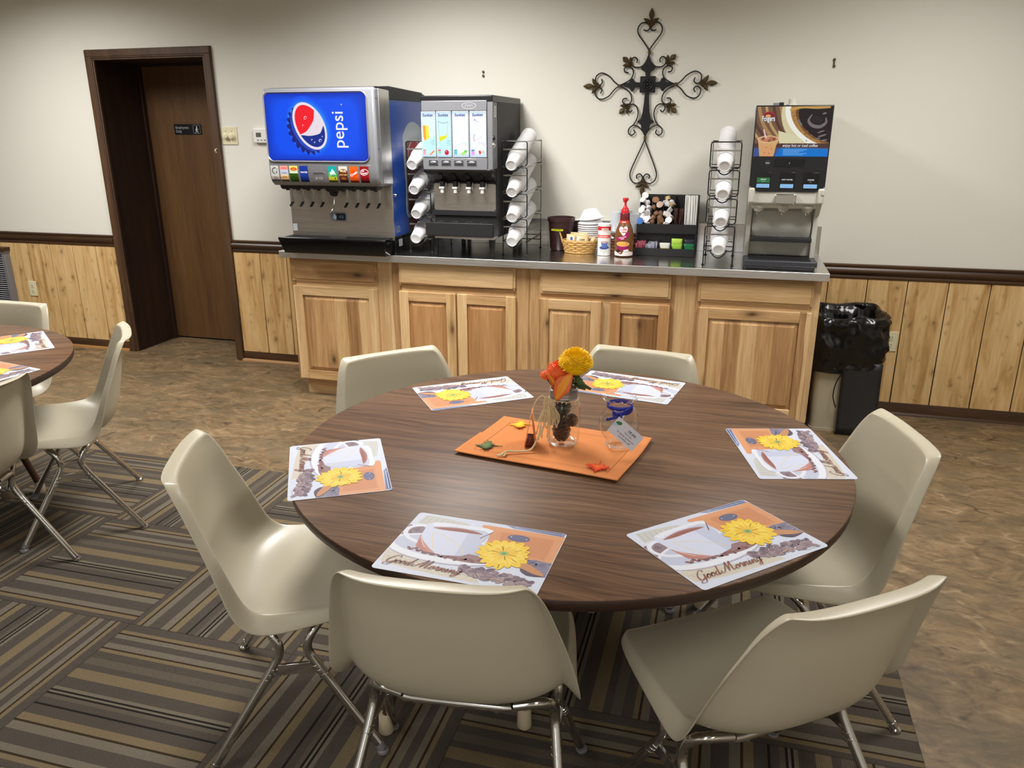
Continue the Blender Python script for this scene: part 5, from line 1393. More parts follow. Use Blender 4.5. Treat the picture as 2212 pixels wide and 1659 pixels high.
def L6(a, W, H):
    bands(a, W, [(-.012, 0, rgb(46, 20, 12)), (0, .05, rgb(96, 44, 26)), (.05, H, rgb(226, 214, 204))]); a.ell(.026, .046, .024, .014, rgb(110, 50, 26)); a.text('MUG', .026, .044, .0165, rgb(240, 226, 190), 'c', bold=.04, rot=-.06); a.text('ROOT BEER', .026, .026, .0085, rgb(232, 200, 130), 'c', bold=.03); a.ell(.026, .010, .016, .007, rgb(176, 110, 60))
def L7(a, W, H):
    bands(a, W, [(-.012, 0, rgb(90, 30, 16)), (0, H, rgb(244, 96, 26))]); a.ell(.026, .036, .023, .018, rgb(236, 70, 10), .5); a.text('Crush', .027, .030, .018, WHITE, 'c', bold=.03, rot=.5)
def L8(a, W, H):
    bands(a, W, [(-.012, 0, rgb(50, 8, 10)), (0, H, rgb(146, 18, 26))]); a.ell(.025, .044, .024, .0165, WHITE, .15); a.ell(.025, .044, .0215, .014, rgb(150, 20, 28), .15); a.text('Dr', .019, .046, .015, WHITE, 'c', bold=.03, rot=.15); a.text('Pepper', .025, .035, .0125, WHITE, 'c', bold=.03, rot=.15)
for x, fn, lb in ((-1.447, L1, 'silver fruit drink label'), (-1.389, L2, 'pink and tan lemonade label'), (-1.330, L3, 'yellow and green tea label'), (-1.267, L4, 'blue WATER label'), (-1.094, L5, 'green and yellow soda label'), (-1.030, L6, 'brown root beer label'), (-.966, L7, 'orange soda label'), (-.904, L8, 'dark red soda label')):
    slabel(x, fn, lb)
ic = MB(); ic.prism([(-1.186, 1.315), (-1.114, 1.315), (-1.114, 1.372), (-1.120, 1.379), (-1.180, 1.379), (-1.186, 1.372)], lambda x, z: (x, strip_y(z) - .0005, z), lambda x, z: (x, strip_y(z) - .004, z))
ip = obj('ice_pad', ic, M_SILVER2, soda, bevel=.001)
a = Art(); a.text('ICE', .034, .018, .016, rgb(215, 215, 215), 'l', bold=.03)
for (u, v) in ((.016, .026), (.024, .022), (.018, .018), (.025, .028)): a.rect(u - .003, u + .003, v - .003, v + .003, rgb(206, 206, 208))
a.build('ice_lettering', lambda u, v, h: (-1.186 + u, strip_y(1.322 + v) - .006 - h, 1.322 + v), M_PRINTM, ip)
# splash panel, nozzles, levers
obj('splash_panel', MB().box(XL + .013, XR, YBY - .006, YBY + .002, .995, 1.305), M_STEELX, soda, bevel=.002)
NX = [-1.400, -1.335, -1.270, -1.205, -1.055, -.988, -.922, -.856]
for x in NX:
    nz = MB(); nz.prism([(x - .026, 1.304), (x + .026, 1.304), (x + .024, 1.292), (x + .014, 1.280), (x - .014, 1.280), (x - .024, 1.292)], lambda x, z: (x, -.745, z), lambda x, z: (x, -.675, z))
    nz.cyl((x, -.71, 1.282), (x, -.71, 1.272), .011, n=14); N1 = obj('nozzle', nz, M_BLACK, soda, bevel=.002)
    lv = MB(); lv.box(x - .006, x + .006, -.664, -.660, 1.205, 1.303); lv.prism([(-.664, 1.207), (-.660, 1.205), (-.700, 1.178), (-.704, 1.180)], lambda y, z: (x - .006, y, z), lambda y, z: (x + .006, y, z))
    L_ = obj('lever', lv, M_CHROME, soda, bevel=.001)
    mb = MB(); mb.prism([(-.667, 1.206), (-.661, 1.203), (-.693, 1.181), (-.699, 1.184)], lambda y, z: (x - .0068, y, z), lambda y, z: (x + .0068, y, z)); obj('lever_pad', mb, M_BLACK, L_)
ch = MB(); ch.prism([(-1.165, 1.31), (-1.07, 1.31), (-1.075, 1.285), (-1.095, 1.268), (-1.14, 1.268), (-1.155, 1.285)], lambda x, z: (x, -.735, z), lambda x, z: (x, -.625, z)); ch.cyl((-1.118, -.69, 1.275), (-1.118, -.705, 1.250), .026, .022, 16)
obj('ice_chute', ch, plain('chute_dark', rgb(30, 28, 38), .3), soda, bevel=.003)
il = MB(); il.tube([(-1.135, -.665, 1.262), (-1.130, -.668, 1.245), (-1.137, -.672, 1.19), (-1.141, -.690, 1.165), (-1.150, -.70, 1.150)], .0045, 10); obj('ice_lever', il, M_CHROME, soda)
bd = MB(); bd.prism(rrect(-1.197, -1.090, 1.094, 1.146, .012), lambda x, z: (x, YBY - .005, z), lambda x, z: (x, YBY - .010, z)); B_ = obj('ice_badge', bd, M_SILVER, soda, bevel=.001)
a = Art(); a.rect(.006, .101, .006, .046, rgb(24, 28, 36), .008); a.rect(.006, .042, .006, .046, rgb(110, 120, 134), .006)
for (u, v, r_) in ((.030, .034, .006), (.026, .022, .005), (.037, .026, .006), (.036, .016, .005)): a.rect(u - r_, u + r_, v - r_, v + r_, rgb(206, 216, 230), .001)
a.text('ICE', .074, .020, .019, rgb(120, 190, 220), 'c'); a.build('badge_lettering', onwall(-1.197, YBY - .0102, 1.094), M_PRINT, B_)
a = Art(); a.rect(0, .028, 0, .040, rgb(214, 220, 226)); a.line([(.005, .007), (.022, .032)], .0015, rgb(120, 140, 160)); a.ell(.014, .020, .009, .011, rgb(150, 170, 190)); a.ell(.014, .020, .007, .009, rgb(214, 220, 226)); a.build('warning_sticker', onwall(-1.443, YBY - .0062, 1.034), M_PRINT, soda)
# drip tray leaning out over the counter edge
dt = MB(); dt.prism([(YBY, CT + .0005), (-.705, CT + .0005), (-.722, .918), (-.752, 1.000), (-.752, 1.012), (-.735, 1.012), (-.73, .99), (YBY, .99)], lambda y, z: (XL - .008 + (.02 if z < .95 else 0), y, z), lambda y, z: (XR + .002 - (.016 if z < .95 else 0), y, z))
obj('drip_tray', dt, M_BLACKG, soda, bevel=.004)
gt = MB()
for k in range(34): gt.box(XL + .012 + k * .0188, XL + .020 + k * .0188, -.735, YBY - .004, 1.003, 1.009)
gt.box(XL + .01, XR - .01, -.738, -.733, 1.001, 1.009).box(XL + .01, XR - .01, YBY - .012, YBY - .006, 1.001, 1.009).box(-1.17, -1.07, -.71, -.65, 1.004, 1.011)
obj('drip_grate', gt, M_BLACK, soda)
# printed bottle on the blue side
a = Art()
def sd(y, z): return (y + .62, z)
sideframe = lambda u, v, h: (XR + .0006 + h, -.62 + u, v)
def S2(pts): return [sd(*p) for p in pts]
a.poly(S2(smooth_path([(-.44, 1.53), (-.43, 1.57), (-.40, 1.60), (-.36, 1.625), (-.30, 1.64), (-.22, 1.63), (-.10, 1.58), (-.06, 1.53), (-.06, 1.1), (-.40, 1.1), (-.42, 1.3)], 4, True)), rgb(150, 158, 164))
a.poly(S2([(-.405, 1.53), (-.06, 1.53), (-.06, 1.02), (-.395, 1.02)]), rgb(74, 34, 26))
a.ell(*sd(-.27, 1.455), .10, .085, rgb(196, 190, 190)); a.ell(*sd(-.27, 1.457), .092, .078, rgb(150, 24, 36)); a.poly(S2(smooth_path([(-.36, 1.44), (-.27, 1.42), (-.18, 1.44), (-.19, 1.40), (-.27, 1.378), (-.34, 1.40)], 4, True)), rgb(24, 26, 60))
for (y, z, r_) in ((-.37, 1.24, .03), (-.2, 1.2, .05), (-.3, 1.12, .04)): a.ell(*sd(y, z), r_, r_ * 1.2, rgb(98, 50, 36))
a.build('side_graphic', sideframe, M_PRINT, soda)
a = Art(); a.rect(.05, .085, 1.035, 1.070, rgb(130, 140, 150)); a.rect(.056, .079, 1.041, 1.064, rgb(60, 80, 110)); a.build('side_sticker', sideframe, M_PRINT, soda)
a = Art(); a.rect(.055, .105, .955, .995, rgb(176, 178, 182))
for k in range(4): a.rect(.060, .098, .960 + k * .009, .963 + k * .009, rgb(70, 70, 76))
a.build('side_sticker', lambda u, v, h: (XR + .0046 + h, -.62 + u, v), M_PRINT, soda)
mb = MB(); mb.lathe([(.009, 0), (.010, .004), (.007, .012), (0, .013)], (XR, -.585, 1.245), 14, M=Matrix.Rotation(pi / 2, 3, 'Y')); obj('side_lock', mb, M_CHROME, soda)

# ---------------------------------------------------------------- juice machine
JL, JR, JF = -.6165, -.2135, -.604
ju = thing('juice_machine', 'grey juice dispenser with four bright white backlit panels and white nozzles', 'juice machine', (-.415, -.3, CT))
bd = MB(); bd.box(JL + .03, JR, -.520, -.03, 1.015, 1.765); obj('cabinet_body', bd, M_BLACKM, ju, bevel=.005)
obj('top_cap', MB().box(JL - .002, JR + .001, JF + .002, -.028, 1.735, 1.770), M_BLACK, ju, bevel=.006, seg=3)
hs = MB(); hs.box(JL, JR, JF + .012, -.50, 1.392, 1.738); obj('door_housing', hs, M_SILVER2, ju, bevel=.008, seg=3)
fp = MB(); fp.box(JL + .004, JR - .030, JF - .002, JF + .02, 1.692, 1.744); fp.box(JL + .004, JR - .030, JF - .002, JF + .02, 1.388, 1.452); fp.box(JR - .030, JR, JF + .004, JF + .02, 1.388, 1.744)
obj('front_panel', fp, M_SILVER, ju, bevel=.003)
lg_ = Art(); e_ = [( .0385 * cos(2 * pi * k / 30), .015 * sin(2 * pi * k / 30)) for k in range(30)]
lg_.line(e_, .0016, rgb(206, 206, 210), closed=True); lg_.line([(-.022, -.004), (-.012, .006), (-.006, -.005), (.002, .005), (.008, -.004), (.016, .004), (.022, -.002)], .0018, rgb(190, 190, 196), k=4)
lg_.build('raised_emblem', onwall(-.342, JF - .0022, 1.718), M_PRINT, ju)
JP = [(-.6150, -.5345), (-.5285, -.4450), (-.4375, -.3465), (-.3395, -.2465)]
def juice_art(k, W, H):
    a = Art(clip=(0, W, 0, H)); 
    for j in range(8): a.rect(0 + .0005 * j, W - .0005 * j, .0 + .004 * j, H - .003 * j, tuple(lin(q / 255) for q in (196 + 7 * j + (4 if k > 1 else 0), 226 + 3.6 * j, 255)) + (1,))
    cx = W / 2
    if k < 2: a.poly([(0, H * .9), (W, H * .9), (W, H * .48), (0, H * .30)], rgb(216, 248, 255) if k else rgb(232, 252, 255)); a.poly([(0, .02), (0, H * .32), (W, H * .48), (W, .02)], rgb(206, 250, 250))
    a.text('Sunkist', cx - .001, H * .895, .0205, rgb(26, 74, 160), 'c', bold=.03, shear=.06)
    g0, g1, gt_, gb = W * .14, W * .82, H * .78, H * .36
    if k == 0:
        a.poly([(W * .10, H * .70), (W * .52, H * .70), (W * .54, H * .42), (W * .22, H * .355), (W * .12, H * .46)], rgb(255, 190, 90)); a.poly([(W * .26, H * .70), (W * .52, H * .70), (W * .56, H * .425), (W * .30, H * .375)], rgb(250, 240, 70)); a.poly([(W * .14, H * .70), (W * .30, H * .70), (W * .32, H * .38), (W * .20, H * .38)], rgb(255, 172, 60))
    if k == 1:
        a.line([(g0, gt_ + .002), (cx, gt_ - .008), (g1, gt_)], .0024, rgb(110, 160, 180), k=5); a.line([(g0 + .002, gt_), (W * .2, gb + .01), (W * .26, H * .29)], .0014, rgb(150, 190, 200)); a.line([(g1, gt_), (W * .7, H * .44)], .0014, rgb(150, 190, 200))
        a.poly([(W * .18, H * .56), (W * .22, H * .36), (W * .70, H * .44), (W * .72, H * .54), (W * .66, H * .47), (W * .24, H * .46)], rgb(246, 246, 90)); a.poly([(W * .2, H * .44), (W * .25, H * .345), (W * .70, H * .43), (W * .69, H * .48)], rgb(240, 232, 40))
    if k == 3:
        a.poly([(W * .16, H * .78), (W * .32, H * .84), (W * .44, H * .78), (W * .34, H * .795), (W * .28, H * .815)], rgb(180, 160, 214)); a.line([(W * .4, H * .79), (W * .58, H * .76)], .0022, rgb(196, 180, 220))
        a.line([(W * .33, H * .50), (W * .25, H * .45), (W * .26, H * .36), (W * .28, H * .35)], .0058, rgb(216, 190, 240), k=5); a.line([(W * .27, H * .35), (W * .48, H * .40), (W * .70, H * .45)], .0018, rgb(206, 190, 232))
    tcs = (rgb(110, 170, 190), rgb(100, 170, 190), rgb(140, 220, 190), rgb(190, 170, 220))[k]
    nm = (('100%', 'Orange', 'Juice'), ('100%', 'Apple', 'Juice'), ('', 'Lemonade', 'drink'), ('', 'Strawberry', 'Kiwi'))[k]
    for q, s_ in enumerate(nm): a.text(s_, W * .94, H * (.345 - .042 * q), .0095, tcs, 'r', shear=.15)
    bc = (rgb(250, 150, 160), rgb(250, 110, 120), rgb(60, 190, 200), rgb(70, 150, 210))[k]
    a.rect(W * .08, W * .28, H * .13, H * .165, bc); a.rect(W * .08, W * .28, H * .085, H * .125, (rgb(250, 170, 170), rgb(150, 230, 190), rgb(90, 200, 210), rgb(246, 150, 240))[k]); a.rect(W * .08, W * .28, H * .05, H * .08, (rgb(250, 180, 180), rgb(180, 240, 210), rgb(110, 200, 220), rgb(240, 150, 236))[k])
    if k == 0: a.poly([(W * .54, H * .055), (W * .88, H * .155), (W * .92, H * .12), (W * .62, H * .035)], rgb(252, 150, 70))
    if k == 1: a.ell(W * .68, H * .10, W * .15, H * .058, rgb(214, 30, 70)); a.ell(W * .64, H * .125, W * .04, H * .012, rgb(250, 170, 190))
    if k == 2: a.ell(W * .80, H * .12, W * .12, H * .035, rgb(130, 220, 110), .4); a.ell(W * .66, H * .075, W * .15, H * .035, rgb(190, 236, 120), .2)
    if k == 3: a.poly([(W * .52, H * .13), (W * .58, H * .15), (W * .66, H * .14), (W * .70, H * .10), (W * .62, H * .055), (W * .55, H * .085)], rgb(246, 70, 60)); a.ell(W * .83, H * .115, W * .07, H * .03, rgb(140, 160, 110)); a.ell(W * .83, H * .115, W * .05, H * .02, rgb(244, 250, 240))
    return a
for k, (p, q) in enumerate(JP):
    bx = MB(); bx.box(p, q, JF - .004, JF + .015, 1.455, 1.690); P_ = obj('sign_panel', bx, M_WHITEP, ju, bevel=.002)
    juice_art(k, q - p - .001, .233).build('sign_picture', onwall(p + .0005, JF - .0043, 1.456), M_LITWHITE, P_)
for k in range(4):
    x = -.5795 + k * .0735
    b = MB(); b.box(x, x + .056, JF - .0045, JF - .001, 1.411, 1.441); w_ = obj('push_button', b, M_SILVER2, ju, bevel=.001)
    b = MB(); b.box(x + .003, x + .053, JF - .0055, JF - .004, 1.414, 1.438, 0); b.ball((x + .028, JF - .004, 1.427), .0215, .005, .0085, 16, 8, 1); obj('button_face', b, [M_CHARCOAL, M_SILVER], w_)
# black curved chin with nozzles
chn = MB()
def chinf(u, v):
    x = JL + .006 + u * (JR - JL - .010); e = abs(2 * u - 1); drop = .0 if e < .9 else (e - .9) * .25
    return (x, JF + .000 + .115 * v ** 1.5, 1.391 - .004 * e + .006 - .082 * v ** .75 + drop * v)
chn.grid(chinf, 24, 8); obj('chin_hood', chn, M_BLACK, ju, solid=.004)
chb = MB(); chb.prism([(JF + .01, 1.40), (JF + .01, 1.385), (JF + .055, 1.335), (JF + .11, 1.312), (-.50, 1.312), (-.50, 1.40)], lambda y, z: (JL + .008, y, z), lambda y, z: (JR - .006, y, z)); obj('hood_block', chb, M_BLACK, ju, bevel=.004)
for x in (-.522, -.445, -.366, -.288):
    b = MB(); b.prism([(-.60, 1.365), (-.55, 1.318), (-.515, 1.300), (-.515, 1.345)], lambda y, z: (x - .011, y, z), lambda y, z: (x + .011, y, z)); b.cyl((x, -.560, 1.325), (x, -.560, 1.293), .0135, n=16); A_ = obj('nozzle', b, M_BLACK, ju)
    b = MB(); b.box(x - .0135, x + .0135, -.574, -.546, 1.286, 1.296); b.cyl((x, -.560, 1.288), (x, -.560, 1.263), .0105, n=16); obj('nozzle_tip', b, M_WHITEP, A_)
    b = MB(); b.box(x + .022, x + .0245, -.565, -.560, 1.275, 1.32); obj('dispense_arm', b, M_CHROME, ju)
obj('splash_panel', MB().prism(rrect(-.585, -.222, 1.165, 1.312, .012), lambda x, z: (x, -.518, z), lambda x, z: (x, -.526, z)), M_STEELX, ju, bevel=.001)
b = MB(); b.box(-.590, -.216, -.530, -.50, 1.135, 1.166); b.box(-.590, -.216, -.622, -.52, 1.030, 1.056); b.box(-.602, -.206, -.632, -.622, 1.034, 1.106); b.box(-.602, -.596, -.632, -.52, 1.034, 1.102); b.box(-.212, -.206, -.632, -.52, 1.034, 1.102)
obj('drip_tray', b, M_BLACKM, ju, bevel=.003)
b = MB()
for k in range(20): b.box(-.592 + k * .019, -.588 + k * .019, -.622, -.528, 1.084, 1.088)
for k in range(4): b.tube([(-.560 + k * .085, -.60, 1.090), (-.545 + k * .085, -.58, 1.106), (-.515 + k * .085, -.575, 1.108), (-.505 + k * .085, -.60, 1.092)], .002, 6)
obj('drip_grate', b, M_BLACK, ju)
obj('tray_shelf', MB().box(-.560, -.214, -.60, -.30, 1.016, 1.030), M_STEELX, ju, bevel=.001)
for lx in (-.570, -.235):
    for ly in (-.560, -.075):
        b = MB(); b.lathe([(.012, 0), (.015, .003), (.013, .012), (.013, .02), (.019, .095), (.021, .104)], (lx, ly, CT), 16); obj('leg', b, M_BLACK, ju)
for z in (1.553, 1.517):
    b = MB(); b.lathe([(.014, 0), (.014, .004), (.009, .007), (.007, .010), (0, .011)], (JR, -.588, z), 16, M=Matrix.Rotation(pi / 2, 3, 'Y')); obj('key_lock', b, M_BLACK if z > 1.53 else M_CHROME, ju)
a = Art(); a.rect(0, .038, 0, .056, rgb(226, 226, 228))
for k in range(5): a.rect(.006, .032, .008 + k * .009, .011 + k * .009, rgb(120, 120, 124))
a.build('spec_sticker', lambda u, v, h: (JR + .0006 + h, -.575 + u, 1.660 + v), M_PRINT, ju)

# ---------------------------------------------------------------- coffee machine
KL, KR, KF = 1.118, 1.476, -.550
cm = thing('coffee_machine', 'coffee dispenser with iced coffee poster, black panel and grey body, right end of counter', 'coffee machine', (1.297, -.3, CT))
obj('upper_body', MB().box(KL + .004, KR - .004, KF + .022, -.06, 1.28, 1.700), M_LGREY, cm, bevel=.004)
obj('front_door', MB().box(KL, KR, KF, KF + .03, 1.325, 1.706), M_BLACK, cm, bevel=.004)
PX0, PX1, PZ0, PZ1 = 1.124, 1.470, 1.468, 1.700
W, H = PX1 - PX0, PZ1 - PZ0
a = Art(clip=(0, W, 0, H), dh=.000012)
a.rect(0, W, 0, H, rgb(122, 92, 72))
for k in range(9): a.line([(-.06 + k * .034, H), (-.03 + k * .034, H * .62), (.05 + k * .034, H * .20)], .012 + .002 * (k % 3), (rgb(196, 158, 106), rgb(92, 64, 52), rgb(178, 138, 92))[k % 3], k=5)
a.ell(W * .93, H * .74, W * .62, H * .72, rgb(222, 212, 168), -.42, 48); a.poly([(W * .31, H * .52), (W * .34, H * .25), (W * .8, H * .25), (W * .55, H * .42)], rgb(226, 218, 180))
a.ell(W * .95, H * .76, W * .60, H * .60, rgb(250, 248, 236), -.42, 48); a.ell(W * .96, H * .77, W * .535, H * .53, rgb(178, 130, 72), -.42, 48); a.ell(W * .97, H * .755, W * .47, H * .47, rgb(120, 84, 50), -.42, 44); a.ell(W * .975, H * .75, W * .44, H * .43, rgb(40, 32, 34), -.42, 44)
rk = random.Random(2)
for k in range(60):
    w = rk.uniform(2.2, 5.0); r_ = rk.uniform(.92, 1.12); x, y = W * .46 * r_ * cos(w), H * .46 * r_ * sin(w)
    a.ell(W * .97 + x * cos(-.42) - y * sin(-.42), H * .755 + x * sin(-.42) + y * cos(-.42), .0018, .0016, (rgb(60, 40, 26), rgb(214, 172, 110), rgb(30, 22, 20))[k % 3], n=8, up=(k % 10 == 0))
a.line([(W * .44, H * .93), (W * .6, H * .985), (W * .8, H * .975), (W * .97, H * .99)], .012, rgb(206, 160, 88), k=5)
a.line([(W * .74, H * .84), (W * .70, H * .72), (W * .76, H * .62), (W * .86, H * .60), (W * .93, H * .68), (W * .92, H * .78)], lambda t, k: .004 + .012 * sin(pi * k), rgb(122, 112, 114), k=6); a.ell(W * .815, H * .74, W * .075, H * .075, rgb(46, 40, 38), -.2)
for (x, y, l, w_, r_) in ((.58, .70, .028, .008, -.9), (.60, .64, .02, .007, -.9), (.88, .50, .035, .006, .35), (.90, .42, .04, .008, .3), (.84, .36, .028, .006, .2), (.70, .40, .012, .006, 0), (.93, .33, .03, .007, .2), (.70, .32, .01, .004, -.8), (.90, .86, .02, .008, .3)): a.ell(W * x, H * y, l * .5, w_ * .5, rgb(128, 118, 118), r_, 14)
# red arch and name
a.ell(W * .165, H * .80, W * .085, H * .105, rgb(190, 50, 50), 0, 24, 0, 180); a.ell(W * .165, H * .80, W * .076, H * .085, rgb(128, 40, 60), 0, 24, 0, 180); a.ell(W * .155, H * .815, W * .035, H * .03, rgb(240, 170, 90)); 
a.text('Folgers', W * .165 + .002, H * .715 - .001, .034, rgb(60, 30, 26), 'c', bold=.03, shear=-.05, sx=.62); a.text('Folgers', W * .165, H * .715, .034, WHITE, 'c', bold=.02, shear=-.05, sx=.62)
a.rect(0, W, H * .17, H * .265, rgb(84, 58, 54)); a.rect(0, W, 0, H * .172, rgb(70, 90, 150))
a.poly([(W * .36, H * .172), (W, H * .155), (W, 0), (W * .30, 0)], rgb(14, 122, 216)); a.line([(W * .36, H * .165), (W * .6, H * .168), (W, H * .15)], .004, rgb(60, 120, 190))
a.text('enjoy hot or iced coffee', W * .385, H * .195, .0195, WHITE, 'l', shear=.12, bold=.005, sx=.86)
for k in range(5): a.text(('Custom made hot or iced, your way', 'One step selection of flavor', 'Rich and smooth coffee taste', 'Always made fresh for you', 'Brewed to your own liking'), 0, 0, 0, WHITE) if False else a.rect(W * .40, W * (.72 - .05 * (k % 3)), H * (.135 - .026 * k), H * (.143 - .026 * k), rgb(150, 205, 246))
# iced coffee cup
a.poly([(W * .045, H * .34), (W * .33, H * .33), (W * .30, H * .22), (W * .275, 0), (W * .085, 0), (W * .06, H * .22)], rgb(222, 172, 116)); a.poly([(W * .10, H * .22), (W * .26, H * .22), (W * .245, 0), (W * .11, 0)], rgb(228, 166, 112))
a.ell(W * .19, H * .345, W * .148, H * .075, rgb(238, 208, 164)); a.ell(W * .19, H * .345, W * .132, H * .062, rgb(206, 150, 110))
a.poly([(W * .105, H * .545), (W * .12, H * .555), (W * .165, H * .36), (W * .14, H * .35)], rgb(240, 200, 196))
for (x, y, c_) in ((.12, .355, 150), (.20, .325, 160), (.26, .35, 140), (.22, .375, 190), (.155, .33, 214)): a.ell(W * x, H * y, W * .028, H * .032, rgb(c_, c_ * .62, c_ * .46), .3, 12)
for (x, y) in ((.17, .18), (.24, .15), (.15, .07), (.21, .06)): a.ell(W * x, H * y, .003, .002, rgb(130, 84, 48), .3, 8)
a.build('poster', onwall(PX0, KF - .0006, PZ0), M_POSTER, cm)
mb = MB(); mb.prism(rrect(1.227, 1.368, 1.419, 1.455, .003), lambda x, z: (x, KF, z), lambda x, z: (x, KF - .002, z)); D_ = obj('display', mb, M_BLACKG, cm, bevel=.0006)
a = Art(); a.line([(.070, .012), (.073, .022)], .0016, rgb(190, 200, 210)); a.build('display_mark', onwall(1.227, KF - .0022, 1.419), M_LITBTN, D_)
mb = MB(); mb.lathe([(.013, 0), (.013, .002), (0, .002)], (1.196, KF, 1.437), 20, M=Matrix.Rotation(pi / 2, 3, 'X')); R_ = obj('brand_badge', mb, M_CHARCOAL, cm); a = Art(); a.text('bunn', 0, -.003, .009, rgb(200, 200, 200), 'c', bold=.03); a.build('badge_lettering', onwall(1.196, KF - .0022, 1.437), M_PRINT, R_)
for k, (x0, x1, t1, t2, gc) in enumerate(((1.152, 1.214, 'DECAF', 'coffee', rgb(52, 122, 70)), (1.265, 1.327, 'HOT WATER', '', None), (1.375, 1.438, 'COFFEE', 'hot', None))):
    mb = MB(); mb.box(x0 - .004, x1 + .004, KF - .002, KF, 1.312, 1.392); Bn = obj('dispense_button', mb, M_BLACKG, cm, bevel=.001)
    a = Art(); w_ = x1 - x0
    if gc: a.rect(0, w_, .028, .052, gc)
    a.text(t1, w_ / 2, .040, .0088, WHITE, 'c', bold=.02)
    if t2: a.text(t2, w_ / 2, .031, .006, rgb(206, 206, 206), 'c')
    a.rect(0, w_, .003, .022, rgb(150, 200, 246), .002); a.text('push', w_ / 2, .009, .007, rgb(110, 160, 210), 'c')
    a.build('button_label', onwall(x0, KF - .0022, 1.314), M_LITBTN, Bn)
# lower edge of black panel and grey fascia
mb = MB(); mb.prism([(KL, 1.33), (KR, 1.33), (KR, 1.322), (KR - .012, 1.320), (KR - .030, 1.303), (KR - .045, 1.298), (KL + .045, 1.296), (KL + .030, 1.301), (KL + .012, 1.319), (KL, 1.322)], lambda x, z: (x, KF, z), lambda x, z: (x, KF + .02, z)); obj('panel_skirt', mb, M_BLACK, cm, bevel=.001)
fa = MB(); fa.box(KL + .002, KR - .002, KF + .006, KF + .09, 1.236, 1.318); fa.box(KL, KL + .03, KF - .012, KF + .05, 1.240, 1.316); fa.box(KR - .03, KR, KF - .012, KF + .05, 1.240, 1.316)
obj('grey_fascia', fa, M_LGREY, cm, bevel=.01, seg=4)
mb = MB(); mb.box(KL + .02, KR - .02, KF + .03, -.2, 1.215, 1.24); mb.box(KR - .016, KR + .001, KF - .016, KF - .008, 1.284, 1.312); obj('underside', mb, M_LGREY, cm, bevel=.003)
mb = MB(); mb.prism(rrect(1.245, 1.348, 1.238, 1.288, .014, 6), lambda x, z: (x, KF + .006, z), lambda x, z: (x, KF - .014, z)); obj('chrome_badge', mb, M_CHROME, cm, bevel=.005, seg=4)
for x in (1.174, 1.294, 1.410):
    mb = MB(); mb.lathe([(.036, .0), (.034, -.012), (.024, -.022), (.021, -.030), (.0, -.030)], (x, KF + .055, 1.228), 20); N_1 = obj('spout', mb, M_LGREY, cm)
    mb = MB(); mb.lathe([(.011, 0), (.011, -.008), (.008, -.016), (0, -.016)], (x, KF + .055, 1.198), 16); obj('spout_tip', mb, M_CHROME, N_1)
mb = MB(); mb.box(KL + .002, KL + .028, -.44, -.06, .955, 1.24); mb.box(KR - .028, KR - .002, -.44, -.06, .955, 1.24); mb.box(KL + .02, KR - .02, -.40, -.06, .96, 1.24)
mb.prism([(KF + .004, 1.245), (-.44, 1.235), (-.44, 1.17)], lambda y, z: (KL + .002, y, z), lambda y, z: (KL + .028, y, z)); mb.prism([(KF + .004, 1.245), (-.44, 1.235), (-.44, 1.17)], lambda y, z: (KR - .028, y, z), lambda y, z: (KR - .002, y, z))
obj('lower_housing', mb, M_LGREY, cm, bevel=.004)
mb = MB(); mb.grid(lambda u, v: (KL + .034 + u * (KR - KL - .068), -.405 - .03 * sin(pi * v) ** 2, 1.03 + .17 * v), 6, 10); obj('splash_panel', mb, plain('splash_grey', rgb(206, 206, 200), .5, 0), cm, solid=.003)
mb = MB(); mb.box(KL + .030, KR - .032, -.50, -.40, 1.052, 1.058)
for k in range(30): mb.box(KL + .034 + k * .0098, KL + .038 + k * .0098, -.50, -.42, 1.058, 1.062)
mb.box(KL + .028, KR - .030, -.512, -.496, 1.046, 1.066); obj('cup_shelf', mb, M_BLACKM, cm, bevel=.003)
mb = MB(); mb.box(KL + .004, KR + .002, -.596, -.40, .930, .960); mb.box(KL + .010, KR - .006, -.585, -.07, CT, .934); obj('drip_tray', mb, M_CHARCOAL, cm, bevel=.006, seg=3)
mb = MB()
for k in range(34): mb.box(KL + .030 + k * .0088, KL + .0335 + k * .0088, -.570, -.42, .960, .966)
mb.box(KL + .028, KR - .03, -.572, -.566, .958, .967).box(KL + .028, KR - .03, -.50, -.494, .958, .967)
obj('drip_grate', mb, M_BLACKM, cm)
mb = MB(); mb.cyl((1.293, -.42, 1.700), (1.293, -.42, 1.738), .020, n=24); mb.cyl((1.293, -.42, 1.70), (1.293, -.42, 1.712), .028, n=24); obj('fill_cap', mb, M_LGREY, cm, bevel=.001)
mb = MB(); mb.box(1.228, 1.250, -.45, -.42, 1.70, 1.722, 1); mb.box(1.200, 1.228, -.45, -.42, 1.70, 1.720, 0); obj('top_latch', mb, [M_SILVER2, M_BLACK], cm, bevel=.001)
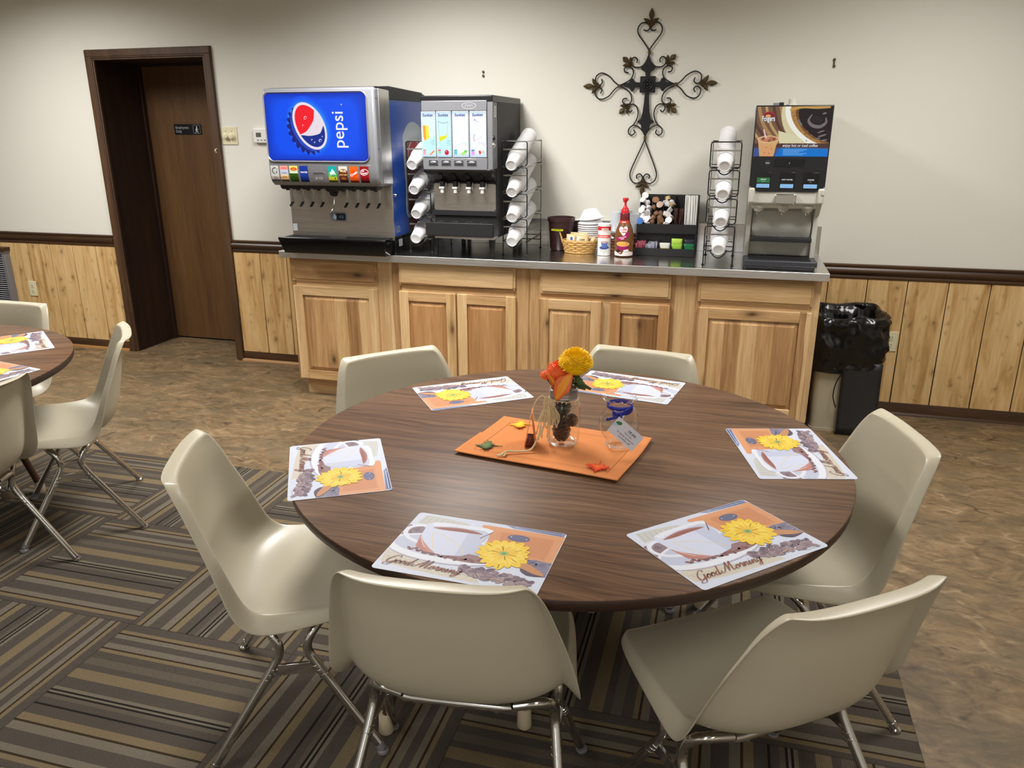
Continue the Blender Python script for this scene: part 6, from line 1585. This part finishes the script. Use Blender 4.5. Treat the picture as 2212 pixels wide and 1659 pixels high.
# ---------------------------------------------------------------- cup racks and foam cups
TILT = radians(21)
CUPB, CUPR, CUPH, NEST = .0305, .0455, .112, .0175
def cup_mesh():
    mb = MB(); p = [(.0, .004), (.024, .004), (.0262, .0), (CUPB, .0015), (CUPB + .001, .006), (CUPR - .0045, CUPH - .012), (CUPR - .0035, CUPH - .009), (CUPR, CUPH - .0085), (CUPR + .0004, CUPH - .004), (CUPR - .001, CUPH), (CUPR - .0035, CUPH - .001), (CUPR - .006, CUPH - .012), (CUPB - .001, .009), (0, .009)]
    mb.lathe(p, n=28); mb.ball((0, 0, .003), .0022, .0022, .0015, 8, 5); return mb
cup_me = mesh_of('foam_cup', cup_mesh(), M_FOAM, sharp=50)
def cup(x, y, z, label, group):
    o = bpy.data.objects.new('foam_cup', cup_me); COL.objects.link(o)
    o.location = (x, y, z); o.rotation_euler = (-(pi / 2 - TILT), 0, 0)
    return tag(o, label, 'cup', group)
TIERN = ('top', 'second', 'third', 'bottom')
def rack(x0, x1, yf, yb, where, cups, ncup):
    r = thing('cup_rack', 'black wire cup rack holding four slanted foam cup stacks, ' + where, 'cup rack', ((x0 + x1) / 2, (yf + yb) / 2, CT), 0, 'wire cup racks')
    zt = [1.535, 1.397, 1.255, 1.116]; hgt = .128; w = .0034
    xm = (x0 + x1) / 2
    for k, z in enumerate(zt):
        zb = z - hgt
        m1 = MB()
        q = .012
        # front frame with the bowed cradle wire
        m1.tube(smooth_path([(xm + .034, yf, zb + .004), (x1 - q, yf, zb), (x1, yf, zb + q)], 3) + [(x1, yf, z - q)] + smooth_path([(x1, yf, z - q), (x1 - q * .3, yf, z - q * .3), (x1 - q, yf, z)], 3) + [(x0 + q, yf, z)] + smooth_path([(x0 + q, yf, z), (x0 + q * .3, yf, z - q * .3), (x0, yf, z - q)], 3) + [(x0, yf, zb + q)] + smooth_path([(x0, yf, zb + q), (x0 + q, yf, zb), (xm - .034, yf, zb + .004)], 3), w, 7)
        obj('front_frame', m1, M_WIRE, r); m1 = MB()
        m1.tube(smooth_path([(xm - .044, yf, zb), (xm - .036, yf - .022, zb - .006), (xm - .018, yf - .034, zb - .024), (xm, yf - .036, zb - .030), (xm + .018, yf - .034, zb - .024), (xm + .036, yf - .022, zb - .006), (xm + .044, yf, zb)], 4), w * .9, 7)
        obj('cradle_wire', m1, M_WIRE, r); m1 = MB()
        m1.tube([(x0, yb, zb + .004), (x0, yb, z), (x1, yb, z), (x1, yb, zb + .004)], w * .9, 7, closed=True)
        obj('back_frame', m1, M_WIRE, r)
        m2 = MB()
        for xx in (x0, x1): m2.tube([(xx, yf, z), (xx, yb, z + .004)], .0024, 6); m2.tube([(xx, yf, zb - .004), (xx, yb, zb + .02)], .0022, 6)
        for dx in (-.024, .024): m2.tube([(xm + dx, yf - .02, zb - .016), (xm + dx, yb, zb + .125)], .0022, 6)
        m2.box(x0 + .004, x1 - .004, yf - .004, yf - .001, z - .046, z - .038)
        obj('tier_rails', m2, M_WIREG, r)
    lg = MB()
    for xx in (x0, x1):
        lg.tube([(xx, yf, 1.02), (xx, yf, CT + .004)], w, 7); lg.tube([(xx, yb, 1.02), (xx, yb, CT + .004)], w, 7); lg.tube([(xx, yf, .995), (xx, yb, .995)], w * .8, 6)
    lg.tube([(x0, yb, .965), (x1, yb, .965)], w * .8, 6)
    obj('rack_legs', lg, M_WIRE, r)
    for xx in (x0, x1):
        for yy in (yf, yb):
            ft = MB(); ft.lathe([(.008, 0), (.009, .002), (.004, .006), (0, .006)], (xx, yy, CT), 12); obj('rack_foot', ft, M_WIRE, r)
    ax = Vector((0, cos(TILT), sin(TILT)))
    for k in range(4):
        cx, z = cups[k]
        b0 = Vector((cx, yf - .060, z))
        for j in range(ncup):
            p = b0 + ax * (NEST * j) + Vector((.0006 * sin(j * 5 + k), 0, 0))
            if j == 0: cup(p.x, p.y, p.z, 'front foam cup of the %s stack in the wire rack %s' % (TIERN[k], where), 'foam cups in the wire racks')
            else: cup(p.x, p.y, p.z, 'foam cup nested behind the front one, %s stack of rack %s' % (TIERN[k], where), 'nested foam cups, %s stack of rack %s' % (TIERN[k], where))
rack(-.2, -.06, -.46, -.13, 'right of the juice machine', [(-.136, 1.410), (-.134, 1.268), (-.134, 1.132), (-.134, .998)], 19)
rack(-.770, -.632, -.46, -.13, 'between soda and juice machines', [(-.717, 1.408), (-.712, 1.272), (-.703, 1.136), (-.712, .996)], 17)
rack(.917, 1.066, -.52, -.17, 'left of the coffee machine', [(.9905, 1.418), (.9915, 1.280), (.9925, 1.142), (.9915, 1.002)], 19)

def cyl_rect(a, u0, u1, v0, v1, c, n=14):
    a.up()
    for i in range(n): p, q = u0 + (u1 - u0) * i / n, u0 + (u1 - u0) * (i + 1) / n; a.raw([(p, v0), (q, v0), (q, v1), (p, v1)], [(0, 1, 2, 3)], c)
# ---------------------------------------------------------------- tub, bowls, baskets, creamers
tb = thing('plastic_tub', 'dark brown plastic tub with yellow tape label on the steel counter', 'tub', (.075, -.17, CT))
mb = MB(); mb.lathe([(.0, .002), (.060, .002), (.064, .008), (.074, .150), (.0755, .165), (.081, .168), (.082, .188), (.079, .190), (.076, .188), (.072, .165), (.062, .012), (.0, .010)], (.075, -.17, CT), 44); obj('tub_body', mb, M_BROWNTUB, tb, sharp=40)
a = Art(); cyl_rect(a, 0, .078, 0, .019, rgb(226, 226, 40)); a.h += .0007; a.text('CREAM', .039, .004, .0145, rgb(150, 150, 24), 'c', bold=.02, sx=1.15)
a.build('tape_label', lambda u, v, h: (.075 + (.0722 + h) * sin((u - .052) / .072), -.17 - (.0722 + h) * cos((u - .052) / .072), CT + .116 + v), M_PRINTM, tb)

bk = obj('napkin_box', MB().box(.165, .235, -.10, -.03, CT, CT + .135), M_BLACKM, loc=(.20, -.06, CT), bevel=.004)
tag(bk, 'small black box standing against the backsplash between brown tub and white bowls', 'box')

bw_me = MB(); bw_me.lathe([(.0, .056), (.036, .056), (.040, .054), (.066, .010), (.070, .0075), (.0745, .0065), (.0755, .003), (.073, 0), (.068, .004), (.064, .009), (.037, .051), (0, .052)], n=40)
bw_me = mesh_of('foam_bowl', bw_me, M_FOAM, sharp=50)
def bowl(z, tilt, dx, label, group=None):
    o = bpy.data.objects.new('foam_bowl', bw_me); COL.objects.link(o); o.location = (.244 + dx, -.135, z); o.rotation_euler = tilt; return tag(o, label, 'bowl', group)
for k in range(13): bowl(CT + .0115 * k, (0, 0, 0), .0015 * sin(k * 2.1), 'white foam bowl upside down in the lower, level part of the bowl stack', 'nested foam bowls in the stack')
bowl(CT + .0115 * 13 + .004, (0, radians(-2), 0), .000, 'white foam bowl upside down, second from the top of the bowl stack', 'upper foam bowls of the stack')
bowl(CT + .0115 * 14 + .020, (radians(2), radians(-7), 0), .004, 'topmost white foam bowl, tilted on the bowl stack', 'upper foam bowls of the stack')

M_WICK = plain('pale_wicker', rgb(206, 164, 98), .65, bump=.3, bscale=150); M_WICKD = plain('dark_wicker', rgb(104, 62, 34), .65, bump=.3, bscale=150)
def basket(name, label, c, rb_, rt_, h, m, ry=.8, nst=22, rows=6, handle=False):
    b = thing(name, label, 'basket', c)
    mb = MB(); mb.prism([(c[0] + rb_ * .96 * cos(2 * pi * k / 32), c[1] + rb_ * .96 * ry * sin(2 * pi * k / 32)) for k in range(32)], lambda x, y: (x, y, c[2] + .001), lambda x, y: (x, y, c[2] + .006))
    obj('basket_base', mb, m, b)
    mb = MB(); n = nst * 4
    for r in range(rows):
        vs = []; z0 = h * r / rows
        for k in range(n):
            w = 2 * pi * k / n; ph = (1 if r % 2 else -1) * .0032 * cos(nst * w / 2 * 1.0 + 0)
            for q, (dz, dr) in enumerate(((.0015, 0), (h / rows * .5, .0022), (h / rows - .0005, 0))):
                rad = rb_ + (rt_ - rb_) * ((z0 + dz) / h) ** .8 + ph + dr; vs.append((c[0] + rad * cos(w), c[1] + rad * ry * sin(w), c[2] + .002 + z0 + dz))
        mb.add(vs, [(k * 3 + q, ((k + 1) % n) * 3 + q, ((k + 1) % n) * 3 + q + 1, k * 3 + q + 1) for k in range(n) for q in (0, 1)])
    obj('woven_side', mb, m, b, solid=.0022)
    mb = MB()
    for k in range(nst // 2):
        w = 2 * pi * (k + .5) / (nst // 2); mb.tube([(c[0] + (rb_ - .001) * cos(w), c[1] + (rb_ - .001) * ry * sin(w), c[2] + .003), (c[0] + (rt_ - .001) * cos(w), c[1] + (rt_ - .001) * ry * sin(w), c[2] + h)], .003, 6)
    obj('stakes', mb, m, b)
    mb = MB()
    for ph in (0, pi):
        mb.tube([(c[0] + (rt_ + .0015 * cos(16 * w + ph)) * cos(w), c[1] + (rt_ + .0015 * cos(16 * w + ph)) * ry * sin(w), c[2] + h + .002 + .0022 * sin(16 * w + ph)) for w in [2 * pi * k / 96 for k in range(96)]], .0032, 6, closed=True)
    obj('rim_braid', mb, m, b)
    mb = MB()
    for ph in (0, pi): mb.tube([(c[0] + (rb_ + .003 + .0015 * cos(14 * w + ph)) * cos(w), c[1] + (rb_ + .003 + .0015 * cos(14 * w + ph)) * ry * sin(w), c[2] + .005 + .002 * sin(14 * w + ph)) for w in [2 * pi * k / 84 for k in range(84)]], .003, 6, closed=True)
    obj('foot_braid', mb, m, b)
    if handle:
        mb = MB()
        for dy in (-.012, 0, .010): mb.tube(smooth_path([(c[0] - rt_ * .93, c[1] - .03 + dy, c[2] + h - .01), (c[0] - rt_ * 1.10 + .004, c[1] - .015 + dy * .6, c[2] + h + .022), (c[0] - rt_ * 1.18, c[1] + dy * .2, c[2] + h + .044), (c[0] - rt_ * 1.04, c[1] + .03 + dy, c[2] + h - .006)], 5), .0026, 6)
        obj('handle_loop', mb, m, b)
    return b
BC = (.206, -.262, CT)
basket('wicker_basket', 'small pale wicker basket of snack packets in front of the white bowls', BC, .082, .101, .068, M_WICK, handle=True)
def packet(c, w, h, rz, rx, cols, txt, label):
    t = thing('snack_packet', label, 'packet', c, 0, 'packets in the pale wicker basket')
    c = (c[0], c[1], c[2] + .014); Mx = Matrix.Translation(c) @ Matrix.Rotation(rz, 4, 'Z') @ Matrix.Rotation(rx, 4, 'X')
    mb = MB(); mb.grid(lambda u, v: tuple(Mx @ Vector(((u - .5) * w, -.006 * sin(pi * u) * sin(pi * v), v * h))), 8, 6); obj('wrapper', mb, plain('wrapper', cols[0], .4), t, solid=.0015)
    a = Art(); cols[1](a, w, h)
    a.build('wrapper_print', lambda u, v, hh: tuple(Mx @ Vector((u - w / 2, -.0062 * sin(pi * u / w) * sin(pi * v / h) - .0015 - hh, v))), M_PRINT, t)
def pk1(a, w, h): a.rect(w * .30, w * .62, h * .40, h * .72, rgb(206, 214, 232)); a.rect(w * .32, w * .5, h * .42, h * .70, rgb(40, 70, 160))
def pk2(a, w, h):
    a.rect(w * .04, w * .96, h * .40, h * .82, rgb(96, 56, 120)); a.rect(w * .24, w * .80, h * .40, h * .68, rgb(226, 206, 170)); a.text('Cans', w * .52, h * .46, h * .24, rgb(60, 40, 30), 'c', bold=.02)
def pk0(a, w, h): a.rect(w * .1, w * .9, h * .86, h * .9, rgb(160, 130, 80))
packet((.170, -.300, CT + .034), .070, .062, .15, -.35, (rgb(214, 190, 140), pk1), '', 'tan packet with a blue square label at the left in the wicker basket')
packet((.226, -.312, CT + .034), .080, .060, .05, -.42, (rgb(206, 180, 132), pk2), '', 'tan packet with a purple band in the middle of the wicker basket')
packet((.196, -.262, CT + .036), .105, .066, -.12, -.35, (rgb(212, 188, 138), pk0), '', 'plain tan packet standing at the back of the wicker basket')
packet((.262, -.286, CT + .036), .062, .052, -.5, -.5, (rgb(204, 176, 126), pk0), '', 'plain tan packet lying at the right in the wicker basket')

# powdered creamer canister
KC = (.359, -.325, CT)
cn = thing('creamer_canister', 'white and red paper canister with a blue cup picture, left of the brown bottle', 'canister', KC)
mb = MB(); mb.lathe([(0, .001), (.036, .001), (.0375, .003), (.0375, .005), (.0368, .006), (.0368, .163), (.0378, .164), (.0378, .176), (.036, .178), (.034, .1775), (0, .1775)], KC, 40); obj('canister_body', mb, M_WHITEP, cn)
cylf = lambda K, R, off=0: (lambda u, v, h: (K[0] + (R + h) * sin((u + off) / R), K[1] - (R + h) * cos((u + off) / R), K[2] + v))
a = Art(cell=(.004, .06)); R = .0370
cyl_rect(a, -.05, .05, .010, .162, rgb(236, 234, 232)); cyl_rect(a, -.05, .05, .142, .163, rgb(200, 36, 40)); a.up(); a.poly([(-.05, .138), (-.018, .143), (-.018, .150), (-.05, .150)], rgb(200, 36, 40))
cyl_rect(a, -.012, .028, .132, .154, rgb(236, 220, 210), 6); a.text('COFFEE', .008, .143, .0085, rgb(150, 90, 70), 'c', bold=.03); a.text('creamer', .008, .135, .006, rgb(150, 90, 70), 'c')
cyl_rect(a, -.05, .05, .100, .117, rgb(226, 96, 86)); a.text('NON-DAIRY', .0, .1045, .0095, rgb(250, 220, 210), 'c', bold=.03)
a.ell(.006, .046, .030, .010, rgb(60, 84, 140), .05, 24); a.poly([(-.014, .075), (.026, .075), (.021, .046), (-.006, .046)], rgb(84, 112, 176)); a.ell(.006, .076, .0205, .0065, rgb(70, 92, 150)); a.ell(.006, .076, .0175, .005, rgb(206, 170, 150)); a.line([(.024, .072), (.033, .071), (.032, .060), (.022, .057)], .003, rgb(84, 112, 176), k=4)
a.text('NET WT 12 OZ', .002, .025, .0058, rgb(90, 90, 92), 'c', bold=.02); a.text('340 g', .004, .0165, .0055, rgb(90, 90, 92), 'c', bold=.02)
a.build('canister_label', cylf(KC, R), M_PRINT, cn)

# pump bottle
BT = (.472, -.335, CT)
pb = thing('creamer_bottle', 'brown and white pump bottle of coffee creamer with red pump top', 'bottle', BT)
mb = MB(); mb.lathe([(0, .001), (.044, .001), (.049, .006), (.0505, .018), (.052, .045), (.054, .085), (.0525, .115), (.046, .148), (.036, .176), (.029, .192), (.0265, .203), (.0265, .212)], BT, 44); mb.m = [0] * len(mb.f)
obj('bottle_body', mb, [plain('bottle_brown', rgb(116, 74, 40), .28)], pb, sharp=60)
a = Art(cell=(.005, .008)); Rb = lambda v: [(p, q) for p, q in ((.0, .049), (.018, .0508), (.045, .0523), (.085, .0543), (.115, .0528), (.148, .0463), (.176, .0363), (.192, .0293))]
def bott_r(v):
    T = Rb(v)
    for (a0, r0), (a1, r1) in zip(T, T[1:]):
        if v <= a1: return r0 + (r1 - r0) * (v - a0) / (a1 - a0)
    return T[-1][1]
bf = lambda u, v, h: (BT[0] + (bott_r(v) + .0005 + h) * sin(u / .053), BT[1] - (bott_r(v) + .0005 + h) * cos(u / .053), BT[2] + v)
a.up(); 
for i in range(20):
    p, q = -.08 + .008 * i, -.08 + .008 * (i + 1); tp = lambda u: .030 + .004 * sin(u * 60); a.raw([(p, .008), (q, .008), (q, .018), (p, .018)], [(0, 1, 2, 3)], rgb(236, 230, 226)); a.raw([(p, .018), (q, .018), (q, tp(q)), (p, tp(p))], [(0, 1, 2, 3)], rgb(236, 230, 226))
hpts = [(.004, .120), (-.012, .132), (-.026, .146), (-.030, .158), (-.022, .168), (-.010, .166), (-.002, .160), (.010, .170), (.024, .168), (.028, .156), (.020, .140)]
a.poly(smooth_path(hpts, 4, True), rgb(246, 236, 224)); a.text('Coffee', .0, .148, .0165, rgb(190, 40, 110), 'c', bold=.03, shear=.15); a.text('mate', .002, .135, .0155, rgb(190, 40, 110), 'c', bold=.03, shear=.15)
a.poly(smooth_path([(-.036, .108), (-.012, .114), (.012, .124), (.030, .140), (.034, .128), (.024, .110), (.0, .098), (-.034, .092)], 4, True), rgb(170, 26, 104)); a.text('ITALIAN SWEET', -.003, .1085, .0062, WHITE, 'c', bold=.03, rot=.22); a.text('CREME', -.003, .100, .0062, WHITE, 'c', bold=.03, rot=.22)
a.ell(0, .050, .034, .010, rgb(150, 24, 90)); a.poly([(-.036, .072), (.036, .072), (.030, .048), (.016, .040), (-.016, .040), (-.030, .048)], rgb(150, 24, 90)); a.ell(0, .074, .037, .0135, rgb(246, 206, 140)); a.ell(0, .074, .032, .0105, rgb(228, 150, 60)); a.ell(-.002, .074, .019, .006, rgb(244, 190, 100)); a.ell(-.001, .0735, .010, .003, rgb(226, 150, 66))
a.ell(-.026, .034, .013, .010, rgb(64, 34, 30)); a.ell(-.012, .026, .012, .009, rgb(90, 52, 40)); a.ell(-.014, .026, .007, .004, rgb(206, 170, 130)); a.poly([(.004, .040), (.030, .046), (.036, .036), (.020, .030), (.006, .032)], rgb(240, 236, 236)); a.line([(.006, .032), (.020, .030), (.034, .034)], .003, rgb(60, 50, 60))
a.build('bottle_label', bf, M_PRINTG, pb)
mb = MB(); mb.lathe([(.0285, .196), (.0272, .204), (.0268, .236), (.0245, .240), (0, .240)], BT, 36); obj('neck_band', mb, plain('dark_red_band', rgb(110, 22, 34), .35), pb)
a = Art(); cyl_rect(a, -.03, .03, .186, .200, rgb(200, 70, 40)); a.text('PUMP', 0, .1885, .0085, WHITE, 'c', bold=.03); a.text('FRESH', 0, .208, .007, rgb(226, 190, 180), 'c', bold=.02); a.build('neck_label', lambda u, v, h: (BT[0] + (.0318 - max(0, v - .19) * .35 + h) * sin(u / .03), BT[1] - (.0318 - max(0, v - .19) * .35 + h) * cos(u / .03), BT[2] + v), M_PRINTG, pb)
mb = MB(); mb.lathe([(.0225, .238), (.0225, .252), (.020, .256), (.018, .264), (.013, .268), (.010, .276), (.0065, .280), (.0065, .302), (.0055, .304)], BT, 28)
mb.lathe([(.0085, .300), (.010, .303), (.0155, .308), (.0165, .316), (.0145, .321), (0, .322)], BT, 28); mb.tube([(BT[0], BT[1], BT[2] + .312), (BT[0] - .004, BT[1] - .026, BT[2] + .312), (BT[0] - .005, BT[1] - .034, BT[2] + .304)], [.007, .006, .005], 10); obj('pump_top', mb, M_REDP, pb)

# dark wicker basket with clear cups and lids behind the bottle
basket('wicker_basket', 'dark wicker basket of frosted cups and lids behind the creamer bottle', (.448, -.115, CT), .085, .098, .10, M_WICKD, ry=.7)
pc = MB(); pc.lathe([(0, .002), (.026, .002), (.0275, .006), (.0375, .108), (.0395, .110), (.0395, .114), (.0375, .114), (.0365, .108), (.0265, .007), (0, .005)], n=28); pc_me = mesh_of('frosted_cup', pc, M_CLEARP, sharp=50)
for (x, y, z, rx, lab) in ((.390, -.13, .070, 0, 'frosted plastic cup upside down at the left of the dark basket, behind the canister'), (.393, -.13, .110, 0, 'frosted plastic cup stacked on top at the left of the dark basket'), (.445, -.10, .100, 0, 'frosted plastic cup directly behind the red pump of the creamer bottle'), (.505, -.13, .085, 0, 'frosted plastic cup at the right of the dark basket, beside the black organizer')):
    o = bpy.data.objects.new('frosted_cup', pc_me); COL.objects.link(o); o.location = (x, y, CT + z + .024 + .008); o.rotation_euler = (pi, 0, 0) if 'upside' in lab or 'stacked' in lab else (0, 0, 0)
    if o.rotation_euler.x: o.location.z += .085
    else: o.location.z -= .012
    tag(o, lab, 'cup', 'frosted cups in the dark basket')

# ---------------------------------------------------------------- condiment organizer
OX0, OX1, OYF, OYB = .525, .860, -.285, -.045
og = thing('condiment_organizer', 'black two-tier organizer of creamers, straws and tea packets on the counter', 'organizer', (.692, -.165, CT))
b = MB(); t = .004
for x in (OX0, OX1 - t): b.prism([(OYF + .012, CT), (OYB, CT), (OYB, CT + .322), (OYB - .02, CT + .322), (OYB - .11, CT + .168), (OYF + .075, CT + .168), (OYF + .075, CT + .115), (OYF + .012, CT + .060)], lambda y, z: (x, y, z), lambda y, z: (x + t, y, z))
b.box(OX0, OX1, OYB - t, OYB, CT, CT + .322); b.box(OX0, OX1, OYF, OYB, CT, CT + t); b.box(OX0 - .004, OX1, OYF - .002, OYF + .004, CT, CT + .043)
b.box(OX0, OX1, OYF + .070, OYF + .075, CT + .118, CT + .170); b.box(OX0, OX1, OYF + .072, OYB, CT + .118, CT + .122); b.box(OX0, OX1, OYF + .085, OYF + .089, CT, CT + .118)
obj('organizer_frame', b, M_BLACKM, og, bevel=.0012)
for k in range(1, 5):
    x = OX0 + (OX1 - OX0) * k / 5
    b = MB(); b.prism([(OYF + .002, CT + .003), (OYF + .085, CT + .003), (OYF + .085, CT + .085), (OYF + .006, CT + .056)], lambda y, z: (x - .0015, y, z), lambda y, z: (x + .0015, y, z)); obj('divider', b, M_BLACKM, og)
BX = [OX0, OX0 + .072, OX0 + .137, OX0 + .198, OX0 + .258, OX1]
for k in range(1, 5):
    x = BX[k]; b = MB(); b.prism([(OYF + .076, CT + .122), (OYB - .004, CT + .122), (OYB - .004, CT + .318), (OYB - .02, CT + .318), (OYF + .12, CT + .18), (OYF + .076, CT + .166)], lambda y, z: (x - .0015, y, z), lambda y, z: (x + .0015, y, z)); obj('divider', b, M_BLACKM, og)
# creamer tubs tumbled in three bins
def tubm(name, m, ml):
    mb = MB(); mb.lathe([(0, 0), (.0125, 0), (.0135, .001), (.0165, .019), (.0175, .0195), (.0195, .0205), (.0195, .0215), (0, .0218)], n=18)
    mb.m = [1 if (mb.v[f[0]][2] > .0208 or len(f) > 4) else 0 for f in mb.f]
    return mesh_of(name, mb, [m, ml], sharp=40)
M_TUBW = plain('creamer_white', rgb(224, 224, 226), .45); M_TUBB = plain('creamer_brown', rgb(122, 88, 62), .45); M_LIDB = plain('creamer_lid_brown', rgb(150, 108, 80), .35); M_LIDW = plain('creamer_lid_white', rgb(236, 230, 228), .35); M_LIDBL = plain('creamer_lid_blue', rgb(40, 110, 190), .35)
TM = {'w': tubm('creamer_cup', M_TUBW, M_LIDW), 'b': tubm('creamer_cup', M_TUBB, M_LIDB), 'u': tubm('creamer_cup', M_TUBW, M_LIDBL)}
M_CT = plain('creamer_tan', rgb(196, 168, 120), .45); TM['t'] = tubm('creamer_cup', M_CT, M_LIDW)
rq = random.Random(31)
def fill(xa, xb, kinds, label, group, n, extra=None):
    # slope of the heap: low in front, high against the back
    for k in range(n):
        row = k // 2; col = k % 2
        x = xa + (xb - xa) * (.29 + .42 * col) + rq.uniform(-.004, .004)
        zz = .156 + row * .0255 + rq.uniform(-.004, .004); y = OYF + .104 + row * .0195 + rq.uniform(-.005, .005)
        kd = kinds[k % len(kinds)]
        o = bpy.data.objects.new('creamer_cup', TM[kd]); COL.objects.link(o)
        o.location = (x, y, CT + zz); o.rotation_euler = (rq.choice((.3, 1.1, 2.3, 2.8, 3.1)) + rq.uniform(-.3, .3), rq.uniform(-.9, .9), rq.uniform(-.7, .7))
        tag(o, label, 'creamer', group)
fill(BX[0], BX[1], 'wwwwwwww', 'white creamer tub heaped in the leftmost upper bin of the black organizer', 'white creamers, leftmost bin', 13)
fill(BX[1], BX[2], 'bbbbbbbb', 'brown creamer tub heaped in the second upper bin of the black organizer', 'brown creamers, second bin', 11)
fill(BX[2], BX[3], 'wtwwtwww', 'white or tan creamer tub in the middle upper bin of the black organizer', 'pale creamers, middle bin', 13)
o = bpy.data.objects.new('creamer_cup', TM['u']); COL.objects.link(o); o.location = (BX[0] + .020, OYF + .092, CT + .178); o.rotation_euler = (1.25, 0, -.15); tag(o, 'creamer tub with bright blue lid at the lower left of the upper bins', 'creamer')
# brown stirrers and wrapped straws
M_STIR = plain('brown_stirrer', rgb(84, 48, 38), .35); M_STRAW = plain('straw_wrapper', rgb(236, 236, 232), .6)
st_me = mesh_of('coffee_stirrer', MB().tube([(0, 0, 0), (0, .004, .135)], .0026, 6), M_STIR)
for k in range(11):
    o = bpy.data.objects.new('coffee_stirrer', st_me); COL.objects.link(o); o.location = (BX[3] + .008 + (k % 6) * .009, OYF + .098 + (k // 6) * .028 + rq.uniform(-.004, .004), CT + .1225); o.rotation_euler = (rq.uniform(-.34, -.1), rq.uniform(-.14, .14), 0)
    tag(o, 'thin brown stirrer in the dark bundle left of the white straws', 'stirrer', 'brown stirrers in the organizer')
sw_me = mesh_of('wrapped_straw', MB().tube([(0, 0, 0), (0, .001, .205)], .0038, 8), M_STRAW)
for k in range(22):
    o = bpy.data.objects.new('wrapped_straw', sw_me); COL.objects.link(o); c_, r_ = k % 7, k // 7
    o.location = (BX[4] + .0105 + c_ * .0094 + .002 * (r_ % 2), OYF + .092 + r_ * .016, CT + .1225); o.rotation_euler = (rq.uniform(-.10, -.05) - .06 * (r_ == 0), rq.uniform(-.035, .035), 0)
    tag(o, 'white paper-wrapped straw in the upright bundle at the right of the organizer', 'straw', 'wrapped straws in the organizer')
# sweetener packets and tea bags in the lower row
LX = [OX0 + (OX1 - OX0) * k / 5 for k in range(6)]
def pmesh(name, w, h, d, c, c2=None):
    mb = MB(); mb.box(-w / 2, w / 2, -d / 2, d / 2, 0, h); me = mesh_of(name, mb, plain(name + '_paper', c, .5)); return me
pk_me = pmesh('pink_sweetener_packet', .044, .062, .0022, rgb(226, 130, 150)); wk_me = pmesh('white_sugar_packet', .044, .060, .0022, rgb(206, 208, 222))
for me, x0, n, lab, grp, nm in ((pk_me, LX[0], 10, 'pink sweetener packet in the leftmost lower slot of the organizer', 'pink sweetener packets', 'sweetener_packet'), (wk_me, LX[1], 10, 'white sugar packet in the second lower slot of the organizer', 'white sugar packets', 'sugar_packet')):
    for k in range(n):
        o = bpy.data.objects.new(nm, me); COL.objects.link(o); o.location = (x0 + .012 + (k % 5) * .0105, OYF + .031 + (k // 5) * .027, CT + .006 + .006 * (k // 5)); o.rotation_euler = (rq.uniform(-.1, .1), rq.uniform(-.22, .22), 1.25 + rq.uniform(-.3, .3))
        tag(o, lab, 'packet', grp)
def teabag(name, x, y, z, w, h, c, draw, rx, label, grp=None):
    t = thing(name, label, 'tea packet', (x, y, z), 0, grp); Mx = Matrix.Translation((x, y, z)) @ Matrix.Rotation(rx, 4, 'X')
    mb = MB()
    for q in range(1): mb.grid(lambda u, v: tuple(Mx @ Vector(((u - .5) * w, -.004 * sin(pi * u) * sin(pi * v), v * h))), 6, 6)
    obj('tea_wrapper', mb, plain('tea_wrapper', c, .4), t, solid=.004); a = Art(); draw(a, w, h); a.build('wrapper_print', lambda u, v, hh: tuple(Mx @ Vector((u - w / 2, -.0065 - hh, v))), M_PRINT, t)
def dY(a, w, h): a.rect(w * .1, w * .9, h * .25, h * .55, rgb(240, 200, 70)); a.rect(w * .2, w * .8, h * .36, h * .44, rgb(250, 226, 140))
def dG(a, w, h): a.rect(.001, w - .001, 0, h * .34, rgb(40, 50, 36)); a.text('GREEN TEA', w / 2, h * .17, h * .12, WHITE, 'c', bold=.03)
def dG2(a, w, h): a.rect(w * .1, w * .9, h * .55, h * .7, rgb(170, 206, 90)); a.rect(w * .3, w * .6, h * .3, h * .4, rgb(120, 170, 50))
def dB(a, w, h):
    a.rect(.001, w - .001, .001, h * .66, rgb(16, 130, 76)); 
    for k in range(6): a.ell(w * (.15 + .14 * k), h * (.25 + .18 * (k % 2)), w * .06, h * .08, rgb(150, 226, 180), .4, 10)
def dN(a, w, h): a.rect(.001, w - .001, h * .5, h * .62, rgb(220, 180, 90))
teabag('tea_packet', LX[2] + .034, OYF + .020, CT + .006, .058, .066, rgb(226, 224, 216), dY, -.12, 'white tea packet with a yellow label in the middle lower slot')
teabag('tea_packet', LX[3] + .034, OYF + .020, CT + .005, .060, .062, rgb(150, 200, 60), dG, -.08, 'lime green tea packet with dark GREEN TEA band, fourth lower slot', 'green tea packets')
teabag('tea_packet', LX[3] + .032, OYF + .044, CT + .008, .060, .086, rgb(190, 226, 90), dG2, -.08, 'pale lime tea packet standing behind the GREEN TEA packet', 'green tea packets')
teabag('tea_packet', LX[4] + .034, OYF + .020, CT + .005, .058, .066, rgb(20, 110, 66), dB, -.08, 'dark green tea packet with light pattern in the rightmost lower slot')
teabag('tea_packet', LX[4] + .034, OYF + .046, CT + .008, .060, .084, rgb(36, 36, 52), dN, -.10, 'navy tea packet standing at the back of the rightmost lower slot')
